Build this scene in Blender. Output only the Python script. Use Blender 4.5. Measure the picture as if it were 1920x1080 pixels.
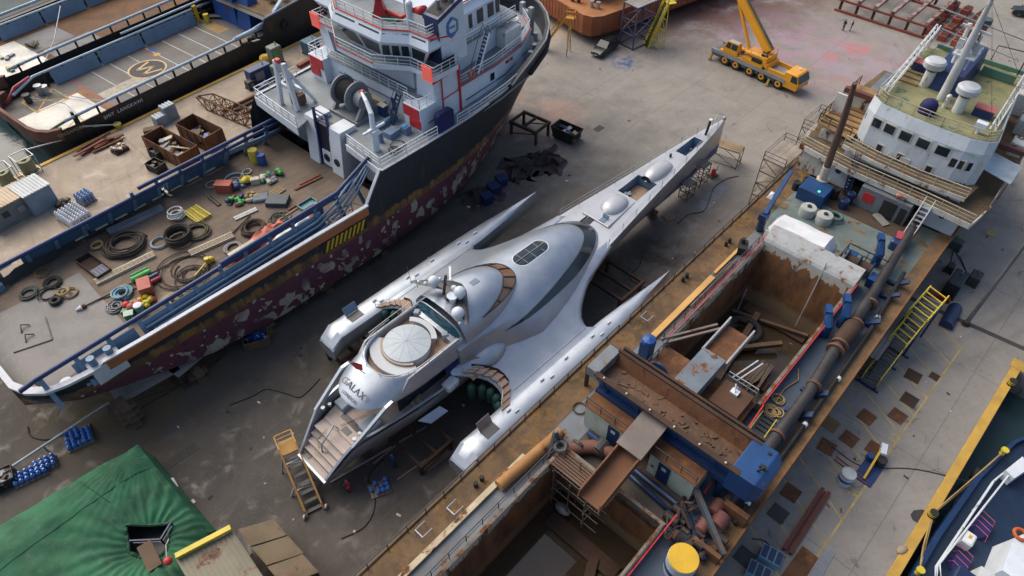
import bpy, math, random
from mathutils import Vector as V, Matrix, noise as mnoise
R = math.radians
random.seed(7)
rnd = random.uniform
scene = bpy.context.scene
COL = scene.collection
for o in list(bpy.data.objects): bpy.data.objects.remove(o)
# ------------------------------------------------------------------ camera
CAM_H, TILT, FPX = 49.0, R(43.15), 1280.0
cd = bpy.data.cameras.new('camera')
cd.sensor_width = 36.0; cd.lens = 36.0*FPX/1920.0
cd.clip_start = 0.5; cd.clip_end = 4000
cam = bpy.data.objects.new('camera', cd); COL.objects.link(cam)
cam.location = (0, 0, CAM_H); cam.rotation_euler = (TILT, 0, 0)
scene.camera = cam
scene.render.resolution_x, scene.render.resolution_y = 1024, 576
# ------------------------------------------------------------------ light
SUN_EL, SUN_AZ = R(48), R(-48)
world = bpy.data.worlds.new('World'); scene.world = world; world.use_nodes = True
wn = world.node_tree; bg = wn.nodes['Background']
sky = wn.nodes.new('ShaderNodeTexSky'); sky.sky_type = 'NISHITA'; sky.sun_disc = False
sky.sun_elevation = SUN_EL; sky.sun_rotation = SUN_AZ
sky.air_density = 1.0; sky.dust_density = 4.0; sky.ozone_density = 0.4
wn.links.new(sky.outputs[0], bg.inputs[0]); bg.inputs[1].default_value = 0.125
sl = bpy.data.lights.new('sun', 'SUN'); sl.energy = 1.8; sl.angle = R(60); sl.color = (1.0,.92,.79)
sun = bpy.data.objects.new('sun', sl); COL.objects.link(sun)
sd = V((math.sin(SUN_AZ)*math.cos(SUN_EL), math.cos(SUN_AZ)*math.cos(SUN_EL), math.sin(SUN_EL)))
sun.rotation_euler = sd.to_track_quat('Z', 'Y').to_euler(); sun.location = (0, 0, 120)
vs = scene.view_settings
vs.view_transform = 'Standard'; vs.look = 'None'; vs.gamma = 1; vs.use_curve_mapping = False
vs.exposure = 0.45
# ------------------------------------------------------------------ coordinates
def at(u, v, z=0.0):
 """point at height z seen at photo pixel (u, v)"""
 x, y = (u-960)/FPX, (540-v)/FPX
 d = V((x, math.sin(TILT)+y*math.cos(TILT), -math.cos(TILT)+y*math.sin(TILT)))
 k = (z-CAM_H)/d.z
 return V((d.x*k, d.y*k, z))
class Frame:
 """a ship's own axes: x forward, y to port"""
 def __init__(s, ox, oy, deg):
  s.o = V((ox, oy, 0)); s.a = R(deg); s.c = math.cos(s.a); s.s = math.sin(s.a)
 def W(s, x, y, z=0.0): return V((s.o.x+s.c*x-s.s*y, s.o.y+s.s*x+s.c*y, z))
 def L(s, u, v, z):
  p = at(u, v, z)-s.o
  return V((s.c*p.x+s.s*p.y, -s.s*p.x+s.c*p.y, z))
 def shift(s, dx, dy):
  w = s.W(dx, dy); s.o = V((w.x, w.y, 0)); return s
# ------------------------------------------------------------------ materials
def node(nt, kind, **kw):
 n = nt.nodes.new('ShaderNode'+kind)
 for k, v in kw.items():
  if k.startswith('i_'):
   k = k[2:]; k = int(k) if k.isdigit() else k.replace('_', ' ')
   if hasattr(v, 'is_linked') or hasattr(v, 'is_output'): nt.links.new(v, n.inputs[k])
   else: n.inputs[k].default_value = v
  else: setattr(n, k, v)
 return n
def c4(c): return (c[0], c[1], c[2], 1)
def mixc(nt, f, a, b, blend='MIX'):
 n = nt.nodes.new('ShaderNodeMix'); n.data_type = 'RGBA'; n.blend_type = blend
 for i, v in ((0, f), (6, a), (7, b)):
  if hasattr(v, 'is_output'): nt.links.new(v, n.inputs[i])
  elif i == 0: n.inputs[0].default_value = v
  else: n.inputs[i].default_value = c4(v)
 return n.outputs[2]
def math_(nt, op, a, b=0.0, c=None, clamp=False):
 n = nt.nodes.new('ShaderNodeMath'); n.operation = op; n.use_clamp = clamp
 for i, v in enumerate((a, b) if c is None else (a, b, c)):
  if hasattr(v, 'is_output'): nt.links.new(v, n.inputs[i])
  else: n.inputs[i].default_value = v
 return n.outputs[0]
def noise_(nt, vec, scale, detail=4, rough=.55, dist=0.0):
 n = nt.nodes.new('ShaderNodeTexNoise')
 nt.links.new(vec, n.inputs['Vector'])
 n.inputs['Scale'].default_value = scale; n.inputs['Detail'].default_value = detail
 n.inputs['Roughness'].default_value = rough; n.inputs['Distortion'].default_value = dist
 return n.outputs[0]
def step_(nt, v, lo, hi, a=0., b=1.):
 n = nt.nodes.new('ShaderNodeMapRange'); n.interpolation_type = 'SMOOTHSTEP'; n.clamp = True
 nt.links.new(v, n.inputs[0])
 for i, x in ((1, lo), (2, hi), (3, a), (4, b)): n.inputs[i].default_value = x
 return n.outputs[0]
def vmul(nt, vec, s):
 n = nt.nodes.new('ShaderNodeVectorMath'); n.operation = 'MULTIPLY'
 nt.links.new(vec, n.inputs[0]); n.inputs[1].default_value = s
 return n.outputs[0]
def rotz(nt, vec, ang):
 n = nt.nodes.new('ShaderNodeVectorRotate'); n.rotation_type = 'Z_AXIS'
 nt.links.new(vec, n.inputs[0]); n.inputs['Angle'].default_value = ang
 return n.outputs[0]
def base(name):
 m = bpy.data.materials.new(name); m.use_nodes = True; nt = m.node_tree
 b = nt.nodes['Principled BSDF']
 g = nt.nodes.new('ShaderNodeNewGeometry')
 return m, nt, b, g.outputs['Position']
def bump_(nt, b, h, strength, dist=.05):
 n = nt.nodes.new('ShaderNodeBump'); n.inputs['Strength'].default_value = strength
 n.inputs['Distance'].default_value = dist
 nt.links.new(h, n.inputs['Height']); nt.links.new(n.outputs[0], b.inputs['Normal'])
MATS = {}
RUST1, RUST2 = (.19, .075, .025), (.06, .026, .014)
def mat(name, col, rough=.55, metal=0., var=.25, dirt=.25, dcol=(.10,.08,.06), rust=0., rcol=RUST1, sc=1., bump=.12, alpha=None, coat=0.):
 """paint or metal with broad tonal variation, dirt spots and rust patches"""
 if name in MATS: return MATS[name]
 m, nt, b, P = base(name)
 big = noise_(nt, P, .45*sc, 3); fine = noise_(nt, P, 3.5*sc, 8, .65)
 c = mixc(nt, step_(nt, big, .35, .68), col, tuple(x*(1-var) for x in col))
 if dirt:
  st = noise_(nt, vmul(nt, P, (1, 1, .22)), 2.2*sc, 6, .7)
  c = mixc(nt, math_(nt, 'MULTIPLY', step_(nt, st, .5, .75), dirt), c, dcol)
  c = mixc(nt, math_(nt, 'MULTIPLY', step_(nt, fine, .55, .75), dirt*.8), c, dcol)
 r = rough
 if rust:
  rn = noise_(nt, vmul(nt, P, (1, 1, .5)), .8*sc, 8, .7, .3)
  t = .74-.42*rust
  k = step_(nt, rn, t-.025, t+.025)
  halo = step_(nt, rn, t-.11, t+.02)
  rc = mixc(nt, step_(nt, fine, .35, .65), rcol, tuple(x*.38 for x in rcol))
  c = mixc(nt, math_(nt, 'MULTIPLY', halo, .35), c, tuple(x*1.15 for x in rcol))
  c = mixc(nt, k, c, rc)
  rr = nt.nodes.new('ShaderNodeMapRange'); nt.links.new(k, rr.inputs[0])
  rr.inputs[3].default_value = rough; rr.inputs[4].default_value = .9
  nt.links.new(rr.outputs[0], b.inputs['Roughness'])
  if metal:
   nt.links.new(math_(nt, 'MULTIPLY_ADD', k, -metal, metal), b.inputs['Metallic'])
 else:
  nt.links.new(math_(nt, 'MULTIPLY_ADD', fine, .3, rough-.15, True), b.inputs['Roughness'])
  b.inputs['Metallic'].default_value = metal
 nt.links.new(c, b.inputs['Base Color'])
 if coat: b.inputs['Coat Weight'].default_value = coat
 if bump: bump_(nt, b, fine, bump, .03)
 MATS[name] = m
 return m
def glass(name, col=(.012, .02, .028), rough=.08):
 if name in MATS: return MATS[name]
 m, nt, b, P = base(name)
 n = noise_(nt, P, .6, 3)
 nt.links.new(mixc(nt, n, col, tuple(x*1.8 for x in col)), b.inputs['Base Color'])
 b.inputs['Roughness'].default_value = rough; b.inputs['IOR'].default_value = 1.5
 MATS[name] = m; return m
def planks(name, c1, c2, ang, width=.3, length=5., dirt=.4, dcol=(.07,.055,.045), rough=.75, gap=.02):
 if name in MATS: return MATS[name]
 m, nt, b, P = base(name)
 q = rotz(nt, P, -ang)
 br = nt.nodes.new('ShaderNodeTexBrick'); nt.links.new(q, br.inputs[0])
 br.inputs['Color1'].default_value = c4(c1); br.inputs['Color2'].default_value = c4(c2)
 br.inputs['Mortar'].default_value = c4(tuple(x*.35 for x in c1)); br.inputs['Scale'].default_value = 1
 br.inputs['Mortar Size'].default_value = gap; br.inputs['Brick Width'].default_value = length
 br.inputs['Row Height'].default_value = width
 gr = noise_(nt, vmul(nt, q, (.35, 5, 1)), 1.6, 6, .65); big = noise_(nt, P, .3, 5, .6)
 c = mixc(nt, .55, br.outputs[0], mixc(nt, gr, tuple(x*.5 for x in c1), tuple(min(1, x*1.5) for x in c2)))
 c = mixc(nt, math_(nt, 'MULTIPLY', step_(nt, big, .42, .68), dirt), c, dcol)
 fine = noise_(nt, P, 4, 8, .7)
 c = mixc(nt, math_(nt, 'MULTIPLY', step_(nt, fine, .5, .75), dirt), c, dcol)
 nt.links.new(c, b.inputs['Base Color']); b.inputs['Roughness'].default_value = rough
 bump_(nt, b, br.outputs[1], -.3, .02)
 MATS[name] = m; return m
def emit(name, col, s):
 if name in MATS: return MATS[name]
 m, nt, b, P = base(name); b.inputs['Base Color'].default_value = c4(col)
 b.inputs['Emission Color'].default_value = c4(col); b.inputs['Emission Strength'].default_value = s
 MATS[name] = m; return m
WHITE = mat('white_paint', (.64, .70, .76), .42, var=.12, dirt=.22, dcol=(.25, .22, .19))
OLDWHITE = mat('weathered_white_paint', (.62,.65,.66),.5, var=.15, dirt=.3, dcol=(.28,.22,.14), rust=.28)
GREY = mat('grey_paint', (.22, .24, .26), .55, var=.2, dirt=.3)
DECKGREY = mat('grey_deck_paint', (.23,.25,.27),.6, var=.25, dirt=.4, dcol=(.11,.10,.09), rust=.1)
DARK = mat('dark_steel', (.035,.037,.04),.55, var=.3, dirt=.3, dcol=(.06,.045,.035), rust=.12)
BLACK = mat('black_rubber', (.018,.018,.019),.75, var=.3, dirt=.3, dcol=(.05,.045,.04))
RUSTY = mat('rusty_steel', (.14,.06,.025),.88, var=.4, dirt=.5, dcol=(.05,.025,.015), rust=.35, rcol=(.24,.10,.035))
RUSTDARK = mat('dark_rust', (.062,.034,.022),.9, var=.4, dirt=.5, dcol=(.025,.018,.014))
REDOX = mat('red_oxide_paint', (.23,.055,.035),.7, var=.25, dirt=.3, dcol=(.09,.03,.02))
BLUE = mat('navy_paint', (.012,.035,.13),.45, var=.25, dirt=.3, dcol=(.05,.045,.05), rust=.1)
BRIGHTBLUE = mat('bright_blue_paint', (.012,.075,.30),.45, var=.2, dirt=.3, dcol=(.03,.03,.05), rust=.12)
STEELBLUE = mat('steel_blue_paint', (.13,.22,.33),.5, var=.2, dirt=.35, dcol=(.12,.10,.08), rust=.13)
RED = mat('red_paint', (.52, .025, .03), .45, var=.15, dirt=.2)
SIGNAL = mat('bright_red_plastic', (.65, .05, .06), .5, var=.2, dirt=.12)
YELLOW = mat('yellow_paint', (.62, .38, .02), .45, var=.15, dirt=.3, dcol=(.2, .12, .03))
LEMON = mat('lemon_paint', (.62, .50, .04), .5, var=.15, dirt=.25)
GREEN = mat('green_plastic', (.02, .20, .07), .5, var=.2, dirt=.2)
LIME = mat('lime_plastic', (.06, .42, .07), .5, dirt=.15)
CREAM = mat('cream_paint', (.52, .47, .36), .6, dirt=.4)
TIMBER = mat('bare_timber', (.30, .21, .12), .8, var=.3, dirt=.4)
BROWNWOOD = mat('weathered_timber', (.14, .09, .055), .85, var=.35, dirt=.5)
ORANGE = mat('orange_paint', (.55, .11, .02), .5, dirt=.25)
SALMON = mat('salmon_tarpaulin', (.55, .14, .09), .6, var=.25, dirt=.15, sc=2, bump=.5)
CLOTH = mat('white_sheeting', (.66, .68, .70), .6, var=.15, dirt=.12, sc=2, bump=.4)
GALV = mat('galvanised_steel', (.42, .44, .46), .45, metal=.4, var=.2, dirt=.3)
SCAF = mat('scaffold_tube', (.20, .17, .15), .6, metal=.3, var=.3, dirt=.4, rust=.3)
ROPEDARK = mat('dark_wire_rope', (.045, .035, .028), .85, var=.3, dirt=.3)
ROPEWHITE = mat('white_rope', (.55, .56, .54), .85, dirt=.2)
ROPEBLUE = mat('pale_blue_rope', (.22, .38, .44), .85, dirt=.2)
ROPEGREEN = mat('green_black_hose', (.03, .05, .04), .6, dirt=.2)
ROPETAN = mat('tan_rope', (.40, .27, .10), .85, dirt=.3)
WINGLASS = glass('dark_window_glass')
TEALGLASS = glass('teal_glass', (.012, .05, .07))
BRONZE = glass('bronze_glass', (.16, .085, .05), .06)
BLUECOVER = mat('navy_canvas', (.008, .012, .09), .8, var=.2, dirt=.1)
# ------------------------------------------------------------------ mesh building
SPLIT = set('anchor_gear mast_pole step_mat mooring_winch brace freeing_slot valve_gear fairlead_ring deck_hose deck_rail rubbing_bar fire_box head_fitting deck_post platform_rail brown_bracket dip_pole frame motor awning_posts mast_platform tube_post red_deck_line deck_gear yellow_post gangplank standard ledger leg bulwark_rail roof_rail house_deck_rail rail_post bollard_pair bridge_rail stern_bitts exhaust_pipe'.split())
class MB:
 def __init__(s): s.v = []; s.f = []; s.m = []; s.cur = 0; s.ch = []
 def add(s, vs, fs):
  n = len(s.v); s.v += [tuple(p) for p in vs]; s.ch.append((n, len(s.v), len(s.f), len(s.f)+len(fs)))
  for f in fs: s.f.append(tuple(i+n for i in f)); s.m.append(s.cur)
  return s
 def hexa(s, p):
  return s.add(p, [(0,3,2,1),(4,5,6,7),(0,1,5,4),(1,2,6,5),(2,3,7,6),(3,0,4,7)])
 def box(s, x0, x1, y0, y1, z0, z1):
  return s.hexa([(x0, y0, z0),(x1, y0, z0),(x1, y1, z0),(x0, y1, z0),(x0, y0, z1),(x1, y0, z1),(x1, y1, z1),(x0, y1, z1)])
 def cbox(s, c, d, rz=0., ry=0., bev=0.):
  m = Matrix.Translation(V(c)) @ Matrix.Rotation(rz, 4, 'Z') @ Matrix.Rotation(ry, 4, 'Y')
  a, b, h = d[0]/2, d[1]/2, d[2]/2
  if bev:
   q = [(-a+bev, -b),(a-bev, -b),(a, -b+bev),(a, b-bev),(a-bev, b),(-a+bev, b),(-a, b-bev),(-a, -b+bev)]
   lo = [m @ V((x, y, -h)) for x, y in q]; mi = [m @ V((x, y, h-bev)) for x, y in q]
   hi = [m @ V((x*(1-bev/a), y*(1-bev/b), h)) for x, y in q]
   return s.loft([lo, mi, hi])
  return s.hexa([m @ V(p) for p in ((-a, -b, -h),(a, -b, -h),(a, b, -h),(-a, b, -h),(-a, -b, h),(a, -b, h),(a, b, h),(-a, b, h))])
 def bar(s, a, b, w=.1, h=None, up=(0, 0, 1)):
  a, b = V(a), V(b); h = w if h is None else h
  d = b-a
  if d.length < 1e-6: return s
  d.normalize(); u = V(up)
  if abs(d.dot(u)) > .98: u = V((1, 0, 0))
  x = d.cross(u).normalized()*(w/2); y = x.normalized().cross(d)*(h/2)
  return s.hexa([a-x-y, a+x-y, a+x+y, a-x+y, b-x-y, b+x-y, b+x+y, b-x+y])
 def tube(s, pts, r=.05, n=6, closed=False, caps=True):
  pts = [V(p) for p in pts]; k = len(pts); rings = []
  up = V((0, 0, 1)); prev = None
  for i, p in enumerate(pts):
   if closed: d = pts[(i+1) % k]-pts[i-1]
   else: d = pts[min(i+1, k-1)]-pts[max(i-1, 0)]
   d = d.normalized() if d.length > 1e-9 else V((1, 0, 0))
   if prev is None:
    x = d.cross(up if abs(d.z) < .95 else V((1, 0, 0))).normalized()
   else:
    x = (prev-d*prev.dot(d))
    x = x.normalized() if x.length > 1e-6 else d.orthogonal().normalized()
   prev = x; y = d.cross(x)
   rr = r[i] if isinstance(r, (list, tuple)) else r
   rings.append([p+(x*math.cos(2*math.pi*j/n)+y*math.sin(2*math.pi*j/n))*rr for j in range(n)])
  return s.loft(rings, caps=caps and not closed, wrap=closed)
 def loft(s, rings, ring=True, caps=True, wrap=False):
  n = len(rings[0]); k = len(rings); vs = [p for r in rings for p in r]; fs = []
  for i in range(k if wrap else k-1):
   for j in range(n if ring else n-1):
    a = i*n+j; b = i*n+(j+1) % n; c = ((i+1) % k)*n+(j+1) % n; d = ((i+1) % k)*n+j
    fs.append((a, b, c, d))
  if caps and ring:
   fs.append(tuple(range(n-1, -1, -1))); fs.append(tuple((k-1)*n+j for j in range(n)))
  return s.add(vs, fs)
 def cyl(s, c, r, h, n=16, r2=None):
  x, y, z = c; r2 = r if r2 is None else r2
  return s.loft([[(x+q*math.cos(2*math.pi*j/n), y+q*math.sin(2*math.pi*j/n), zz) for j in range(n)] for q, zz in ((r, z),(r2, z+h))])
 def lathe(s, c, prof, n=20, axis='z'):
  c = V(c); rings = []
  for r, h in prof:
   ring = []
   for j in range(n):
    a = 2*math.pi*j/n; p, q = r*math.cos(a), r*math.sin(a)
    ring.append(c+V({'z': (p, q, h), 'x': (h, p, q), 'y': (q, h, p)}[axis]))
   rings.append(ring)
  return s.loft(rings)
 def ball(s, c, r, n=12, sq=(1, 1, 1)):
  prof = [(max(1e-3, r*math.sin(math.pi*i/8)),-r*math.cos(math.pi*i/8)) for i in range(9)]
  m = MB(); m.lathe((0, 0, 0), prof, n)
  return s.add([(c[0]+p[0]*sq[0], c[1]+p[1]*sq[1], c[2]+p[2]*sq[2]) for p in m.v], m.f)
 def prism(s, poly, z0, z1):
  n = len(poly)
  lo = [(p[0], p[1], z0 if not callable(z0) else z0(p)) for p in poly]
  hi = [(p[0], p[1], z1 if not callable(z1) else z1(p)) for p in poly]
  return s.add(lo+hi, [tuple(range(n-1,-1,-1)), tuple(range(n, 2*n))]+[(i, (i+1) % n, n+(i+1) % n, n+i) for i in range(n)])
 def poly(s, pts): return s.add(pts, [tuple(range(len(pts)))])
 def torus(s, c, Ra, r, n=24, k=6, axis='z', tilt=0.):
  c = V(c); pts = []
  for i in range(n):
   a = 2*math.pi*i/n; p = V((Ra*math.cos(a), Ra*math.sin(a), 0))
   if axis == 'x': p = V((0, p.x, p.y))
   elif axis == 'y': p = V((p.x, 0, p.y))
   pts.append(c+p)
  return s.tube(pts, r, k, closed=True)
 def rail(s, pts, h=1., r=.03, step=1.6, rows=3, closed=False):
  """handrail with posts along a polyline of deck points"""
  pts = [V(p) for p in pts]
  if closed: pts = pts+[pts[0]]
  for q in range(rows):
   zz = h*(q+1)/rows
   for a, b in zip(pts, pts[1:]): s.bar(a+V((0,0, zz)), b+V((0,0, zz)), r*(2. if q == rows-1 else 1.3))
  for a, b in zip(pts, pts[1:]):
   k = max(1, round((b-a).length/step))
   for i in range(k+1):
    p = a.lerp(b, i/k); s.bar(p, p+V((0, 0, h)), r*1.6)
  return s
 def clusters(s):
  bb = []
  for a, e, _, _ in s.ch:
   q = s.v[a:e]; bb.append([min(p[i] for p in q)-.04 for i in range(3)]+[max(p[i] for p in q)+.04 for i in range(3)])
  ids = list(range(len(bb)))
  for i in range(len(bb)):
   for j in range(i):
    if ids[i] != ids[j] and all(bb[i][k] <= bb[j][k+3] and bb[j][k] <= bb[i][k+3] for k in range(3)):
     o = ids[i]; ids = [ids[j] if x == o else x for x in ids]
  return ids
 def build(s, name, m, parent=None, loc=None, rz=0., smooth=False, kind=None, bevel=0.):
  if parent and name in SPLIT and 1 < len(s.ch) < 90:
   ids = s.clusters(); us = sorted(set(ids))
   if 1 < len(us) <= 40:
    for u in us:
     b = MB()
     for (a, e, f0, f1), i in zip(s.ch, ids):
      if i == u: b.add(s.v[a:e], [tuple(x-a for x in f) for f in s.f[f0:f1]])
     r = b.build(name, m, parent, loc, rz, smooth, kind, bevel)
    return r
  me = bpy.data.meshes.new(name)
  me.from_pydata(s.v, [], s.f)
  ms = m if isinstance(m, (list, tuple)) else [m]
  for x in ms: me.materials.append(x)
  if len(ms) > 1: me.polygons.foreach_set('material_index', s.m)
  if smooth:
   me.polygons.foreach_set('use_smooth', [True]*len(s.f))
  me.update()
  o = bpy.data.objects.new(name, me); COL.objects.link(o)
  if smooth == 'auto':
   me.set_sharp_from_angle(angle=R(38))
  if bevel:
   b = o.modifiers.new('bevel', 'BEVEL'); b.width = bevel; b.segments = 2; b.limit_method = 'ANGLE'
  if parent: o.parent = parent
  if loc is not None: o.location = loc
  if rz: o.rotation_euler = (0, 0, rz)
  if kind: o['kind'] = kind
  return o
def tag(o, label, cat, group=None):
 o['label'] = label; o['category'] = cat
 if group: o['group'] = group
 return o
def thing(name, label, cat, loc=(0, 0, 0), rz=0., group=None):
 o = bpy.data.objects.new(name, None); COL.objects.link(o)
 o.empty_display_size = .3
 o.location = loc; o.rotation_euler = (0, 0, rz)
 return tag(o, label, cat, group)
def dup(o, loc=None, rz=None, label=None, parent=None):
 c = o.copy(); COL.objects.link(c)
 if parent: c.parent = parent
 if loc is not None: c.location = loc
 if rz is not None: c.rotation_euler = (0, 0, rz)
 if label: c['label'] = label
 for ch in o.children: dup(ch, parent=c)
 return c
def text_mesh(name, body, size, m, parent, origin, ex, ey, depth=.012, space=1.0):
 """lettering laid along unit vectors ex (reading direction) and ey (up)"""
 cu = bpy.data.curves.new(name, 'FONT'); cu.body = body; cu.size = size; cu.extrude = depth
 cu.align_x = 'CENTER'; cu.align_y = 'CENTER'; cu.space_character = space; cu.resolution_u = 3
 t = bpy.data.objects.new(name, cu); COL.objects.link(t)
 bpy.context.view_layer.update()
 me = bpy.data.meshes.new_from_object(t.evaluated_get(bpy.context.evaluated_depsgraph_get()))
 bpy.data.objects.remove(t)
 me.materials.clear(); me.materials.append(m)
 o = bpy.data.objects.new(name, me); COL.objects.link(o)
 ex = V(ex).normalized(); ey = V(ey).normalized(); ez = ex.cross(ey)
 mt = Matrix((ex, ey, ez)).transposed().to_4x4(); mt.translation = V(origin)
 if parent: o.parent = parent
 o.matrix_local = mt
 return o
def flow(pts, n=6):
 """smooth curve through points"""
 p = [V(q) for q in pts]; p = [p[0]*2-p[1]]+p+[p[-1]*2-p[-2]]; out = []
 for i in range(1, len(p)-2):
  a, b, c, d = p[i-1:i+3]
  for k in range(n):
   t = k/n; out.append(.5*((2*b)+(c-a)*t+(2*a-5*b+4*c-d)*t*t+(3*b-a-3*c+d)*t**3))
 return out+[p[-2]]
def coil(mb, c, Ra, r, turns, jitter=.12, n=40, h=.0):
 """an untidy coil of rope"""
 pts = []; k = int(n*turns)
 ph = rnd(0, 6)
 for i in range(k+1):
  a = 2*math.pi*i/n; q = Ra*(1+jitter*math.sin(a*.37+ph)+rnd(-.02, .02))
  dx = jitter*Ra*math.sin(a*.21+ph); dy = jitter*Ra*math.cos(a*.17+ph*2)
  pts.append((c[0]+q*math.cos(a)+dx, c[1]+q*math.sin(a)+dy, c[2]+r+h*i/k+abs(math.sin(a*.5))*r*.5))
 return mb.tube(pts, r, 5)
# ================================================================== setting
A46 = R(46.0)
def ground_material():
 m, nt, b, P = base('yard_concrete')
 q = rotz(nt, P, -A46)
 sx = nt.nodes.new('ShaderNodeSeparateXYZ'); nt.links.new(q, sx.inputs[0])
 s, p = sx.outputs[0], sx.outputs[1]
 big = noise_(nt, P, .05,4,.55); mid = noise_(nt, P, .28,6,.62); fine = noise_(nt, P, 2.6,9,.7)
 c = mixc(nt, step_(nt, mid, .3, .7), (.275, .254, .228), (.195, .182, .166))
 c = mixc(nt, step_(nt, big, .35, .65), c, mixc(nt, .5, c, (.255, .235, .205)))
 # left quay: pale tan concrete
 c = mixc(nt, step_(nt, p, 60,64), c, mixc(nt, step_(nt, mid, .3,.7),(.38,.31,.235),(.29,.235,.18)))
 # oily, wetted working floor, with the hulls' shade also painted into its colour
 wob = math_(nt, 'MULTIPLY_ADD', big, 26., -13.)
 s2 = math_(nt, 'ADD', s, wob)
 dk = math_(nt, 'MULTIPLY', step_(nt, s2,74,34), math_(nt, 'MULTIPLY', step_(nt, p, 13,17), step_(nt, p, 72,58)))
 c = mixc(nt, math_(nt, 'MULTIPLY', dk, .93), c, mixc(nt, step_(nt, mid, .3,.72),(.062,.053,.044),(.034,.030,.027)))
 # yellow-brown blasting grit at the aft end of the big hull
 gx = nt.nodes.new('ShaderNodeVectorMath'); gx.operation = 'DISTANCE'
 nt.links.new(P, gx.inputs[0]); gx.inputs[1].default_value = (-33, 34, 0)
 grit = math_(nt, 'MULTIPLY', step_(nt, gx.outputs['Value'], 11,3), step_(nt, mid, .3,.6))
 c = mixc(nt, math_(nt, 'MULTIPLY', grit, .7), c, (.13, .09, .035))
 # tyre and broom arcs
 def arcs(cx, cy, w, k):
  d = nt.nodes.new('ShaderNodeVectorMath'); d.operation = 'SUBTRACT'; nt.links.new(P, d.inputs[0]); d.inputs[1].default_value = (cx, cy, 0)
  se = nt.nodes.new('ShaderNodeSeparateXYZ'); nt.links.new(d.outputs[0], se.inputs[0])
  an = math_(nt, 'ARCTAN2', se.outputs[1], se.outputs[0])
  ln = nt.nodes.new('ShaderNodeVectorMath'); ln.operation = 'LENGTH'; nt.links.new(d.outputs[0], ln.inputs[0])
  cb = nt.nodes.new('ShaderNodeCombineXYZ')
  nt.links.new(math_(nt, 'MULTIPLY', ln.outputs['Value'], w), cb.inputs[0]); nt.links.new(math_(nt, 'MULTIPLY', an, k), cb.inputs[1])
  return noise_(nt, cb.outputs[0], 1., 5, .6)
 a1 = arcs(14, 96, 1.3, 2.2); a2 = arcs(70, 40, 1.1, 2.5)
 nd = math_(nt, 'MULTIPLY_ADD', dk, -.9, 1.)
 c = mixc(nt, math_(nt, 'MULTIPLY', nd, step_(nt, a1,.5,.75,0,.32)), c, (.13,.118,.105))
 c = mixc(nt, math_(nt, 'MULTIPLY', nd, step_(nt, a2,.54,.75,0,.25)), c, (.34,.32,.29))
 # hairline cracks and pale scraped patches
 vo = nt.nodes.new('ShaderNodeTexVoronoi'); vo.feature = 'DISTANCE_TO_EDGE'; vo.inputs['Scale'].default_value = .22
 wv = nt.nodes.new('ShaderNodeVectorMath'); wv.operation = 'ADD'; nt.links.new(P, wv.inputs[0]); tn = nt.nodes.new('ShaderNodeTexNoise'); nt.links.new(P, tn.inputs[0]); tn.inputs['Scale'].default_value = .8; nt.links.new(tn.outputs[1], wv.inputs[1]); nt.links.new(wv.outputs[0], vo.inputs[0])
 c = mixc(nt, math_(nt, 'MULTIPLY', step_(nt, vo.outputs['Distance'], .012,.004), step_(nt, mid, .5,.65,0,.6)), c, (.05,.045,.04))
 sc_ = noise_(nt, vmul(nt, q, (.35, 1.4, 1)), .9, 8, .75)
 c = mixc(nt, step_(nt, sc_, .58, .72, 0, .3), c, (.24, .215, .18))
 c = mixc(nt, step_(nt, fine, .5, .8, 0, .5), c, (.11, .095, .08))
 c = mixc(nt, step_(nt, fine, .42, .2, 0, .35), c, (.40, .38, .35))
 # dark oil spots
 oil = noise_(nt, P, .55, 5, .6, .6)
 c = mixc(nt, step_(nt, oil, .63, .72, 0, .55), c, (.055, .048, .042))
 # overspray patches: red, lilac, blue, pink
 def spot(c, x, y, r, col, amt, sc=.5, lo=.4):
  d = nt.nodes.new('ShaderNodeVectorMath'); d.operation = 'DISTANCE'; nt.links.new(P, d.inputs[0]); d.inputs[1].default_value = (x, y, 0)
  k = math_(nt, 'MULTIPLY', step_(nt, d.outputs['Value'], r, r*.15), step_(nt, noise_(nt, P, sc, 6,.65), lo, lo+.2))
  return mixc(nt, math_(nt, 'MULTIPLY', k, amt), c, col)
 for a in ((45,92,14,(.36,.19,.20),.8,.3),(58,84,13,(.38,.17,.18),.75,.35),(38,101,15,(.33,.25,.33),.7,.3),
              (50,88,16,(.30,.28,.34),.5,.22),(3,77,9,(.37,.23,.18),.75,.15),(16,90,3.2,(.02,.06,.20),.9,.8),
              (50.5,94,2.6,(.5,.13,.14),.85,.8,.35),(46,91.5,1.4,(.5,.14,.15),.8,1.,.3),(58.5,80,3.2,(.45,.15,.16),.7,.8,.35),(52,76,5,(.40,.19,.2),.55,.5),
              (30,112,26,(.10,.035,.025),.95,.12,.33),(46,119,18,(.11,.04,.03),.95,.12,.33),(8,58,5,(.25,.17,.09),.4,.3),(15,50,7,(.02,.018,.016),.85,.25,.42),(20,55,4,(.25,.24,.22),.5,.5,.45),(9,49,5,(.02,.018,.016),.7,.3,.4),(-18,38,7,(.10,.085,.06),.5,.35,.45),(-26,22,6,(.075,.065,.055),.6,.5,.4)):
  c = spot(c, *a)
 # slab joints
 def line(v, pos, w):
  return math_(nt, 'LESS_THAN', math_(nt, 'ABSOLUTE', math_(nt, 'SUBTRACT', v, pos)), w)
 sj = math_(nt, 'LESS_THAN', math_(nt, 'ABSOLUTE', math_(nt, 'SUBTRACT', math_(nt, 'FRACT', math_(nt, 'DIVIDE', s, 12.)),.5)),.0035)
 pj = math_(nt, 'LESS_THAN', math_(nt, 'ABSOLUTE', math_(nt, 'SUBTRACT', math_(nt, 'FRACT', math_(nt, 'DIVIDE', p, 9.)),.5)),.0045)
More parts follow.
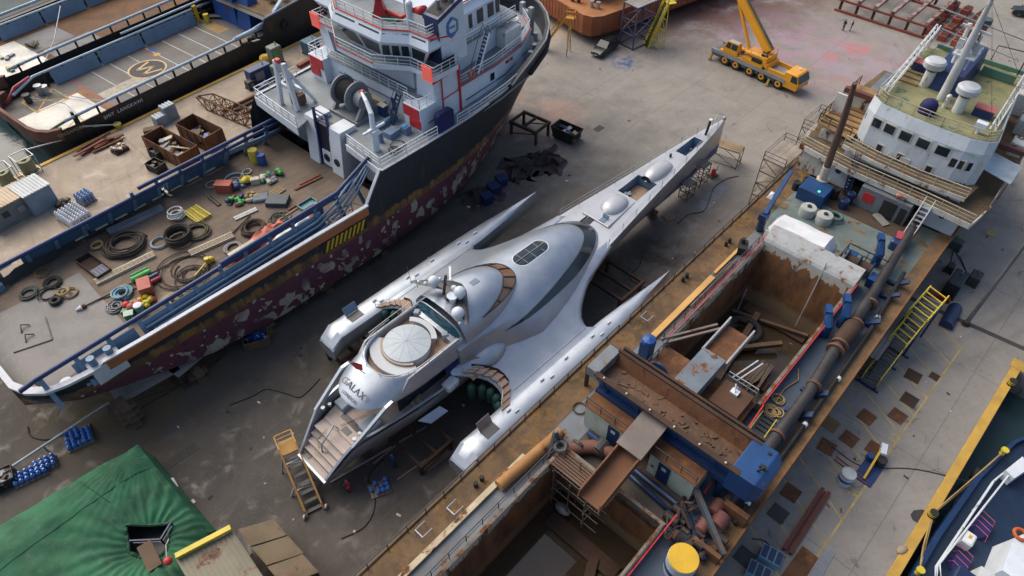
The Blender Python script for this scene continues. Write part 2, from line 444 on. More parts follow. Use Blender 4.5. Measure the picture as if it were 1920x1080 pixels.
 c = mixc(nt, math_(nt, 'MULTIPLY', math_(nt, 'MAXIMUM', sj, pj),.45), c, (.09,.08,.07))
 nt.links.new(c, b.inputs['Base Color'])
 nt.links.new(step_(nt, oil, .5, .72, .85, .42), b.inputs['Roughness'])
 bump_(nt, b, fine, .25, .03)
 return m
# one sheet of concrete cut off at the two basin edges
QL0, QL1 = at(67, 313), at(493, 110)
dl = (QL1-QL0).normalized(); QLa = QL0-dl*90; QLb = QL0+dl*260
QR0, QR1 = at(1690, 1075), at(1912, 697)
dr = (QR1-QR0).normalized(); nr = V((dr.y, -dr.x, 0))
QRa = QR0-dr*60; QRc = QR1+V((0, 0, 0))
WZ = -2.6
g = MB()
gp = [QRa, QRc, QRc+nr*60+dr*3, QRc+nr*60+dr*260, QLb, QLa]
gp = [V((p.x, p.y, 0)) for p in gp]
g.poly(gp)
# vertical quay walls below the edges
for a, b in ((QLb, QLa), (QRa, QRc), (QRc, QRc+nr*60+dr*3)):
 g.add([(a.x, a.y, 0), (b.x, b.y, 0), (b.x, b.y, -8), (a.x, a.y, -8)], [(0, 1, 2, 3)])
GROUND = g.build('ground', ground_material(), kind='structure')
def water_material():
 m, nt, b, P = base('harbour_water')
 n = noise_(nt, P, .9, 6, .6, .4)
 nt.links.new(mixc(nt, noise_(nt, P, .12,4),(.012,.032,.038),(.032,.062,.064)), b.inputs['Base Color'])
 b.inputs['Roughness'].default_value = .12; b.inputs['IOR'].default_value = 1.33
 bump_(nt, b, n, .35, .12)
 return m
w = MB(); w.poly([(-420, -200, WZ), (420, -200, WZ), (420, 520, WZ), (-420, 520, WZ)])
w.build('water', water_material(), kind='structure')
# painted kerb edges and line markings
PAINTY = mat('yellow_road_paint', (.55,.33,.055),.7, var=.25, dirt=.5, dcol=(.25,.21,.15))
PAINTT = mat('worn_yellow_road_paint', (.44,.33,.12),.75, var=.3, dirt=.75, dcol=(.27,.25,.22), sc=2)
k = MB()
n_l = V((dl.y, -dl.x, 0))
def strip(mb, a, b, w, z, h=.0):
 d = (b-a).normalized(); n = V((d.y, -d.x, 0))
 mb.add([a+V((0,0, z)), b+V((0,0, z)), b+n*w+V((0,0, z)), a+n*w+V((0,0, z))], [(0,1,2,3)])
def kerb(name, a, b, w):
 d = (b-a).normalized(); n = V((d.y, -d.x, 0)); mb = MB()
 q = [a, b, b+n*w, a+n*w]
 mb.prism([(p.x, p.y) for p in q], .001, .12)
 return mb.build(name, PAINTY, kind='structure', bevel=.03)
kerb('kerb', QLa+n_l*.02, QLb+n_l*.02, .55)
kerb('kerb', QRc-nr*.0, QRa-nr*.0, .72)
kerb('kerb', QRc+nr*60+dr*3.4, QRc+dr*.0-nr*.85, 1.2)
k = MB()
y0, y1 = at(1500, 1085), at(1803, 648)
strip(k, y0, y1, .16, .004)
yd = (y1-y0).normalized(); yn = V((-yd.y, yd.x, 0)); Lq = (y1-y0).length
for i in range(-1, 13):
 t = 1.0+i*2.55
 a = y0+yd*t
 if t > Lq: break
 bq = a+yn*6.6+yd*3.4 if i < 9 else a+yn*3.5+yd*1.9
 strip(k, a, bq, .13, .0045)
k.build('road_marking', PAINTT, kind='structure')
for (u, v, s_) in ((1448, 1046, '30'), (1603, 925, '31'), (1678, 823, '32')):
 t = text_mesh('road_marking', s_, 1.0, PAINTT, None, at(u, v, .008), yd, yn, .002); t['kind'] = 'structure'
# drain slot across the right quay
k = MB(); a, bq = at(1700, 552), at(1925, 652)
strip(k, a, bq, .55, .004)
tag(k.build('drain_channel', mat('drain_iron', (.055,.05,.045),.8, dirt=.5)), 'long dark drain slot crossing the right quay by the lamp post', 'drain')
for (u, v, w_, h_, lab) in ((1123,241,1.1,.9, 'small iron drain cover in the open yard beyond the black skip'),(340,855,2.2,.8, 'long dark drain cover between the green tent and the supply ship')):
 k = MB(); k.cbox((0,0,.015),(w_*1.2, h_, .024)); o = tag(k.build('drain_cover', mat('drain_iron', (.05,.05,.05)), loc=at(u, v, 0), rz=A46), lab, 'drain')
# ================================================================== silver trimaran yacht
def yacht_paint():
 m, nt, b, P = base('silver_yacht_paint')
 n1 = noise_(nt, P, .5, 4); n2 = noise_(nt, P, 6, 8, .7)
 c = mixc(nt, step_(nt, n1, .35, .65), (.325, .375, .44), (.40, .44, .495))
 dust = noise_(nt, vmul(nt, P, (1, 1, .4)), 1.6, 6, .7)
 c = mixc(nt, step_(nt, dust, .52, .78, 0, .4), c, (.30, .27, .25))
 nt.links.new(c, b.inputs['Base Color']); b.inputs['Metallic'].default_value = .72
 nt.links.new(math_(nt, 'MULTIPLY_ADD', n2, .14, .36), b.inputs['Roughness'])
 b.inputs['Coat Weight'].default_value = .25; b.inputs['Coat Roughness'].default_value = .2
 return m
YF = Frame(-14.979, 25.321, 46.3)
SILVER = yacht_paint()
TEAK = planks('yacht_teak', (.30,.19,.13),(.36,.24,.17), YF.a, .12,3.5,.25,(.16,.12,.10),.65,.012)
GREYTEAK = planks('bleached_teak', (.38,.31,.27),(.43,.36,.32), YF.a+R(90),.14,3.,.3,(.2,.17,.14),.7,.012)
WELLGREY = mat('blue_grey_well_paint', (.16, .24, .33), .5, var=.2, dirt=.25)
LOUNGE = mat('pale_grey_upholstery', (.50, .53, .55), .75, var=.1, dirt=.08)
BOOT = mat('blue_boot_top', (.01, .05, .28), .4, dirt=.3)
CHARCOAL = mat('charcoal_composite', (.03, .032, .037), .35, dirt=.1)
LETTER = mat('grey_lettering', (.09, .11, .15), .4, dirt=0)
YT = thing('trimaran_yacht', 'long silver trimaran yacht on keel blocks amid the yard, GALAXY on its stern', 'yacht', YF.W(0,0,0), YF.a)
def lerp_tab(tab, x):
 for a, b in zip(tab, tab[1:]):
  if x <= b[0]:
   t = (x-a[0])/(b[0]-a[0]) if b[0] > a[0] else 0
   t = max(0, t)
   return tuple(p+(q-p)*t for p, q in zip(a[1:], b[1:]))
 return tab[-1][1:]
# --- centre hull: half width, sheer height
HT = [(0,1.75,2.35),(1.2,2.05,3.3),(2.6,2.4,4.6),(5,2.85,4.75),(8,3.35,4.85),(12,3.6,5.0),(20,3.5,5.25),(28,3.4,5.5),(32,3.0,5.65),(37,2.38,5.8),(42,1.8,5.95),(47,1.3,6.1),(52,.72,6.2),(55.4,.2,6.28),(56.2,.03,6.3)]
hull = MB(); rings = []
xs = [0,.6,1.2,1.9,2.6,3.8,5,6.5,8,10,12,16,20,24,28,30,32,34.5,37,39.5,42,44.5,47,49.5,52,54,55.4,56.2]
for x in xs:
 hw, zs = lerp_tab(HT, x)
 kz = 1.0 if x < 50 else 1.0+(x-50)*.13
 if x < 1.2: kz = 1.35-.3*x
 t = min(1, max(0, (x-30)/26)); lo = .62-.3*t
 port = [(hw, zs),(hw*1.01, zs-.25),(hw*.97, zs-(zs-kz)*.3),(hw*lo*1.25, zs-(zs-kz)*.6),(hw*lo*.85, kz+(zs-kz)*.18),(hw*lo*.4, kz+.05)]
 rings.append([(x, y, z) for y, z in port]+[(x, 0, kz)]+[(x, -y, z) for y, z in reversed(port)])
hull.loft(rings, ring=False)
hull.add(rings[0], [tuple(range(len(rings[0])))])
hull.build('hull', SILVER, YT, smooth='auto')
b = MB(); br = []
for x in [34, 38, 42, 46, 50, 53, 55.2, 56.22]:
 hw, zs = lerp_tab(HT, x); kz = 1.0 if x < 50 else 1.0+(x-50)*.13
 t = (x-30)/26; lo = .62-.3*t
 br.append([(x, s*(w+.012), z) for s, w, z in ((1, hw*lo*.98, kz+(zs-kz)*.28),(1, hw*lo*.85, kz+(zs-kz)*.18),(1, hw*lo*.4, kz+.04),(1,0, kz-.02),(-1, hw*lo*.4, kz+.04),(-1, hw*lo*.85, kz+(zs-kz)*.18),(-1, hw*lo*.98, kz+(zs-kz)*.28))])
b.loft(br, ring=False); b.build('boot_top', BOOT, YT, smooth='auto')
# --- foredeck with two sunken wells
d = MB()
holes = [(38.2, 41.6, 1.15), (47.4, 50.9, .62)]
st = sorted(set([29.5,31,33,35,37,38.2,39.5,41.6,43,45,47.4,49,50.9,52.5,54,55.4,56.1]))
def deck_z(x, y):
 hw, zs = lerp_tab(HT, x); return zs+.06*(1-(y/max(hw, .1))**2)+.02
for a, c in zip(st, st[1:]):
 hole = next((h for h in holes if a >= h[0]-.01 and c <= h[1]+.01), None)
 wa, wc = lerp_tab(HT, a)[0], lerp_tab(HT, c)[0]
 if hole:
  for s in (1, -1):
   d.add([(a, s*hole[2], deck_z(a, hole[2])),(c, s*hole[2], deck_z(c, hole[2])),(c, s*wc, deck_z(c, wc)),(a, s*wa, deck_z(a, wa))], [(0,1,2,3)])
 else:
  for j in range(6):
   f0, f1 = -1+j/3, -1+(j+1)/3
   d.add([(a, f0*wa, deck_z(a, f0*wa)),(c, f0*wc, deck_z(c, f0*wc)),(c, f1*wc, deck_z(c, f1*wc)),(a, f1*wa, deck_z(a, f1*wa))], [(0,1,2,3)])
DECKSILVER = mat('pale_silver_deck', (.50,.52,.55),.38, metal=.25, var=.12, dirt=.2, dcol=(.28,.24,.22))
d.build('foredeck', DECKSILVER, YT)
for x0, x1, w in holes:
 b = MB(); z1 = deck_z((x0+x1)/2, w)-.02; z0 = z1-1.25
 b.add([(x0,-w, z0),(x1,-w, z0),(x1, w, z0),(x0, w, z0),(x0,-w, z1),(x1,-w, z1),(x1, w, z1),(x0, w, z1)], [(0,1,2,3),(0,4,5,1),(1,5,6,2),(2,6,7,3),(3,7,4,0)])
 b.build('deck_well', WELLGREY, YT)
b = MB(); b.box(39.6,41.5,-1.1,1.0,4.86,4.9); b.box(38.4,39.5,-.9,.1,4.86,5.2); b.build('well_floor_boards', TEAK, YT)
b = MB()
b.cbox((39.0,.75,5.1),(.5,.3,.5),.2); b.cbox((39.4,.55,5.0),(.35,.4,.3),.5); b.tube([(38.5,.3,5.3),(39.2,.4,5.6),(39.8,.1,5.2)], .05)
b.build('winch', GALV, YT)
b = MB()
for x, y in ((48.2,.2),(49,-.2),(49.8,.15),(50.3,-.1)): b.cyl((x, y, 4.95),.14,.55,10,.1)
b.build('anchor_gear', GALV, YT)
# domes and hatches on the foredeck
def half_dome(name, xa, xf, hw, z0, h, m, n=9):
 mb = MB(); R_ = []
 for i in range(n+1):
  u = i/n; x = xa+(xf-xa)*u; w = hw*(1-abs(2*u-1)**2.6)**.5+.02; hh = h*(1-abs(2*u-1)**2.6)**.6+.01
  R_.append([(x, w*math.cos(math.pi*j/10), z0+hh*math.sin(math.pi*j/10)**.75) for j in range(11)])
 mb.loft(R_, ring=False); return mb.build(name, m, YT, smooth=True)
mb = MB(); R_ = []
for z, e in ((5.78,0),(5.92,.0),(5.95,.06)): R_.append([(33.2+e, 1.6-e, z),(37.9-e, 1.25-e, z),(37.9-e, -1.2+e, z),(33.2+e, -1.55+e, z)])
mb.loft(R_); mb.build('deck_plate', DECKSILVER, YT)
half_dome('mast_dome', 34.4, 37.8, 1.05, 5.92, .66, DECKSILVER)
half_dome('companionway_dome', 41.2, 45.6, .98, 5.9, .8, DECKSILVER)
mb = MB(); mb.poly([(41.30,.62*math.cos(math.pi*j/12),5.93+.6*math.sin(math.pi*j/12)) for j in range(13)]); mb.build('companionway', WINGLASS, YT)
b = MB(); b.cbox((34.0,-.62,6.15),(.05,.7,.45),0,.3); b.cbox((33.6,-.6,5.975),(.6,.6,.05)); b.build('small_hatch', WELLGREY, YT)
b = MB(); b.box(31.9, 33.6, .15, .75, 5.83, 5.85); b.build('hatch_opening', CHARCOAL, YT)
b = MB(); hx = Matrix.Translation((32.4, .95, 5.9)) @ Matrix.Rotation(R(-72), 4, 'X')
b.hexa([hx @ V(p) for p in ((-.75,0,-.03),(.75,0,-.03),(.75,1.5,-.03),(-.75,1.5,-.03),(-.75,0,.03),(.75,0,.03),(.75,1.5,.03),(-.75,1.5,.03))])
b.build('open_hatch_lid', CHARCOAL, YT)
b = MB(); b.hexa([hx @ V(p) for p in ((-.62,.12,-.045),(.62,.12,-.045),(.62,1.38,-.045),(-.62,1.38,-.045),(-.62,.12,-.031),(.62,.12,-.031),(.62,1.38,-.031),(-.62,1.38,-.031))])
b.build('hatch_glass', TEALGLASS, YT)
b = MB(); b.tube([(52.0,-.1,6.2),(52.4,-.1,7.9)], .14,10); b.build('bow_post', BLACK, YT)
b = MB(); b.cbox((52.42, -.1, 7.98), (.42, .34, .12)); b.build('post_cap', WHITE, YT)
b = MB(); b.cyl((46.2, .45, 6.05), .13, .45, 10); b.build('deck_bollard', BLACK, YT)
b = MB(); b.ball((55.9, 0, 6.5), .22); b.build('bow_fairlead', GALV, YT)
# guard rails along the foredeck
for s in (1, -1):
 b = MB(); pts = [(x, s*(lerp_tab(HT, x)[0]-.08), deck_z(x, lerp_tab(HT, x)[0])) for x in (31.5,34,36.5,39,41.5,44,46.5,49,51.5,54)]
 for p in pts: b.bar(p, (p[0], p[1], p[2]+.85), .04)
 for h in (.45, .85): b.tube([(p[0], p[1], p[2]+h) for p in pts], .022, 5)
 if s == 1: b.tube([(54, .2, 7.1), (55, .45, 7.3), (55.8, .1, 7.0)], .03, 5)
 b.build('guard_rail', GALV, YT)
# --- floats
def float_hull(s):
 mb = MB(); R_ = []
 for x in (7.3, 7.55, 8.6, 9.5, 11, 14, 18, 22, 25, 27.5, 29.5, 31.5, 33, 34):
  t = max(0, (x-23)/11.); w = 1.12*(1-t**1.5)+.015
  zt = 4.15+.1*t; zb = 1.5+.9*max(0, t)**1.3
  if x < 8.6: zt = 3.15+(x-7.3)*.77
  sec = [(-w*.55, zt),(w*.5, zt),(w*.86, zt-.18),(w, zt-.55),(w*.92, zt-1.2),(w*.55, zb+.35),(0, zb),(-w*.55, zb+.35),(-w*.92, zt-1.2),(-w, zt-.55),(-w*.88, zt-.16)]
  yc = s*(8.25+.05*t)
  R_.append([(x, yc+y, max(z, zb)) for y, z in sec])
 mb.loft(R_); return mb.build('float', SILVER, YT, smooth='auto')
for s in (1, -1):
 float_hull(s)
 b = MB(); yc = s*8.25
 b.poly([(7.42, yc-.9,3.26),(8.5, yc-.98,4.09),(8.56, yc+.95,4.09),(7.42, yc+.9,3.26)]); o = b.build('tail_panel', mat('matt_grey_blue', (.36,.42,.50),.6, var=.1, dirt=.15), YT)
 b = MB(); b.box(10.0,11.3, yc-.42, yc+.42,4.16,4.185); b.build('float_hatch', CHARCOAL, YT)
 b = MB()
 hm = Matrix.Translation((10.65, yc+.45, 4.2)) @ Matrix.Rotation(R(62), 4, 'X')
 b.hexa([hm @ V(p) for p in ((-.66,0,0),(.66,0,0),(.66,.82,0),(-.66,.82,0),(-.66,0,.05),(.66,0,.05),(.66,.82,.05),(-.66,.82,.05))])
 b.build('float_hatch_lid', STEELBLUE if s > 0 else SILVER, YT)
 for x, y in ((12.9,.2),(13.3,-.3),(16.8,.25),(17.6,-.1),(19.8,.3),(23.1,.2),(23.8,-.25),(25.2,.1)):
  b = MB(); b.bar((x-.22, yc+y, 4.27),(x+.22, yc+y, 4.27),.09); b.cbox((x, yc+y, 4.2),(.16,.1,.1)); b.build('cleat', WHITE, YT)
# --- wing decks blending into the centre hull
def front_x(y):
 tab = [(3.2,31.8),(3.6,29.9),(4.1,27.6),(4.8,25.9),(5.6,24.6),(6.3,23.8),(7.0,23.7),(7.6,24.4),(8.25,25.5)]
 return lerp_tab(tab, y)[0]
def aft_x(y):
 tab = [(3.2,11.6),(3.8,12.3),(4.5,13.1),(5.2,13.6),(6.0,13.75),(6.8,13.5),(7.4,12.7),(8.25,11.9)]
 return lerp_tab(tab, y)[0]
def wing_z(x, y):
 t = min(1, max(0, (y-3.0)/4.6)); k = min(1, max(0, (x-12)/20))
 zi = 5.75-.05*k
 z = 4.12+(zi-4.12)*(1-t)**1.3
 z += .22*math.exp(-((y-7.9)/.55)**2)*0
 return z
ys = [2.6, 3.2, 3.6, 4.1, 4.6, 5.1, 5.6, 6.1, 6.6, 7.0, 7.4, 7.8, 8.3]
for s in (1, -1):
 mb = MB(); nx = 26; top = []; bot = []
 for y in ys:
  yy = max(3.2, y); xa, xf = aft_x(yy), front_x(yy)
  if y < 3: xa, xf = 11.6, 31.8
  rt, rb = [], []
  for i in range(nx+1):
   u = i/nx; u = .5-.5*math.cos(math.pi*u); x = xa+(xf-xa)*u
   e = min(u, 1-u)*(xf-xa); drop = .28*max(0, 1-e/.35)**2 if y > 3 else 0
   rt.append((x, s*y, wing_z(x, y)-drop))
   th = .75*max(0, 1-max(0, 1-e/.8)**2)
   rb.append((x, s*y, wing_z(x, y)-drop-.02-th))
  top.append(rt); bot.append(rb)
 vs_ = [p for r in top for p in r]+[p for r in bot for p in r]
 n = nx+1; K = len(ys); fs = []
 for j in range(K-1):
  for i in range(nx):
   a, b_, c, e = j*n+i, j*n+i+1, (j+1)*n+i+1, (j+1)*n+i
   fs.append((a, b_, c, e) if s < 0 else (e, c, b_, a))
   o_ = K*n; fs.append((e+o_, c+o_, b_+o_, a+o_) if s < 0 else (a+o_, b_+o_, c+o_, e+o_))
  for i in (0, nx): fs.append((j*n+i, (j+1)*n+i, (j+1)*n+i+K*n, j*n+i+K*n))
 mb.add(vs_, fs); mb.build('wing_deck', SILVER, YT, smooth='auto')
 # curved teak walkway along the aft edge of the wing, its rail
 mb = MB(); W_ = []
 wy = [3.7, 4.2, 4.7, 5.2, 5.8, 6.4, 6.9, 7.3, 7.7]
 for y in wy: W_.append([(aft_x(y)+.12, s*y, wing_z(14, y)+.0),(aft_x(y)+.95, s*(y+.02), wing_z(14, y)+.05)])
 for a, c in zip(W_, W_[1:]):
  z = max(a[0][2], c[0][2])+.06
  mb.prism([a[0][:2], a[1][:2], c[1][:2], c[0][:2]], z-.2, z)
 mb.build('teak_walkway', TEAK, YT)
 b = MB()
 for off, in ((.08,),):
  P_ = [(aft_x(y)+off, s*y, wing_z(14, y)+.05) for y in wy]
  for p in P_: b.bar(p, (p[0], p[1], p[2]+.8), .035)
  for h in (.4, .8): b.tube([(p[0], p[1], p[2]+h) for p in P_], .022, 5)
 b.build('walkway_rail', GALV, YT)
 b = MB()
 b.loft([[(aft_x(y)+.98, s*y, wing_z(14, y)-.05),(aft_x(y)+1.02, s*y, wing_z(14, y)+.42)] for y in wy[:6]], ring=False); b.build('walkway_coaming', CHARCOAL, YT)
 # raised crease line between wing and float
 b = MB(); b.tube([(x, s*7.05, wing_z(x, 7.05)+.015) for x in (14.5,16,18,20,22,23.3)], .035,5); b.build('deck_seam', SILVER, YT)
# --- main cabin: stacked plan outlines
def outline(xc, xf, hw, z, n=28, p=2.3, y_sign=1):
 pts = []
 for i in range(n+1):
  a = math.pi*i/n
  cx, cy = math.sin(a), math.cos(a)
  x = xc+(xf-xc)*abs(cx)**(2/p); q = min(1, max(0,(x-xc)/8)); q = q*q*(3-2*q); t0 = min(1,3.1/hw)
  pts.append((x, hw*(t0+(1-t0)*q)*(1 if cy >= 0 else -1)*abs(cy)**(2/p), z))
 return pts
CL = [(32.6,5.6,4.55),(32.4,4.6,5.8),(30.0,3.65,7.0),(29.2,3.15,7.4),(27.4,2.35,7.75),(24.5,1.3,7.95),(20,.4,8.05)]
XC = 12.6
mb = MB(); mb.loft([outline(XC, *l) for l in CL], ring=False)
mb.poly(list(reversed(outline(XC, 20, .4, 8.05))))
mb.poly([p for l in CL for p in (outline(XC, *l)[0],)]+[outline(XC, *l)[-1] for l in reversed(CL)])
mb.build('cabin', SILVER, YT, smooth='auto')
# windscreen band: between the second and third outlines
mb = MB(); o1, o2 = outline(XC, 32.4, 4.6, 5.8, 48), outline(XC, 30.0, 3.65, 7.0, 48)
band = []
for i in range(49):
 a = i/48; e = min(a, 1-a)
 k = min(1, max(0, (e-.06)/.17)); k = k**.8
 A, B = V(o1[i]), V(o2[i])
 mid = .55; lo = mid+(.14-mid)*k; hi = mid+(.80-mid)*k
 n = V((o1[i][0]-20, o1[i][1]*2.5, 4)).normalized()*.05
 band.append([A.lerp(B, lo)+n, A.lerp(B, hi)+n])
mb.loft([b_ for b_ in band[3:46]], ring=False); mb.build('windscreen', WINGLASS, YT, smooth=True)
# skylight
def capsule(x0, x1, w, n=8):
 pts = []
 for i in range(n+1):
  a = -math.pi/2+math.pi*i/n; pts.append((x1-w+w*math.cos(a), w*math.sin(a)))
 for i in range(n+1):
  a = math.pi/2+math.pi*i/n; pts.append((x0+w+w*math.cos(a), w*math.sin(a)))
 return pts
def roofz(p): return 8.06-.11*(p[1]/1.)**2-.022*max(0, p[0]-20)
sk = MB(); sk.prism(capsule(22.0,26.0,.86), lambda p: roofz(p)-.35, lambda p: roofz(p)+.02); sk = sk.build('skylight', WHITE, YT)
b = MB(); b.prism(capsule(22.11,25.89,.76), lambda p: roofz(p)-.3, lambda p: roofz(p)+.05); b.build('skylight_glass', WINGLASS, sk)
b = MB(); b.bar((22.1, 0, 8.08), (25.8, 0, 7.99), .06)
for x in (22.9,23.95,25.0): b.bar((x, -.75, roofz((x, .75))+.07),(x, .75, roofz((x, .75))+.07),.05)
b.build('skylight_bars', GREY, sk)
# --- pilothouse
PL = [(21.6,3.05,7.5),(21.3,2.95,8.0),(19.9,2.42,8.85),(19.2,2.1,9.2),(17.8,1.4,9.47),(15.6,.5,9.58)]
PX = 13.5
mb = MB(); mb.loft([outline(PX, *l) for l in PL], ring=False); mb.poly(list(reversed(outline(PX, 15.6,.5,9.58)))); mb.build('pilothouse', SILVER, YT, smooth='auto')
mb = MB(); o1, o2 = outline(PX, 21.3,2.95,8.0,48), outline(PX, 19.9,2.42,8.85,48); pan = []; bars = MB()
for i in range(4, 45):
 a = i/48; e = min(a, 1-a); k = min(1, max(0, (e-.09)/.25))
 A, B = V(o1[i]), V(o2[i]); n = V((o1[i][0]-16, o1[i][1]*2, 2)).normalized()*.03
 lo = .5+(.02-.5)*k; hi = .5+(.97-.5)*k
 pan.append([A.lerp(B, lo)+n, A.lerp(B, hi)+n])
 if i % 5 == 4: bars.bar(A.lerp(B, lo)+n*1.6, A.lerp(B, hi)+n*1.6, .10)
mb.loft(pan, ring=False); pw = mb.build('pilothouse_window', BRONZE, YT, smooth=True)
bars.tube([q[0]+V((0,0,.03)) for q in pan], .045,5); bars.tube([q[1]+V((0,0,.02)) for q in pan], .045,5)
bars.build('window_bars', CHARCOAL, pw)
b = MB(); b.cbox((17.2, -.1, 9.5), (.75, .5, .06), 0); b.build('roof_hatch', WELLGREY, YT)
# aft face: dark arched glass screen facing the sundeck
mb = MB(); A_ = []
for i in range(17):
 a = math.pi*i/16; y = 2.6*math.cos(a); z = 7.35+1.75*math.sin(a)**.7
 A_.append([(13.05+.35*(abs(y)/2.6)**2-.35, y, 7.3),(13.35-.35+.35*(abs(y)/2.6)**2+.25*math.sin(a), y, z)])
mb.loft(A_, ring=False); mb.build('aft_screen', TEALGLASS, YT, smooth=True)
b = MB(); b.tube([q[1] for q in A_], .06, 6); b.build('screen_frame', SILVER, YT)
# --- radar mast: swept wing with domes
mb = MB(); R_ = []
for y, x, c, t in ((3.2,13.0,.35,.07),(2.2,13.7,.8,.12),(.8,14.6,1.3,.18),(0,14.8,1.4,.2),(-.8,14.6,1.3,.18),(-2.2,13.7,.8,.12),(-3.2,13.0,.35,.07)):
 z = 10.15-.05*abs(y); x += .5
 R_.append([(x-c/2, y, z), (x, y, z+t/2), (x+c/2, y, z), (x, y, z-t/2)])
mb.loft(R_); mst = mb.build('radar_mast', CHARCOAL, YT, smooth='auto')
b = MB(); b.cbox((14.7,0,9.8),(.9,.25,.7)); b.bar((14.2,.15,10.2),(14.6,.15,12.0),.16); b.bar((14.5,-.2,11.2),(14.5,.55,11.2),.08); b.tube([(14.0,-2.9,10),(13.6,-2.9,12.6)], .02,4); b.tube([(13.3,2.9,10),(13.1,2.9,12.2)], .02,4); b.tube([(13.4,2.3,10),(13.3,2.3,11.6)], .02,4); b.build('mast_pole', CHARCOAL, mst)
for x, y, z, r in ((14.3,1.35,10.75,.45),(14.9,-.95,10.75,.48),(13.6,-2.1,10.3,.5),(14.0,.15,12.1,.13),(14.9,-.3,10.7,.25),(13.9,1.9,10.4,.16),(13.7,2.5,10.3,.13),(13.3,-2.6,9.8,.15)):
 b = MB(); b.cyl((x, y, z-r*1.4), r*.55, r*.9,10); b.ball((x, y, z), r, 14); b.build('satellite_dome', WHITE, mst, smooth=True)
b = MB(); b.bar((15.0,.2,11.1),(16.0,1.3,11.15),.16,.1); b.build('radar_scanner', WHITE, mst)
b = MB(); b.cyl((14.35, -.7, 9.9), .2, .7, 10, .45); b.build('horn_dish', WHITE, mst)
# --- sundeck and its fairing
def aft_outline(xf, xa, hw, z, n=24, p=2.6):
 pts = []
 for i in range(n+1):
  a = math.pi*i/n; cx, cy = math.sin(a), math.cos(a)
  pts.append((xf-(xf-xa)*abs(cx)**(2/p), hw*(1 if cy >= 0 else -1)*abs(cy)**(2/p), z))
 return pts
XA = 10.5
fr = MB()
LV = [(4.1,2.95,6.55),(4.0,3.0,6.68),(4.15,2.98,6.8),(5.6,2.8,7.45),(6.5,2.72,7.9),(6.72,2.55,8.0),(6.8,2.45,7.95),(6.85,2.42,7.3)]
def ring_s(l):
 xa, hw, z = l; q = aft_outline(XA, xa, hw, z); zf = z+.0
 return [(13.4, hw, zf)]+q+[(13.4, -hw, zf)]
fr.loft([ring_s(l) for l in LV], ring=False); fr.poly(list(reversed(ring_s(LV[0]))))
fr.build('sundeck_fairing', SILVER, YT, smooth='auto')
b = MB(); b.poly(list(reversed(ring_s((6.9, 2.4, 7.3))))); b.build('sundeck', TEAK, YT)
for s in (1, -1):
 hb = 8.35 if s < 0 else 7.9
 b = MB(); b.hexa([(6.9, s*2.62,6.7),(13.7, s*2.75,6.7),(13.7, s*2.62,6.7),(6.9, s*2.5,6.7),(8.0, s*2.62,8.0),(12.9, s*2.75, hb),(12.9, s*2.6, hb),(8.0, s*2.5,8.0)])
 b.build('bulwark', mat('pale_grey_panel', (.42, .43, .45), .5, var=.1, dirt=.15), YT)
 b = MB(); b.tube([(8.5, s*2.62, 8.45), (10.5, s*2.68, 8.5), (12.8, s*2.7, 8.55)], .03, 6)
 for x in (8.6, 10.0, 11.4, 12.8): b.bar((x, s*2.65, 7.9), (x, s*2.65, 8.5), .035)
 b.build('bulwark_rail', GALV, YT)
b = MB(); q = aft_outline(XA, 6.6, 2.62, 8.35)
b.tube(q, .035, 6)
for p in q[2:-2:3]: b.bar((p[0], p[1], 7.85), p, .035)
b.build('sundeck_rail', GALV, YT)
b = MB(); b.lathe((10.1,.05,7.3), [(1.75,0),(1.75,.55),(1.68,.6),(.01,.62)], 40); b.build('sunbed', LOUNGE, YT, smooth='auto')
b = MB(); b.lathe((10.1,.05,7.95), [(1.80,-.25),(1.86,.0),(1.84,.1),(1.0,.27),(.02,.36)], 40); b.build('sunbed_cover', mat('silver_canvas', (.40,.46,.50),.5, var=.12, dirt=.1), YT, smooth='auto')
b = MB()
for i in range(12):
 a = 2*math.pi*i/12; b.tube([(10.1+.05*math.cos(a),.05+.05*math.sin(a),8.31),(10.1+1.*math.cos(a),.05+1.*math.sin(a),8.222),(10.1+1.84*math.cos(a),.05+1.84*math.sin(a),8.05)], .008,4)
b.build('cover_seams', GREY, YT)
def arc_block(mb, c, r0, r1, a0, a1, z0, z1, n=16):
 pts = [(c[0]+r1*math.cos(a0+(a1-a0)*i/n), c[1]+r1*math.sin(a0+(a1-a0)*i/n)) for i in range(n+1)]
 pts += [(c[0]+r0*math.cos(a1+(a0-a1)*i/n), c[1]+r0*math.sin(a1+(a0-a1)*i/n)) for i in range(n+1)]
 return mb.prism(pts, z0, z1)
b = MB(); arc_block(b, (10.3,.05),2.2,3.05, R(118), R(242),7.3,7.75); b.build('sofa_seat', LOUNGE, YT, bevel=.05)
b = MB(); arc_block(b, (10.3,.05),2.0,2.2, R(122), R(238),7.3,7.95); b.build('sofa_back', mat('tan_veneer', (.36,.28,.2),.5, dirt=.1), YT)
b = MB(); arc_block(b, (10.2,.3),1.95,2.4, R(-42), R(42),7.9,8.05); arc_block(b, (10.2,.3),2.1,2.25, R(-36), R(36),7.3,7.9); b.build('bar_counter', LOUNGE, YT, bevel=.03)
for a in (-34, -12, 10, 34):
 x, y = 10.3+2.95*math.cos(R(a)), .3+2.95*math.sin(R(a))
 b = MB(); b.cbox((x, y, 7.68),(.5,.46,.76), R(a),0,.06); b.build('bar_stool', mat('blue_grey_upholstery', (.30,.35,.40),.75, dirt=.05), YT)
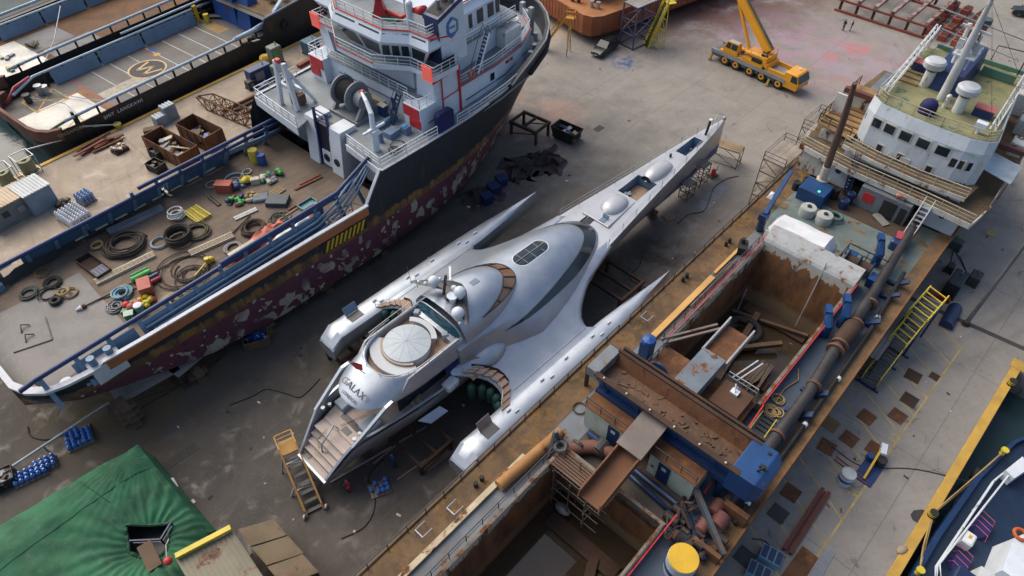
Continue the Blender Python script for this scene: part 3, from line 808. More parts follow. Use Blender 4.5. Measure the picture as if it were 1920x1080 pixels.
# ensign and its staff
b = MB(); b.tube([(6.1,.1,8.0),(5.6,.75,9.0),(5.4,1.05,9.5)], .03,5); b.build('ensign_staff', CHARCOAL, YT)
b = MB(); b.add([(5.55,.85,9.1),(5.4,1.05,9.5),(6.15,.25,8.9),(6.0,.1,8.45),(5.7,.45,8.6)], [(0,1,2),(0,2,4),(4,2,3)]); b.build('ensign', [SIGNAL], YT)
b = MB(); b.add([(5.52,.80,9.17),(5.45,.95,9.42),(5.75,.6,9.2)], [(0,1,2)]); b.build('ensign_canton', WHITE, YT)
# name on the aft fairing
fs_ = V((1.45, 0, .65)).normalized()
text_mesh('boat_name', 'GALAXY', .72, LETTER, YT, (4.95,0,7.2),(0,-1,0), fs_, .012,1.12)
text_mesh('home_port', 'LONDON', .36, LETTER, YT, (4.33,0,6.93),(0,-1,0), fs_, .01,1.05)
# --- aft cockpit under the sundeck and the stern steps
b = MB(); b.prism([(2.7,1.7),(5,2.3),(8,2.9),(13,3.2),(13,-3.2),(8,-2.9),(5,-2.3),(2.7,-1.7)], 3.9,4.2); b.build('aft_deck', GREYTEAK, YT)
for i in range(5):
 b = MB(); x0 = .45*i+(.0 if i else -.05); z = 2.35+.42*i
 w = 1.68+.05*i
 b.box(x0, x0+.62 if i < 4 else 2.75,-w+.1, w-.1, z-.5, z); b.build('stern_step', GREYTEAK, YT)
b = MB(); b.box(-.25,.02,-1.75,1.75,2.1,2.3); b.build('stern_platform_edge', SILVER, YT, bevel=.05)
b = MB(); b.box(.1,.5,.75,1.55,2.362,2.39); b.box(1.35,1.8,.85,1.6,3.62,3.65); b.box(3.6,4.1,-1.4,.9,4.205,4.225); b.box(2.9,3.4,-.9,-.1,4.205,4.225); b.build('step_mat', CHARCOAL, YT)
b = MB(); b.tube([(1.0,.0,2.9),(1.2,0,4.0),(2.6,.1,5.0),(2.8,.1,4.3)], .07,8); b.build('step_handrail', SILVER, YT, smooth=True)
for s in (1, -1):
 b = MB()
 b.loft([[(x, s*(hw-.02), zs),(x, s*(hw+.06-.28), zs+.02),(x, s*(hw-.34), min(4.3,2.3+max(0,(x-.2)*.7)))] for x, hw, zs in ((0,1.78,2.5),(.8,1.95,3.3),(1.8,2.2,4.3),(2.6,2.42,5.0),(4,2.7,5.05),(7,3.15,5.0),(10,3.5,5.05),(12.6,3.62,5.1))], ring=False)
 b.build('stern_bulwark', SILVER, YT, smooth='auto')
 b = MB()
 b.loft([[(5.6, s*2.75,6.9),(6.3, s*2.7,6.95),(6.3, s*2.45,6.95),(5.6, s*2.5,6.9)], [(2.4, s*2.42,4.9),(3.0, s*2.5,4.85),(3.0, s*2.2,4.85),(2.4, s*2.2,4.9)]]); b.build('fairing_strut', SILVER, YT)
 b = MB(); b.cbox((4.7, s*1.5,4.45),(1.5,1.1,.5),0,0,.08); b.build('cockpit_seat', mat('blue_grey_upholstery', (.30,.35,.40)), YT)
 b = MB(); b.box(7.0,12.6, s*2.05-.02, s*2.05+.02,4.2,6.5); b.build('saloon_window', WINGLASS, YT)
 b = MB(); b.cyl((2.95, s*1.95,4.75),.12,.3,10,.16); b.cyl((3.5, s*1.85,4.75),.1,.3,10,.14); b.build('mooring_winch', GALV, YT)
 # fold-down platform lip at the hull side and lobe fairing over the side stair
 b = MB(); R_ = []
 for i in range(9):
  u = i/8; w = math.sin(math.pi*min(1, u*.93+.07))**.6
  R_.append([(12.9+4.6*u, s*(3.1+(.3+1.25*w)*math.cos(math.pi*j/8*1)),5.1+(.15+.75*w)*math.sin(math.pi*j/8)) for j in range(9)])
 b.loft(R_, ring=False); b.build('side_fairing', SILVER, YT, smooth=True)
 b = MB()
 for i in range(9):
  a = R(100-13*i); z = 7.2-.27*i
  c = (12.75, s*2.9)
  q = [(c[0]+r*math.cos(aa), c[1]-s*r*math.sin(aa)*-1*-1 if False else c[1]+s*(-.75+r*math.cos(aa-R(90)+R(90))*0)) for r, aa in ((0,0),)]
  a0 = R(150-20*i); a1 = a0-R(19)
  cc = (12.7, s*2.85)
  P4 = [(cc[0]+rr*math.sin(t_), cc[1]+s*rr*(-math.cos(t_))*1) for rr, t_ in ((.75, R(5+20*i)),(1.65, R(5+20*i)),(1.65, R(24+20*i)),(.75, R(24+20*i)))]
  b.prism(P4, z-.12, z)
 b.build('side_stair', TEAK, YT)
b = MB(); b.hexa([(11.2,-3.15,4.3),(13.0,-2.75,4.3),(13.0,-2.7,4.3),(11.2,-3.1,4.3),(11.2,-2.85,6.6),(13.0,-2.8,6.7),(13.0,-2.75,6.7),(11.2,-2.8,6.6)]); b.build('navy_cover', BLUECOVER, YT)
b = MB(); b.cbox((8.6,-2.6,4.35),(1.1,1.0,.3),.1,0,.06); b.build('deck_locker', CREAM, YT)
b = MB(); b.cbox((11.2,-3.35,4.95),(1.3,.9,.6),.1,0,.15); b.build('side_console', LOUNGE, YT)
b = MB(); coil(b, (8.6, -2.6, 4.5), .3, .04, 3); b.build('mooring_line', ROPETAN, YT)
b = MB(); R_ = [[(7.6,-3.45,3.75),(9.6,-3.75,3.9),(9.9,-4.35,3.55),(8.3,-4.15,3.35)], [(7.6,-3.4,3.6),(9.6,-3.7,3.75),(9.9,-4.35,3.45),(8.3,-4.15,3.25)]]
b.loft(R_); b.build('fold_out_step', SILVER, YT)
b = MB(); b.tube([(2.2,.6,4.4),(1.4,.9,3.6),(.9,.2,3.0),(1.3,-.4,3.3),(.6,.5,2.9)], .025,5); b.tube([(3.1,.2,4.3),(5,-.4,4.3),(6,-.2,4.35)], .025,5); b.build('yellow_line', ROPETAN, YT)
# fenders hung from the wing edges: separate things
FENDER = mat('dark_green_fender_cover', (.018, .06, .045), .7, var=.3, dirt=.15)
k = 0
for y, nm in ((-4.3, 'nearest the hull'),(-4.95, 'second from the hull'),(-5.65, 'middle one of five'),(-6.35, 'second from the float'),(-6.95, 'closest to the float'),(6.3, 'nearer the hull'),(7.0, 'nearer the float')):
 b = MB(); b.lathe((0,0,0), [(.02,-.95),(.25,-.9),(.37,-.65),(.37,.45),(.25,.72),(.05,.8)], 14)
 yy = abs(y); w = YF.W(aft_x(yy)-.35, y, 3.55-.12*(yy-4))
 o = b.build('fender', FENDER, None, w, smooth=True)
 side = 'starboard' if y < 0 else 'port'
 tag(o, 'dark green fender hanging under the %s walkway of the silver yacht, %s' % (side, nm), 'fender', 'fenders hung from the yacht')
 b = MB(); b.tube([(0, 0, .75), (.1, 0, 1.6)], .02, 4); b.build('lanyard', BLACK, o)
# keel blocks and cradles under the yacht
def cradle(name, x, y, w, d_, h, label, m=RUSTDARK, rz=0.):
 t = thing(name, label, 'keel stand', YF.W(x, y, 0), YF.a+rz, 'steel stands under the yacht')
 b = MB()
 for i in (-1, 0, 1): b.box(i*w/2*.92-.12, i*w/2*.92+.12, -d_/2, d_/2, h-.3, h)
 b.box(-w/2, w/2,-d_/2-.13,-d_/2+.13, h-.31, h+.01); b.box(-w/2, w/2, d_/2-.13, d_/2+.13, h-.31, h+.01); b.build('frame', m, t)
 for i in (-1, 1):
  for j in (-1, 1):
   b = MB(); b.box(i*w*.45-.14, i*w*.45+.14, j*d_*.45-.14, j*d_*.45+.14,0, h-.32); b.build('leg', m, t)
 b = MB(); b.bar((-w*.45,-d_*.5,.2),(w*.45,-d_*.5, h-.4),.1); b.bar((-w*.45, d_*.5,.2),(w*.45, d_*.5, h-.4),.1); b.build('brace', m, t)
 return t
cradle('keel_stand', 25.5,-2.6,3.6,4.4,1.7, 'dark steel cradle on legs in the gap ahead of the starboard wing').location = at(1148,545)
cradle('keel_stand', 9.6,-3.6,3.4,4.0,1.5, 'dark steel cradle in the shade under the starboard aft notch').location = at(790,838)
cradle('keel_stand', 9.2,8.2,3.4,2.2,1.45, 'steel stand propping the tail of the port float')
cradle('keel_stand', 9.6,-8.2,3.0,1.9,1.45, 'steel stand propping the tail of the starboard float')
for i, (x, h, lab) in enumerate(((34,.95, 'under the foredeck'),(43.5,.95, 'under the forward well'),(18,.95, 'under the cabin'),(4,.95, 'under the stern steps'))):
 t = thing('keel_block', 'stack of timber keel blocks %s of the silver yacht' % lab, 'keel block', YF.W(x, 0,0), YF.a, 'keel blocks under the yacht')
 for j in range(3):
  b = MB(); b.cbox((0,0,.15+.31*j),(1.2 if j % 2 else .5,.5 if j % 2 else 1.6,.3)); b.build('timber', BROWNWOOD, t)
# ================================================================== offshore supply ship
TF = Frame(-39.611, 31.241, 49.2).shift(0, 1.5)
TS = thing('supply_ship', 'big offshore supply ship with white bridge, black upper hull and blotched purple bottom, propped ashore', 'ship', TF.W(0,0,0), TF.a)
def ship_hull_material():
 m, nt, b, P = base('blotched_hull_paint')
 se = nt.nodes.new('ShaderNodeSeparateXYZ'); nt.links.new(P, se.inputs[0]); z = se.outputs[2]
 st = vmul(nt, P, (1, 1, .8))
 n1 = noise_(nt, P, .16,4,.6); n2 = noise_(nt, st, .8,3,.5,.25); n3 = noise_(nt, P, 2.4,8,.7); n4 = noise_(nt, vmul(nt, P, (1,1,.25)),1.1,6,.65)
 purple = mixc(nt, step_(nt, n1, .4, .62), (.092, .032, .055), (.125, .032, .045))
 purple = mixc(nt, step_(nt, n3, .45, .7, 0, .6), purple, (.04, .018, .035))
 # large cream patches where the antifouling has come away
 zl = step_(nt, z, 5.2, 3.4)
 n2 = math_(nt, 'MULTIPLY_ADD', zl, .05, math_(nt, 'SUBTRACT', n2, .035))
 k = math_(nt, 'MULTIPLY', step_(nt, n2, .55, .585), step_(nt, n1, .38, .56))
 purple = mixc(nt, k, purple, mixc(nt, n3, (.22, .20, .17), (.42, .40, .33)))
 halo = math_(nt, 'SUBTRACT', step_(nt, n2, .51, .545), step_(nt, n2, .55, .565))
 purple = mixc(nt, math_(nt, 'MULTIPLY', halo, .5), purple, (.035, .015, .03))
 vor = nt.nodes.new('ShaderNodeTexVoronoi'); nt.links.new(P, vor.inputs[0]); vor.inputs['Scale'].default_value = 1.0
 purple = mixc(nt, step_(nt, vor.outputs['Distance'], .17, .13), purple, (.42, .40, .36))
 # black topsides, flaking to rust
 top = mixc(nt, step_(nt, n4, .58, .68, 0, .7), (.016, .020, .026), (.07, .045, .025))
 top = mixc(nt, step_(nt, n3, .66, .72, 0, .8), top, (.30, .30, .30))
 top = mixc(nt, step_(nt, n3, .55, .75, 0, .6), top, (.05, .045, .045))
 edge = math_(nt, 'ADD', z, math_(nt, 'MULTIPLY_ADD', n4, 1.6, -.8))
 mid = mixc(nt, step_(nt, n4, .4, .6), (.22, .12, .035), (.09, .05, .03))
 c = mixc(nt, step_(nt, edge, 5.0, 5.3), purple, mid)
 c = mixc(nt, step_(nt, edge, 5.9, 6.3), c, top)
 nt.links.new(c, b.inputs['Base Color']); b.inputs['Roughness'].default_value = .62
 bump_(nt, b, n3, .2, .03)
 return m
HULLM = ship_hull_material()
STRIPE = mat('orange_brown_hull_band', (.38,.13,.045),.6, var=.2, dirt=.4, dcol=(.12,.06,.03))
CAP = mat('pale_gunwale_paint', (.50, .53, .58), .5, var=.15, dirt=.35, rust=.08)
TUGWOOD = planks('wooden_work_deck', (.135,.098,.072),(.20,.152,.112), TF.a, .32,6.,.5,(.045,.038,.033),.85,.025)
SHIPGREY = mat('ship_deck_grey', (.20,.235,.26),.6, var=.2, dirt=.35, dcol=(.12,.11,.10))
TH = [(0,5.2,7.5),(.5,6.6,7.5),(1.5,7.7,7.5),(3,8.2,7.5),(5,8.5,7.6),(5.6,8.55,7.85),(9,8.8,7.85),(16,9.1,7.85),(25,9.5,7.85),(30.6,9.75,7.85),(32.6,9.85,10.75),(38,10.05,10.8),(44,10.25,11.0),(49,10.2,11.35),(54,9.7,11.8),(58,8.5,12.2),(60.5,7.0,12.5),(62.3,5.2,12.65),(63.5,3.4,12.75),(64.2,1.7,12.8),(64.5,.3,12.8)]
TBOT = [(0,5.0,4.8),(3,7.2,4.2),(7,8.0,3.0),(13,8.6,1.3),(20,9.3,.85),(28,9.9,.8),(36,10.0,.8),(41,9.5,.8),(46,8.2,.8),(52,6.0,.8),(56,4.2,.8),(59,2.4,.9),(61,1.0,2.0),(62.6,.3,6),(64.5,.1,11)]
xs = [0,.5,1.5,3,5,5.6,9,13,16,20,25,29,30.6,31.6,32.6,35,38,41,44,46.5,49,51.5,54,56,58,59.3,60.5,62.3,63.5,64.2,64.5]
def hull_ring(x, HT_, TB_):
 hw, zs = lerp_tab(HT_, x); hb, kz = lerp_tab(TB_, x); hb = min(hb, hw)
 port = []
 for f, e in ((0,1),(.08,1),(.2,1),(.36,.99),(.55,.99),(.78,.985),(.93,.97),(1,.91)):
  g = (1-f)**1.15
  port.append(((hb+(hw-hb)*g)*(1-(1-e)*(1 if f > .5 else .3)), zs+(kz-zs)*f))
 k, dz = (.91, -1.0) if x < 30.7 else (1, 0)
 return [(x, y*k, z+(dz if i == 0 else dz*.3 if i == 1 else 0)) for i, (y, z) in enumerate(port)]+[(x, 0, kz)]+[(x, -y, z) for y, z in reversed(port)]
def hull_y(x, z):
 r = hull_ring(x, TH, TBOT)[9:]
 for a, c in zip(r, r[1:]):
  if a[2] <= z <= c[2]: return a[1]+(c[1]-a[1])*(z-a[2])/max(1e-6, c[2]-a[2])
 return r[-1][1]
mb = MB(); rings = [hull_ring(x, TH, TBOT) for x in xs]; mb.loft(rings, ring=False); mb.add(rings[0], [tuple(range(len(rings[0])))])
mb.build('hull', HULLM, TS, smooth='auto')
def side_strip(name, x0, x1, dz0, dz1, m, off=.035, step=1.2, th=None, sides=(1, -1)):
 for s in sides:
  mb = MB(); R_ = []; n = max(2, int((x1-x0)/step))
  for i in range(n+1):
   x = x0+(x1-x0)*i/n; hw, zs = lerp_tab(TH, x)
   if th: R_.append([(x, s*(hw+off), zs+dz0),(x, s*(hw+off), zs+dz1),(x, s*(hw-th), zs+dz1),(x, s*(hw-th), zs+dz0)])
   else: R_.append([(x, s*(hw+off), zs+dz0), (x, s*(hw+off), zs+dz1)])
  mb.loft(R_, ring=bool(th), caps=bool(th)); mb.build(name, m, TS)
side_strip('hull_band', 5.7, 30.5, -.95, -.02, STRIPE, .04, sides=(-1,))
side_strip('gunwale_cap', 5.6, 30.6, -.02, .12, CAP, .07, th=.28, sides=(-1,))
side_strip('gunwale_cap', 32.7, 47, -.02, .06, CAP, .05, th=.2)
for s in (-1,):
 b = MB(); b.hexa([(30.5, s*9.63,7.84),(32.6, s*9.73,10.78),(32.9, s*9.73,10.78),(30.9, s*9.63,7.84),(30.5, s*9.3,7.86),(32.6, s*9.4,10.8),(32.9, s*9.4,10.8),(30.9, s*9.3,7.86)]); b.build('sheer_step', CAP, TS)
# rounded stern rail
b = MB(); q = [(x, s*lerp_tab(TH, x)[0], 7.5) for s, L_ in ((1, [5.6,4.2,3,2,1.5,.9,.5,0]),(-1, [0,.5,.9,1.5,2,3,4.2,5.6])) for x in L_]
b.loft([[(x*1.0+.0, y*1.01, z-.1),(x, y*1.01, z+.14),(x+.45*(1 if x < 2 else .2), y*.95, z+.14),(x+.45*(1 if x < 2 else .2), y*.95, z-.1)] for x, y, z in q]); b.build('stern_rail', CAP, TS, smooth='auto')
# aft work deck
mb = MB(); dp = [(.1, 5.2), (.6, 6.5), (1.6, 7.6), (5, 8.35), (16, 8.95), (33.5, 9.4)]
mb.poly([(x, y*(.9 if x < 30 else 1),6.1) for x, y in dp]+[(x, -y, 6.1) for x, y in reversed(dp)][0:]); mb.v = mb.v; mb.f[0] = tuple(reversed(mb.f[0])); mb.build('work_deck', TUGWOOD, TS)
b = MB(); b.prism([(.15,-5),(.5,-6.0),(2.2,-6.2),(8.8,-5.2),(9.2,4.4),(2,4.8),(.4,5.0)][::1], 6.1,6.115); b.build('steel_deck_plate', mat('worn_steel_plate', (.20,.19,.18),.7, var=.2, dirt=.45, dcol=(.30,.27,.23)), TS)
b = MB()
for p, q in (((1.6,-.4),(4.2,-1.4)),((4.2,-1.4),(4.9,1.4))): b.bar((p[0], p[1], 6.15),(q[0], q[1], 6.15),.1)
for x, y in ((3.2,1.2),(3.0,-.1)): b.tube([(x-.3, y, 6.15),(x, y+.6,6.4),(x+.5, y+.3,6.2)], .06)
b.build('tow_pins', DARK, TS)
for s in (1, -1):
 b = MB()
 if s < 0: segs = [((.4,7.0,8.35),(1.6,7.0,8.5),(30,7.1,8.5),(33.2,7.3,9.6)),((16.8,7.45,9.15),(29,7.5,9.2),(33.2,7.6,11.0))]
 else: segs = [((.4,7.0,8.4),(1.6,7.0,8.5),(33,7.1,8.5)),((17.4,6.95,9.2),(33,7.0,9.2))]
 for q in segs: b.tube([(x, s*y, z) for x, y, z in q], .2, 10)
 b.build('crash_bar', BLUE, TS, smooth='auto')
 b = MB()
 for i, x in enumerate([1.8, 4.4]+[6.9+2.45*k for k in range(11)]):
  b.bar((x, s*7.05, 8.4), (x, s*8.35, 6.15), .34, .2)
  if x > 16.5: b.bar((x, s*6.98 if s > 0 else s*7.5, 9.15), (x, s*7.2, 8.3), .3, .18)
 b.build('rail_post', STEELBLUE, TS)
 b = MB()
 x0, x1 = (6.4, 27.5) if s > 0 else (4.4, 29.5)
 if s > 0:
  segs = [(6.4, 12.1), (12.3, 19.2), (20.2, 27.0)]
  for a, c in segs: b.hexa([(a, 8.15,6.45),(c, 8.15,6.45),(c, 8.25,6.45),(a, 8.25,6.45),(a, 7.2,8.35),(c, 7.2,8.35),(c, 7.3,8.35),(a, 7.3,8.35)])
  b.build('rail_panel', mat('blue_rail_panel', (.055,.125,.23),.5, var=.2, dirt=.35, dcol=(.12,.11,.10), rust=.1), TS)
  b = MB()
  for a, c in [(7+1.9*k, 8.2+1.9*k) for k in range(10)]: b.bar((a, 8.02,6.62),(c, 8.02,6.62),.1,.16)
  b.build('freeing_slot', CREAM, TS)
  b = MB()
  for k in range(4): b.bar((19.3+.25*k, 7.5,7.9-.5*k),(19.9+.25*k*0,8.3,7.9-.5*k),.22,.05)
  b.bar((19.3,7.3,8.2),(19.3,8.3,6.2),.08); b.bar((20.1,7.3,8.2),(20.1,8.3,6.2),.08); b.build('rail_ladder', GALV, TS)
 else:
  for a, c in [(3.9,8.8),(9.4,27)]: b.hexa([(a, -8.0,6.2),(c, -8.0,6.2),(c, -8.1,6.2),(a, -8.1,6.2),(a, -7.2,8.1),(c, -7.2,8.1),(c, -7.3,8.1),(a, -7.3,8.1)])
  b.build('rail_panel', STEELBLUE, TS)
 for j, (y, z, r) in enumerate(((7.75,7.75,.13),(8.02,7.45,.13),(8.3,7.1,.11),(8.55,6.85,.09))):
  b = MB(); e = 29.5-(j*.5)
  pts = [(9.5+j*.4, s*y, z),(26, s*(y+.05), z),(28.5, s*(y-.15), z+.5*(1 if s < 0 else 0)),(30.5, s*(y-.5), z+1.3*(1 if s < 0 else 0)),(33, s*(y-.6),10.3 if s < 0 else z)]
  b.tube(pts, r, 7); b.build('deck_pipe', STEELBLUE, TS, smooth=True)
b = MB()
for k in range(26): x = rnd(22.5,27); y = -rnd(7.9,9.0); b.cbox((x, y, 6.5+rnd(0,.4)),(rnd(.2,.5), rnd(.2,.5), rnd(.3,.8)), rnd(0,2))
for k in range(10): x = rnd(10, 22); b.cbox((x, -8.6, 6.3), (.4, .3, .4))
b.build('valve_gear', STEELBLUE, TS)
b = MB(); b.box(27.2,30.2,-9.3,-7.6,6.1,6.13); b.build('rusty_plate', mat('orange_rust_plate', (.28,.14,.05),.8, dirt=.4), TS)
b = MB(); b.rail([(27.2,-7.9,6.3),(30,-7.9,6.3)], 1.3,.05,1.4,2); b.bar((30,-7.9,7.6),(30.4,-9.4,7.9),.07); b.bar((27.2,-7.9,7.6),(27.2,-9.3,7.6),.07); b.build('gangway_gate', STEELBLUE, TS)
b = MB()
for i in range(9):
 x = 25.2+.5*i; y5 = hull_y(x, 5.7)-.13; y6 = hull_y(x+.4,6.75)-.13; b.hexa([(x, y5,5.7),(x+.25, y5,5.7),(x+.25, y5+.2,5.7),(x, y5+.2,5.7),(x+.45, y6,6.75),(x+.7, y6,6.75),(x+.7, y6+.2,6.75),(x+.45, y6+.2,6.75)])
b.build('hazard_stripes', YELLOW, TS)
b = MB(); b.hexa([(x, hull_y(x, z)-o_, z) for z in (5.65,6.8) for x, o_ in ((25.,.09),(30.,.09),(30.,-.2),(25.,-.2))]); b.build('hazard_board', BLACK, TS)
# stern quarter fittings
b = MB(); b.box(4.6, 7.0, -8.6, -7.4, 6.1, 7.7); b.build('quarter_box', CAP, TS)
for x in (5.1, 6.4):
 b = MB(); b.cyl((x, -8.0, 7.7), .28, .75, 12, .3); b.build('mooring_post', STEELBLUE, TS)
b = MB(); b.cyl((3.0,-7.2,6.1),.3,.8,12); b.cyl((3.0,-7.2,6.9),.45,.12,12); b.build('capstan', CAP, TS)
b = MB(); b.cyl((1.3,-6.2,6.1),.14,1.,10); b.cyl((1.5,-5.5,6.1),.14,.9,10); b.build('stern_bitts', GALV, TS)
b = MB(); b.hexa([(.9,7.6,6.1),(4.2,8.3,6.1),(4.2,7.2,6.1),(1.2,6.6,6.1),(.9,7.6,7.2),(4.2,8.3,7.2),(4.2,7.2,6.7),(1.2,6.6,6.7)]); b.build('stern_locker', STEELBLUE, TS)
# --- forecastle deck with its two cut-out aft edges
FD = 10.8
fpoly = [(32.5,9.55),(32.3,7.1),(31.9,1.6),(34.3,2.4),(34.3,-2.9),(33.3,-4.2),(32.7,-9.6),(38,-9.85),(44,-10.1),(49,-10.1),(54,-9.6),(58,-8.4),(60.5,-6.9),(62.3,-5.1),(63.5,-3.3),(64.2,-1.5),(64.2,1.5),(63.5,3.3),(62.3,5.1),(60.5,6.9),(58,8.4),(54,9.6),(49,10.1),(44,10.1),(38,9.85)]
def fdz(p): return FD-.12+max(0, (p[0]-44)*.045)
mb = MB(); mb.prism(list(reversed(fpoly)), lambda p: fdz(p)-.22, fdz); mb.build('forecastle_deck', SHIPGREY, TS)
b = MB()
for a, c in zip(fpoly[:3], fpoly[1:3]): b.hexa([(a[0]-.06, a[1], 9.9),(c[0]-.06, c[1], 9.9),(c[0]+.02, c[1], 9.9),(a[0]+.02, a[1], 9.9),(a[0]-.06, a[1], 10.85),(c[0]-.06, c[1], 10.85),(c[0]+.02, c[1], 10.85),(a[0]+.02, a[1], 10.85)])
b.build('deck_edge_skirt', WHITE, TS)
b = MB(); a, c = (33.2, -4.2), (32.6, -9.7)
b.hexa([(a[0]-.06, a[1], 10.1),(c[0]-.06, c[1], 10.1),(c[0]+.02, c[1], 10.1),(a[0]+.02, a[1], 10.1),(a[0]-.06, a[1], 10.85),(c[0]-.06, c[1], 10.85),(c[0]+.02, c[1], 10.85),(a[0]+.02, a[1], 10.85)]); b.build('deck_edge_skirt', WHITE, TS)
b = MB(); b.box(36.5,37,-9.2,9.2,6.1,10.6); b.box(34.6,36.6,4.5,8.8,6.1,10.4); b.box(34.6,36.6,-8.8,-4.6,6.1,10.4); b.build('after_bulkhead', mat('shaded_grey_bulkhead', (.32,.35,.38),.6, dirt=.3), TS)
# towers either side of the navy tow-wire door
for y0, y1 in ((.95, 2.6), (-2.9, -1.1)):
 b = MB(); b.hexa([(33.0, y0,6.1),(35.6, y0,6.1),(35.6, y1,6.1),(33.0, y1,6.1),(33.6, y0,11.2),(35.6, y0,11.2),(35.6, y1,11.2),(33.6, y1,11.2)]); b.build('wire_tower', WHITE, TS, bevel=.05)
b = MB(); b.hexa([(33.4,-1.05,6.1),(34.6,-1.05,6.1),(34.6,.9,6.1),(33.4,.9,6.1),(33.75,-1.05,10.9),(34.6,-1.05,10.9),(34.6,.9,10.9),(33.75,.9,10.9)]); b.build('wire_door', mat('near_black_blue', (.008,.012,.03),.5, dirt=.15), TS)
b = MB(); b.hexa([(33.3,-.75,6.3),(33.42,-.75,6.3),(33.42,.6,6.3),(33.3,.6,6.3),(33.43,-.75,8.0),(33.55,-.75,8.0),(33.55,.6,8.0),(33.43,.6,8.0)]); b.build('door_panel', WHITE, TS)
b = MB(); b.lathe((33.36,-.07,7.2), [(.45,-.05),(.45,.05),(.3,.05),(.3,-.05)], 20, 'x'); b.lathe((33.30,-2.0,7.6), [(.01,-.2),(.42,-.2),(.42,.25)], 14, 'x'); b.build('fairlead_ring', BLACK, TS)
for y in (-1.07, .92):
 b = MB(); b.bar((33.3, y, 6.1),(33.75, y, 12.6),.28,.2); b.build('door_post', BLUE, TS)
b = MB()
for z in (11.4, 11.9, 12.4): b.bar((33.7, -1.05, z), (33.7, .9, z), .1)
b.build('door_head', BLUE, TS)
# tow winch
wn_ = thing; b = MB(); b.box(35.9,39.3,-2.6,1.6,10.7,11.05); b.bar((36.3,1.2,11),(37.6,1.2,12.6),.3,.5); b.bar((38.9,1.2,11),(37.6,1.2,12.6),.3,.5); b.bar((36.3,-2.3,11),(37.6,-2.3,12.6),.3,.5); b.bar((38.9,-2.3,11),(37.6,-2.3,12.6),.3,.5)
wb = b.build('winch_bed', GREY, TS)
b = MB(); b.lathe((37.6,0,12.7), [(1.05,-.95),(1.05,1.0)], 28, 'y'); b.build('wire_drum', ROPEDARK, wb)
for y0 in (-1.15, 1.0):
 b = MB(); b.lathe((37.6,0,12.7), [(.4, y0),(1.5, y0),(1.5, y0+.16),(.4, y0+.16)], 32, 'y'); b.build('drum_flange', GREY, wb, smooth='auto')
b = MB(); b.lathe((37.6,0,12.7), [(.5,-2.4),(.85,-2.4),(.85,-1.5),(.5,-1.4)], 20, 'y'); b.build('winch_motor', GREY, wb, smooth='auto')
b = MB()
for k in range(9): b.torus((37.6, -.85+.21*k, 12.7), 1.09, .09, 28, 5, 'y')
b.build('wire_turns', BLACK, wb)
# knuckle crane on the starboard side, A-frame davit to port
b = MB(); b.cyl((34.6,-7.0,10.7),.35,2.0,12); b.cbox((34.6,-7.0,12.7),(.8,.8,.5)); cb_ = b.build('deck_crane', WHITE, TS)
b = MB(); b.tube([(34.6,-7.0,12.8),(34.9,-6.7,14.4),(35.4,-5.6,15.0),(36.0,-4.3,15.1)], [.26,.24,.2,.14], 8); b.bar((33.4,-7.0,13.0),(35.9,-7.1,13.1),.2); b.build('crane_jib', WHITE, cb_)
b = MB(); b.cbox((36.1, -4.2, 15.1), (.35, .3, .3)); b.build('jib_head', SIGNAL, cb_)
b = MB()
for x, y, x1 in ((33.6, 6.5, 34.3), (33.9, 4.2, 34.4)):
 b.bar((x, y, 10.7), (x1-.4, (y+5.5)/2, 15.6), .4);
b.bar((34.0,6.2,12.9),(34.1,4.6,12.9),.3); b.bar((33.8,5.6,15.6),(35.8,6.6,10.8),.32); b.bar((33.9,5.3,15.5),(36.2,4.3,10.8),.32); b.bar((35.4,6.4,12),(35.6,4.6,12),.3)
af = b.build('davit_frame', WHITE, TS)
b = MB(); b.cbox((33.85, 5.5, 15.75), (.4, .5, .35)); b.build('davit_head', SIGNAL, af)
b = MB(); b.cyl((34.6,5.5,10.8),.4,1.2,12); b.cbox((35.0,4.9,11.3),(.8,.6,1.0)); b.build('davit_winch', mat('rusty_drum', (.13,.08,.05),.8), af)
# lockers, hose box, chest, liferaft on the winch deck
for c, d_, m, nm in (((40.0-.1,-1.3,11.15),(.65,2.1,.8), CREAM, 'cream_chest'),((39.9,.2,11.1),(.5,.8,.8), BROWNWOOD, 'wooden_box'),((39.0,-3.1,11.3),(.6,.9,1.2), BLUE, 'navy_locker'),((37.2,-6.3,11.0),(1.3,1.1,.6), STEELBLUE, 'tool_bin'),((38.4,-7.0,11.1),(.8,.9,.8), STEELBLUE, 'tool_bin'),((35.8,-6.2,11.2),(.5,.5,1.0), STEELBLUE, 'vent_box')):
 b = MB(); b.cbox(c, d_, .05, 0, .04); b.build(nm, m, TS)
b = MB(); b.cbox((38.3,-7.0,11.54),(.5,.4,.06),.3); b.build('blue_tray', mat('sky_blue_plastic', (.05,.3,.6),.5), TS)
b = MB(); b.cbox((39.0,-3.1,11.94),(.66,.96,.08),.05); b.build('locker_lid', CREAM, TS)
b = MB(); b.torus((36.4,-8.0,10.82),.7,.05,20,5); coil(b, (35.6,-8.4,10.8),.5,.05,3); coil(b, (37.6,-5.6,10.8),.55,.04,2.3); b.build('deck_hose', ROPEDARK, TS)
b = MB(); R_ = []
for z, e in ((10.9,0),(11.1,.06),(12.7,.06),(12.95,-.25)): R_.append([(40.2-e, -9.9, z),(42.2+e, -9.95, z),(42.2+e, -9.3, z),(40.2-e, -9.25, z)])
b.loft(R_); b.build('canvas_cover', BLUECOVER, TS, bevel=.1)
b = MB(); b.bar((37,-4.4,11.0),(39.4,-4.6,11.0),.5,.5); b.bar((36.2,-4.4,10.9),(39.5,-4.7,11.5),.12); b.build('wind_pipe', STEELBLUE, TS)
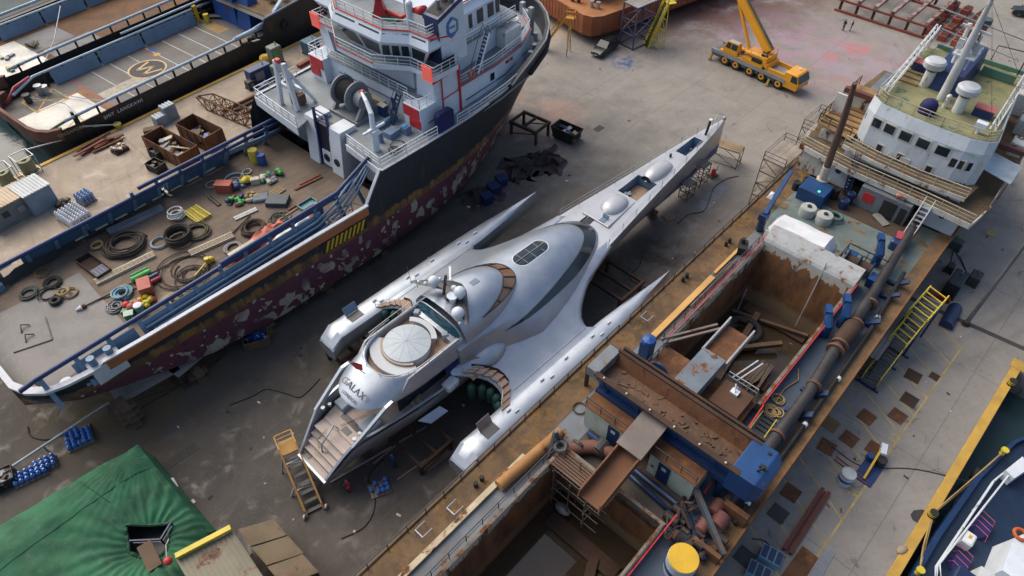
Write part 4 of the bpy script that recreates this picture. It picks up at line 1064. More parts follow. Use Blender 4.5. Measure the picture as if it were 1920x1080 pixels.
# deck rails
b = MB(); b.rail([(32.9,-9.5,10.75),(36,-9.65,10.75),(40,-9.8,10.75)], 1.1,.035,1.5); b.rail([(42.6,-9.95,10.75),(46,-10.0,10.8),(50,-9.9,11.0),(53,-9.6,11.2)], 1.1,.035,1.5); b.build('deck_rail', WHITE, TS)
b = MB(); b.rail([(32.6,9.4,10.8),(32.4,7.1,10.8),(32.0,1.7,10.8)], 1.1,.035,1.4); b.rail([(33.4,-4.3,10.8),(32.9,-9.4,10.8)], 1.1,.035,1.3); b.rail([(32.6,9.4,10.8),(38,9.7,10.8)], 1.1,.035); b.build('deck_rail', WHITE, TS)
# black bulwark round the bow
b = MB(); q = [(x, s*lerp_tab(TH, x)[0], lerp_tab(TH, x)[1]) for s, L_ in ((1, [52,54,56,58,60.5,62.3,63.5,64.2]),(-1, [64.2,63.5,62.3,60.5,58,56,54,52,50.5])) for x in L_]
BZ = lambda x: .2+.9*min(1, max(0, (x-50.5)/3))
b.loft([[(x, y*1.004, z-.2),(x, y*1.012, z+BZ(x)),(x-.25*(1 if x > 60 else .3), y*.965, z+BZ(x)),(x-.2*(1 if x > 60 else .3), y*.965, z-.9)] for x, y, z in q]); b.build('bow_bulwark', mat('black_hull_paint', (.018,.022,.03),.5, var=.2, dirt=.3, dcol=(.08,.07,.06)), TS, smooth='auto')
b = MB(); b.tube([(x, y*1.02, z+BZ(x)+.02) for x, y, z in q], .11,6); b.build('bulwark_cap', GREY, TS)
b = MB(); b.tube([(x, s*(lerp_tab(TH, x)[0]+.12), lerp_tab(TH, x)[1]-.35) for s, L_ in ((1, [54,58,60.5,62.3,63.5,64.3]),(-1, [64.3,63.5,62.3,60.5,58,54])) for x in L_], .28,8); b.build('bow_fender', BLACK, TS, smooth=True)
for x, y in ((56.5, -7.7), (58, -7.0), (60.2, -5.4), (61, -4.2), (62, -2.2)):
 b = MB(); b.cyl((x, y, 11.2),.24,.95,10); b.cyl((x, y, 12.15),.3,.1,10); b.build('bow_bitt', GALV, TS)
# --- superstructure
FACADE = mat('ship_white_paint', (.60,.68,.77),.45, var=.1, dirt=.16, dcol=(.27,.25,.24))
TRIM = mat('dark_blue_trim', (.015, .04, .10), .5, dirt=.1)
def block(name, poly, z0, z1, m=FACADE, **k):
 mb = MB(); mb.prism(poly, z0, z1); return mb.build(name, m, TS, **k)
t1 = [(40.1,6.2),(40.1,-6.2),(44.6,-8.4),(50,-8.3),(55,-7.6),(58.6,-6.0),(60.4,-3.5),(60.9,0),(60.4,3.5),(58.6,6.0),(55,7.6),(50,8.3),(44.6,8.4)]
block('first_deckhouse', list(reversed(t1)), 10.55, 13.4)
b = MB(); b.prism(list(reversed([(x*1.0-.15*(x < 41), y*1.02) for x, y in t1])),13.4,13.46); b.build('boat_deck', SHIPGREY, TS)
for s in (1, -1):
 b = MB(); b.box(39.2,44.7, min(s*6.1, s*8.5), max(s*6.1, s*8.5),10.6,13.35); b.build('side_casing', FACADE, TS, bevel=.04)
 b = MB(); b.hexa([(41.0, s*6.2,13.36),(44.7, s*6.2,13.36),(44.7, s*8.45,13.36),(41.4, s*8.45,13.36),(40.9, s*6.6,15.9),(44.7, s*6.4,15.9),(44.7, s*8.4,15.9),(41.1, s*8.4,15.9)]); b.build('casing_trunk', FACADE, TS)
 b = MB(); b.box(39.12,39.2, min(s*6.15, s*8.3), max(s*6.15, s*8.3),12.2,13.3); b.box(39.1,39.2, min(s*6.9, s*8.45), max(s*6.9, s*8.45),11.2,12.1); b.build('red_panel', RED, TS)
 b = MB(); b.rail([(39.4, s*6.2,13.4),(39.3, s*8.35,13.4),(41.2, s*8.4,13.4)], 1.0,.035,1.0); b.build('casing_rail', WHITE, TS)
b = MB(); b.rail([(40.0,-6.0,13.46),(40.0,6.0,13.46)], 1.0,.03,1.3); b.build('boat_deck_rail', WHITE, TS)
t2 = [(41.5,5.4),(41.5,-5.4),(47,-6.4),(53.4,-5.6),(55.5,-3.4),(56,0),(55.5,3.4),(53.4,5.6),(47,6.4)]
block('second_deckhouse', list(reversed(t2)), 13.46, 15.95)
for s in (1, -1):
 b = MB(); pts = [(44.8, s*8.3,13.46),(50, s*8.2,13.46),(55, s*7.5,13.46),(58.5, s*5.9,13.46),(60.3, s*3.4,13.46)]
 b.rail(pts, 1.0, .03, 1.6); b.build('boat_deck_rail', WHITE, TS)
 b = MB(); b.tube([(p[0], p[1]*1.012, p[2]+.02) for p in pts], .07,6); b.build('red_pipe', RED, TS)
 b = MB(); b.bar((44.55, s*8.55,10.8),(44.55, s*8.55,15.9),.28,.16); b.build('red_trunk', RED, TS)
 b = MB(); b.bar((42.2, s*8.56,10.9),(42.2, s*8.56,15.4),.1); b.bar((42.2, s*8.56,13.2),(44.5, s*8.56,13.3),.08); b.bar((41.1, s*8.5,15.3),(44.6, s*8.5,15.6),.12); b.build('red_pipe', RED, TS)
 b = MB(); b.bar((45.5, s*8.44,11.6),(52, s*8.22,11.7),.06,.09); b.bar((40.1, s*8.53,11.6),(41.8, s*8.53,11.7),.06,.09); b.bar((52, s*8.2,11.75),(57, s*7.0,12.0),.06,.09); b.build('rubbing_bar', TRIM, TS)
 b = MB(); b.box(49.3,49.9, min(s*8.33, s*8.36), max(s*8.33, s*8.36),12.0,12.8); b.build('porthole', WINGLASS, TS)
 b = MB(); b.bar((52, s*8.1,12.9),(52.5, s*8.08,12.9),.06,.3); b.bar((52.8, s*8.05,12.9),(53.2, s*8.0,12.9),.06,.3); b.build('fire_box', RED, TS)
 # inclined ladder from boat deck to bridge deck
 b = MB()
 for yy in (7.6, 8.25): b.bar((47.6, s*yy, 13.5), (50.4, s*(yy-.9), 16.4), .08, .26)
 b.build('ladder_stringer', FACADE, TS)
 b = MB()
 for k in range(10): f = (k+.6)/10; b.bar((47.6+2.8*f, s*(7.6-.9*f),13.5+2.9*f),(47.6+2.8*f, s*(8.25-.9*f),13.5+2.9*f),.3,.06)
 b.build('ladder_tread', TRIM, TS)
 b = MB()
 for yy in (7.6,8.25): b.tube([(47.2, s*yy, 13.5),(47.3, s*yy, 14.5),(50.1, s*(yy-.9),17.4),(50.6, s*(yy-.9),16.4)], .035,5)
 b.build('ladder_handrail', TRIM, TS)
# stair from winch deck to boat deck
b = MB()
for yy in (-5.1,-4.5): b.bar((38.4, yy, 10.8),(39.9, yy, 13.4),.07,.2); b.tube([(38.2, yy, 11.6),(39.9, yy, 14.3)], .035,5)
for k in range(8): f = (k+.5)/8; b.bar((38.4+1.5*f, -5.1,10.8+2.6*f),(38.4+1.5*f, -4.5,10.8+2.6*f),.2,.04)
b.build('winch_deck_stair', TRIM, TS)
b = MB()
for y in (3.6, 1.2, -3.6): b.box(40.04, 40.1, y-.3, y+.3, 11.0, 12.4)
b.bar((39.95, 4.6, 12.3), (39.95, -3.8, 12.3), .06); b.build('bulkhead_doors', TRIM, TS)
# bridge deck gallery
bp = [(39.0,2.7),(39.0,-2.7),(41.0,-5.8),(41.0,-8.9),(44.2,-8.9),(44.2,-6.6),(56,-6.2),(57.2,0),(56,6.2),(44.2,6.6),(44.2,8.9),(41.0,8.9),(41.0,5.8)]
b = MB(); b.prism(list(reversed(bp)), 15.9, 16.1); b.build('bridge_deck', SHIPGREY, TS)
b = MB(); q = bp[9:]+bp[:6]
for a, c in zip(q, q[1:]): b.bar((a[0], a[1], 15.98), (c[0], c[1], 15.98), .07, .5)
b.build('bridge_deck_edge', FACADE, TS)
b = MB(); b.rail([(x*1.0, y, 16.1) for x, y in q], 1.05,.03,1.1); b.build('bridge_rail', WHITE, TS)
b = MB(); b.tube([(p[0]-.03, p[1], 16.22) for p in q[:6]], .06,5); b.build('red_pipe', RED, TS)
for s in (1, -1):
 b = MB(); b.box(40.7,40.78, min(s*7.6, s*8.9), max(s*7.6, s*8.9),15.7,17.2); b.build('navigation_board', emit('red_sign', (.85,.10,.06),.35), TS)
 b = MB()
 for k in range(6): b.box(40.66, 40.69, s*7.75+s*.2*k-.02, s*7.75+s*.2*k+.03, 15.8, 17.1)
 b.build('board_bars', mat('pink_bar', (.8, .45, .4), .5, dirt=0), TS)
 b = MB(); b.box(42.3,43.9, min(s*8.7, s*8.78), max(s*8.7, s*8.78),16.3,17.3); b.build('wing_screen', WINGLASS if s > 0 else BLACK, TS)
# wheelhouse with outward sloping windows
wb_ = [(40.6,2.2),(40.6,-2.2),(42.2,-4.6),(42.3,-6.3),(45,-6.3),(45,6.3),(42.3,6.3),(42.2,4.6)]
wt_ = [(39.6,3.5),(39.6,-3.5),(41.1,-5.8),(41.2,-8.2),(45,-8.2),(45,8.2),(41.2,8.2),(41.1,5.8)]
wu_ = [(40.0,3.4),(40.0,-3.4),(41.5,-5.6),(41.6,-7.9),(45,-7.9),(45,7.9),(41.6,7.9),(41.5,5.6)]
def wh(f, q=None):
 lo = [V((x, y, 16.1)) for x, y in wb_]; hi = [V((x, y, 18.3)) for x, y in wt_]
 return [a.lerp(b_, f) for a, b_ in zip(lo, hi)]
mb = MB(); mb.loft([list(reversed(r)) for r in (wh(0), wh(1), [V((x-.06, y*1.01,18.45)) for x, y in wt_], [V((x, y, 19.3)) for x, y in wu_], [V((x, y, 19.38)) for x, y in wu_])]); mb.build('wheelhouse', FACADE, TS)
for i in range(8):
 if i == 4: continue
 A0, A1 = V((*wb_[i], 16.1)), V((*wb_[(i+1) % 8], 16.1)); B0, B1 = V((*wt_[i], 18.3)), V((*wt_[(i+1) % 8], 18.3))
 n_ = 2 if i in (0, 3, 5) else (2 if i in (1, 7) else 1)
 nrm = (A1-A0).cross(B0-A0).normalized()*-1
 if nrm.dot(V((A0.x-44, A0.y, 0))) < 0: nrm = -nrm
 C0, C1 = V((*wt_[i], 18.45)), V((*wt_[(i+1) % 8], 18.45)); D0, D1 = V((*wu_[i], 19.3)), V((*wu_[(i+1) % 8], 19.3))
 n2 = (C1-C0).cross(D0-C0).normalized()
 if n2.dot(V((A0.x-44, A0.y, 0))) < 0: n2 = -n2
 if i == 7 or i == 1: n_ = 3
 if i == 0: n_ = 2
 for k in range(n_):
  f0, f1 = (k+.12)/n_, (k+.88)/n_
  if i in (0, ): f0, f1 = (k+.08)/n_, (k+.92)/n_
  P4 = [A0.lerp(A1, f0).lerp(B0.lerp(B1, f0),.16), A0.lerp(A1, f1).lerp(B0.lerp(B1, f1),.16), A0.lerp(A1, f1).lerp(B0.lerp(B1, f1),.9), A0.lerp(A1, f0).lerp(B0.lerp(B1, f0),.9)]
  b = MB(); b.poly([p+nrm*.025 for p in P4]); b.build('bridge_window', WINGLASS, TS)
  if (n_ > 1 and i in (0, 1, 7)) or i in (2, 3, 6):
   P4 = [C0.lerp(C1, f0).lerp(D0.lerp(D1, f0),.38), C0.lerp(C1, f1).lerp(D0.lerp(D1, f1),.38), C0.lerp(C1, f1).lerp(D0.lerp(D1, f1),.82), C0.lerp(C1, f0).lerp(D0.lerp(D1, f0),.82)]
   b = MB(); b.poly([p+n2*.02 for p in P4]); b.build('roof_window', WINGLASS, TS)
b = MB(); b.poly([(x+.1, y*.97,19.4) for x, y in reversed(wu_)]); b.build('monkey_deck', SHIPGREY, TS)
wr = [(45,7.6),(41.8,7.6),(41.7,5.4),(40.3,3.3),(40.3,-3.3),(41.7,-5.4),(41.8,-7.6),(43,-7.6)]
b = MB(); b.rail([(x, y, 19.4) for x, y in wr], .95,.03,1.2); b.build('monkey_rail', WHITE, TS)
b = MB(); b.tube([(x-.2, y*1.03,19.45) for x, y in wr], .07,6); b.tube([(41.6,-8.1,19.4),(44,-8.2,18.9),(45.2,-8.0,17.4),(47,-6.8,16.6)], .09,6); b.build('red_pipe', RED, TS)
# forward bridge house
fh = [(45, 6.2), (45, -6.2), (54, -5.6), (55.8, -3.6), (56.2, 0), (55.8, 3.6), (54, 5.6)]
mb = MB(); mb.loft([list(reversed([(x, y, 16.1) for x, y in fh])), list(reversed([(x, y*.98,18.6) for x, y in fh])), list(reversed([(x-.2, y*.88,19.3) for x, y in fh]))]); mb.build('bridge_house', FACADE, TS)
for s in (1, -1):
 for x0, w_ in ((47.0, 1.0), (49.0, .5), (50.3, .95), (52.0, .95), (53.3, .6)):
  b = MB(); y = 6.2-.067*(x0-45)+.02
  b.hexa([(x0, s*y, 17.0),(x0+w_, s*(y-.067*w_),17.0),(x0+w_, s*(y-.067*w_-.03),17.0),(x0, s*(y-.03),17.0),(x0, s*(y-.07),18.35),(x0+w_, s*(y-.067*w_-.07),18.35),(x0+w_, s*(y-.067*w_-.12),18.35),(x0, s*(y-.12),18.35)]); b.build('bridge_window', WINGLASS, TS)
 b = MB(); b.tube([(45.3, s*5.4,19.35),(49, s*5.2,19.45),(53, s*5,19.4)], .08,6); b.build('red_pipe', RED, TS)
 b = MB(); b.rail([(44.4, s*6.9,16.1),(50, s*6.55,16.1),(55.8, s*6.1,16.1)], 1.0,.03,1.6); b.build('bridge_rail', WHITE, TS)
# funnel with its ring emblem
for s in (-1,):
 b = MB(); b.hexa([(43.0,-8.2,16.1),(46.3,-8.2,16.1),(46.3,-6.2,16.1),(43.0,-6.2,16.1),(42.7,-8.2,20.7),(46.0,-8.2,21.9),(46.0,-6.4,21.9),(42.7,-6.4,20.7)]); fn = b.build('funnel', FACADE, TS, bevel=.03)
 b = MB(); b.hexa([(42.86,-8.1,16.3),(42.96,-8.1,16.3),(42.96,-6.3,16.3),(42.86,-6.3,16.3),(42.62,-8.15,20.5),(42.7,-8.15,20.5),(42.7,-6.45,20.5),(42.62,-6.45,20.5)]); b.build('funnel_back', BLUE, fn)
 b = MB(); b.hexa([(42.6,-8.28,20.5),(46.1,-8.28,21.7),(46.1,-6.3,21.7),(42.6,-6.3,20.5),(42.6,-8.28,20.95),(46.1,-8.28,22.15),(46.1,-6.3,22.15),(42.6,-6.3,20.95)]); b.build('funnel_band', BLUE, fn)
 b = MB(); b.poly([(42.9,-8.05,21.08),(45.9,-8.05,22.1),(45.9,-6.5,22.1),(42.9,-6.5,21.08)]); b.build('funnel_top', BLACK, fn)
 b = MB(); b.cyl((43.7,-7.3,21.2),.2,.9,10); b.cyl((44.7,-7.0,21.4),.28,1.0,12); b.cyl((44.9,-7.7,21.4),.16,.9,10); b.build('exhaust_pipe', GREY, fn)
 # emblem: two interlocked angular hooks
 b = MB(); cx, cz = 44.45, 19.6
 h6 = [(cx+.72*math.cos(R(90+60*k)), cz+.85*math.sin(R(90+60*k))) for k in range(6)]
 for k0, k1 in ((0,1),(1,2),(2,3)): b.bar((h6[k0][0], -8.23, h6[k0][1]),(h6[k1][0], -8.23, h6[k1][1]),.06,.3)
 b.bar((h6[3][0], -8.23, h6[3][1]),(cx+.15,-8.23, cz-.55),.06,.26); b.build('emblem', mat('emblem_blue', (.03,.17,.48),.5, dirt=0), fn)
 b = MB()
 for k0, k1 in ((3,4),(4,5),(5,0)): b.bar((h6[k0][0], -8.232, h6[k0][1]),(h6[k1][0], -8.232, h6[k1][1]),.06,.22)
 b.bar((cx-.35,-8.235, cz),(cx+.3,-8.235, cz),.06,.2); b.build('emblem_lower', mat('emblem_teal', (.10,.28,.42),.5, dirt=0), fn)
# red water monitors on the roof
def monitor(x, y, z, s=1., az=0.):
 m = MB(); c, n = math.cos(az), math.sin(az)
 def P(a, b_, h): return (x+(a*c-b_*n)*s, y+(a*n+b_*c)*s, z+h*s)
 m.loft([[P(-.7,-.5,0), P(.7,-.5,0), P(.7,.5,0), P(-.7,.5,0)], [P(-.25,-.25,1.7), P(.25,-.25,1.7), P(.25,.25,1.7), P(-.25,.25,1.7)]])
 p = P(0,0,1.9); m.ball(p, .55*s, 12); m.tube([P(-.2,0,2.0), P(1.0,.6,2.35), P(4.6,.9,3.0)], [.26*s, .22*s, .15*s], 10); m.tube([P(0,0,2.0), P(-.6,.8,1.9), P(-.5,1.2,2.3)], .18*s, 8)
 return m
b = monitor(41.9,-1.2,19.4,1.0, R(-52)); b.build('water_monitor', RED, TS, smooth='auto')
b = monitor(43.4,4.6,19.4,1.0, R(-30)); b.build('water_monitor', RED, TS, smooth='auto')
b = MB(); b.tube([(42.2,-1.6,19.9),(42.3,-3.8,19.9),(42.8,-4.6,20.5),(42.8,-4.6,19.4)], .2,8); b.tube([(42.9,-4.9,20.7),(43.0,-6.2,21.0)], [.25,.5], 10); b.build('monitor_pipe', RED, TS, smooth=True)
b = MB(); b.cyl((42.6,-4.6,19.4),.35,1.9,14); b.ball((42.6,-4.6,21.3),.36,12); b.build('vent_post', WHITE, TS, smooth='auto')
b = MB()
for k in range(9): b.bar((41.6+.14*k, -3.4, 19.5), (41.6+.14*k, -.2, 19.5), .07)
b.build('green_grating', mat('green_grating', (.03, .16, .06), .6), TS)
b = MB(); b.bar((45.5,2.6,19.4),(45.5,2.6,24.5),.5,.5); b.bar((45.5,.6,22.8),(45.5,4.6,22.8),.2); b.build('signal_mast', WHITE, TS)
b = MB(); b.bar((44.2,1.4,19.5),(44.2,1.4,21.2),.1); b.bar((44.2,2.6,19.5),(44.2,2.6,21.2),.1)
for z in (19.9, 20.5, 21.1): b.bar((44.2, 1.4, z), (44.2, 2.6, z), .08)
b.build('yellow_ladder', LEMON, TS)
for x, y in ((43.6, .6), (44.0, -2.4), (44.3, 3.6)):
 b = MB(); b.cyl((x, y, 19.4),.18,1.3,10,.12); b.cbox((x, y, 20.9),(.5,.4,.4),.4); b.build('searchlight', WHITE, TS)
# foredeck rope heap, lifebuoy, forward post
b = MB()
for k in range(5): coil(b, (57.2+rnd(-.5,.5),-3.4+rnd(-.8,.8),13.5+.2*k), rnd(.7,1.1),.09,3,.25)
b.build('rope_heap', ROPEWHITE, TS)
b = MB(); b.torus((46.5,-8.35,14.1),.36,.09,20,8, 'y'); b.build('lifebuoy', ORANGE, TS, smooth=True)
b = MB(); b.bar((61.2,-2.6,12),(61.2,-2.6,14.6),.5); b.bar((60.8,-4.2,12),(60.8,-4.2,14.6),.5); b.bar((61.2,-2.6,13.8),(60.8,-4.2,13.8),.4); b.build('towing_bitt', GALV, TS)
b = MB(); b.cbox((54.5,-6.3,14.4),(2.6,1.4,1.9),0,0,.1); b.build('breakwater_locker', OLDWHITE, TS)
# ------------------------------------------------------------------ cargo on the work deck
TZ = 6.1
def coil_thing(u, v, Ra, r, turns, m, label, z=TZ, h=.1, group='rope and hose coils on the ship deck', jit=.12, name='rope_coil', cat='rope coil'):
 b = MB(); coil(b, (0, 0, 0), Ra, r, turns, jit, 30, h)
 return tag(b.build(name, m, None, at(u, v, z)+V((0,0,.012)), rnd(0,6), smooth=True), label, cat, group)
coil_thing(236,462,1.45,.10,11, ROPEDARK, 'largest dark wire coil lying left of the slatted gangway on the ship deck', h=.35, jit=.16, name='wire_coil', cat='wire coil')
coil_thing(183,462,.5,.07,5, ROPETAN, 'small tan rope ring beside the rusty deck hatch', jit=.08)
coil_thing(300,457,.72,.07,3, mat('blue_grey_hose', (.18,.26,.34),.5), 'thin blue-grey hose ring between the two big coils', jit=.04, name='hose_ring', cat='hose')
coil_thing(338,450,1.05,.11,9, ROPEDARK, 'deep dark coil of hawser stacked like a nest beside the white rope heap', h=.8, jit=.05)
coil_thing(370,437,1.0,.07,6, mat('olive_rope', (.10,.09,.05),.85), 'olive rope coil just behind the yellow ladder stack', h=.2)
coil_thing(477,432,.95,.09,8, mat('brown_rope', (.07,.05,.035),.9), 'brown rope coil near the salmon covers on the ship deck', h=.4)
coil_thing(438,467,.72,.07,5, mat('grey_rope', (.28,.27,.25),.85), 'loose grey rope coil beside the red bin at the rail')
coil_thing(55,552,.62,.075,5, ROPEGREEN, 'dark green hose coil, the leftmost on the grey deck plate', name='hose_coil', cat='hose')
coil_thing(100,532,.62,.08,5, BLACK, 'upper black hose coil of the cluster on the grey deck plate', name='hose_coil', cat='hose')
coil_thing(94,552,.75,.06,2.5, BLACK, 'thin black hose loop under the cluster of coils', name='hose_coil', cat='hose')
coil_thing(119,548,.42,.05,8, ROPETAN, 'bright tan rope bundle on top of the black hose cluster', z=TZ+.25)
coil_thing(131,552,.58,.05,2.5, mat('amber_hose', (.30,.18,.06),.7), 'amber hose loop right of the tan rope bundle')
coil_thing(81,511,.62,.035,2, mat('amber_hose', (.3,.18,.06)), 'thin amber ring below the port rail panel')
coil_thing(352,508,1.9,.045,3.3, ROPEDARK, 'wide tangled wire loops with a yellow hook by the starboard rail', jit=.25, name='wire_tangle', cat='wire')
coil_thing(360,515,1.1,.05,4.3, ROPEDARK, 'inner tangle of dark wire inside the wide loops', jit=.35, name='wire_tangle', cat='wire')
coil_thing(397,347,.55,.04,2, CREAM, 'pale thin ring by the port rail near the red chest')
coil_thing(232,553,.6,.09,5, ROPEBLUE, 'pale blue rope heap beside the plywood sheet', h=.35, jit=.2)
coil_thing(217,577,.5,.07,5, mat('grey_chain', (.16,.17,.19),.5, metal=.4), 'grey chain heap left of the coloured buoys', h=.15, jit=.3, name='chain_heap', cat='chain')
coil_thing(333,408,.55,.07,8, ROPEWHITE, 'heap of white rope next to the yellow ladder stack', h=.7, jit=.25)
coil_thing(332,560,.42,.1,2.5, BLACK, 'small black hose coil close to the crash bar', name='hose_coil', cat='hose')
b = MB(); b.torus((0,0,.2),.36,.18,20,8); tag(b.build('tyre', BLACK, None, at(106,567, TZ), smooth=True), 'single black tyre lying on the grey deck plate', 'tyre')
def deck_box(u, v, d, m, label, name, cat, rz=TF.a, z=TZ, bev=.04, group=None, lid=None):
 b = MB(); b.cbox((0,0, d[2]/2), d, 0,0, bev); o = b.build(name, m, None, at(u, v, z), rz)
 if lid: b = MB(); b.cbox((0,0, d[2]+.035),(d[0]+.06, d[1]+.06,.07),0,0,.02); b.build('lid', lid, o)
 return tag(o, label, cat, group)
REDBOX = mat('faded_red_box', (.40, .09, .06), .6, dirt=.25)
deck_box(278,548,(1.5,1.0,1.1), REDBOX, 'faded red chest beside the plywood sheet, white marks on its lid', 'chest', 'chest', TF.a+1.2, lid=REDBOX)
deck_box(423,357,(1.6,.9,.9), REDBOX, 'red chest among the clutter near the port rail', 'chest', 'chest', TF.a-.9, lid=REDBOX)
deck_box(312,560,(2.2,1.5,.05), TIMBER, 'bare plywood sheet with a grey plate on it by the crash bar', 'plywood_sheet', 'sheet', TF.a-.9, bev=.01)
deck_box(308,561,(.9,.5,.03), GREY, 'small grey plate lying on the plywood sheet', 'steel_plate', 'plate', TF.a+.1, z=TZ+.055, bev=.005)
deck_box(480,343,(.9,.6,.6), CREAM, 'cream box amid white rope on the cluttered deck', 'box', 'box', .3)
deck_box(522,380,(2.1,1.5,.5), mat('blue_black_tray', (.05,.07,.085),.6), 'large blue-black tray beside the pallet', 'tray', 'tray', TF.a-.9)
deck_box(463,482,(2.6,1.2,.9), mat('crimson_bin', (.30,.02,.03),.5), 'crimson bin with a pale lid under the upper crash bar', 'bin', 'bin', TF.a, lid=CREAM)
deck_box(443,494,(1.6,1.0,.7), SALMON, 'salmon bundle at the end of the upper crash bar', 'bundle', 'bundle', TF.a, bev=.15)
deck_box(286,565,(.75,.6,.4), mat('maroon_bag', (.33,.05,.05),.7), 'maroon bag beside the yellow buoys', 'bag', 'bag', .4, bev=.12)
deck_box(247,598,(.7,.6,.7), GREEN, 'green crate with a pale lid nearest the crash bar', 'crate', 'crate', TF.a-.5, lid=mat('mint_lid', (.35,.5,.42),.5))
deck_box(238,588,(.7,.5,.4), GREEN, 'open green crate behind the lidded green crate', 'crate', 'crate', TF.a-.9)
deck_box(253,571,(.8,.5,.5), GREEN, 'green bundle behind the red buoys', 'bundle', 'bundle', .8, bev=.15)
deck_box(490,373,(1.5,1.2,.35), mat('grey_mesh_panel', (.17,.19,.22),.8), 'grey mesh panel leaning over tan rope', 'mesh_panel', 'panel', TF.a-.6, bev=.1)
for u, v, r, m, lab in ((240,577,.34, SIGNAL, 'bright red buoy at the edge of the buoy pile'),(251,583,.42, REDBOX, 'dull red buoy in the buoy pile'),(262,575,.38, SIGNAL, 'second bright red buoy next to the yellow ones')):
 b = MB(); b.ball((0,0, r), r, 14); tag(b.build('buoy', m, None, at(u, v, TZ), smooth=True), lab, 'buoy', 'buoys on the ship deck')
b = MB()
for k in range(11): b.ball((rnd(-.5, .5), rnd(-.5, .5), .22+rnd(0, .3)), .24, 10)
tag(b.build('float_bundle', LEMON, None, at(276,571, TZ), smooth=True), 'bundle of yellow floats strung together near the red chest', 'floats')
b = MB(); b.cyl((0,0,0),.34,1.0,14); bo = b.build('drum', mat('teal_drum', (.12,.38,.34),.5), None, at(267,588, TZ)); tag(bo, 'teal drum with a white lid in front of the buoys', 'drum')
b = MB(); b.lathe((0,0,1.0), [(.37,0),(.34,.1),(.02,.17)], 14); b.build('lid', WHITE, bo)
def lying_drum(u, v, L, r, m, label, rz):
 b = MB(); b.lathe((0,0, r), [(r*.5,-L/2),(r, -L/2+.04),(r, L/2-.04),(r*.5, L/2)], 14, 'x'); return tag(b.build('gas_cylinder', m, None, at(u, v, TZ), rz, smooth='auto'), label, 'cylinder', 'cylinders on the ship deck')
lying_drum(267,522,1.7,.3, LIME, 'lime green cylinder lying behind the red chest', TF.a-.1)
lying_drum(263,514,1.5,.2, GREEN, 'dark green cylinder lying behind the lime one', TF.a-.1)
lying_drum(281,527,1.8,.25, BLUE, 'navy cylinder lying in front of the lime one', TF.a-.1)
lying_drum(287,532,1.6,.22, mat('maroon_bag', (.3,.05,.05)), 'maroon cylinder lying beside the navy one', TF.a-.1)
def drum(u, v, z, r, h, m, label, lid=None, rz=0, group='drums standing on the ship deck'):
 b = MB(); b.lathe((0,0,0), [(r, 0),(r, h*.32),(r*1.05, h*.34),(r, h*.36),(r, h*.65),(r*1.05, h*.67),(r, h*.69),(r, h),(r*.9, h),(r*.9, h-.04),(.02, h-.04)], 18)
 o = tag(b.build('drum', m, None, at(u, v, z), rz, smooth='auto'), label, 'drum', group)
 if lid: b = MB(); b.cyl((0, 0, h-.03), r*.85, .05, 16); b.build('lid', lid, o)
 return o
drum(480, 303, TZ, .48, 1.5, LEMON, 'tall yellow drum standing by the port rail')
drum(493, 307, TZ, .45, 1.2, BRIGHTBLUE, 'blue drum standing beside the tall yellow one')
drum(600,402, TZ, .42,1.2, BRIGHTBLUE, 'blue drum with an orange top near the crash bar', lid=mat('rusty_orange_lid', (.55,.28,.07),.6))
drum(598,285, TZ, .3,.4, YELLOW, 'low yellow pot at the foot of the white wire tower', lid=ORANGE)
# gangways and ladders lying on deck
def gangway(p, q, w, m, label, name='gangway', h=.25, slats=14, z=TZ):
 a, c = at(*p, z), at(*q, z); d = c-a; L = d.length; rz = math.atan2(d.y, d.x)
 t = thing(name, label, 'gangway', (a+c)/2, rz, 'gangways lying on the ship deck')
 b = MB(); b.box(-L/2, L/2,-w/2,-w/2+.08,0, h); b.box(-L/2, L/2, w/2-.08, w/2,0, h); b.build('side_beam', m, t)
 b = MB()
 for i in range(slats): x = -L/2+L*(i+.5)/slats; b.cbox((x, 0, h*.7),(L/slats*.78, w-.18,.05))
 b.build('tread', TIMBER if m == CREAM else m, t)
 b = MB()
 for y in (-w/4, 0, w/4): b.bar((-L/2, y, h+.02), (L/2, y, h+.02), .05, .03)
 b.build('batten', m, t)
 return t
gangway((180,532),(290,478),.75, CREAM, 'long cream slatted gangway across the middle of the work deck')
gangway((357,478),(438,442),.8, CREAM, 'shorter cream slatted gangway between rope coils')
gangway((204,438),(306,391),.7, GALV, 'grey metal gangway lying along the port rail', h=.35)
gangway((440,412),(482,393),.5, GALV, 'short grey ladder beside the lime bags', slats=9, h=.15)
b = MB()
for k in range(6): b.bar((-1.2,-.75+.28*k, .15+.07*(k % 2)),(1.2,-.75+.28*k+rnd(-.1,.1),.15+.07*(k % 2)),.1,.22)
for k in range(12): b.bar((-1.1+.2*k, -.75, .26), (-1.1+.2*k, .65, .3), .06, .05)
tag(b.build('ladder_stack', LEMON, None, at(371,404, TZ), TF.a-1.55), 'stack of yellow ladders lying across the work deck', 'ladders')
for i, (u, v, L, w, m, lab) in enumerate(((402,378,1.9,.35, DARK, 'dark steel plank lying alone near the port rail'),)):
 b = MB(); b.box(-L/2, L/2,-w/2, w/2,0,.12); b.box(-L/2, L/2,-w/2,-w/2+.05,.12,.25); b.box(-L/2, L/2, w/2-.05, w/2,.12,.25); tag(b.build('channel_beam', m, None, at(u, v, TZ), TF.a-1.6), lab, 'beam')
def plank(p, q, w, h, m, label, z=TZ, name='plank', cat='plank', group=None):
 a, c = at(*p, z), at(*q, z); d = c-a; b = MB(); b.box(-d.length/2, d.length/2,-w/2, w/2,0, h)
 o = b.build(name, m, None, (a+c)/2, math.atan2(d.y, d.x), bevel=.015); return tag(o, label, cat, group)
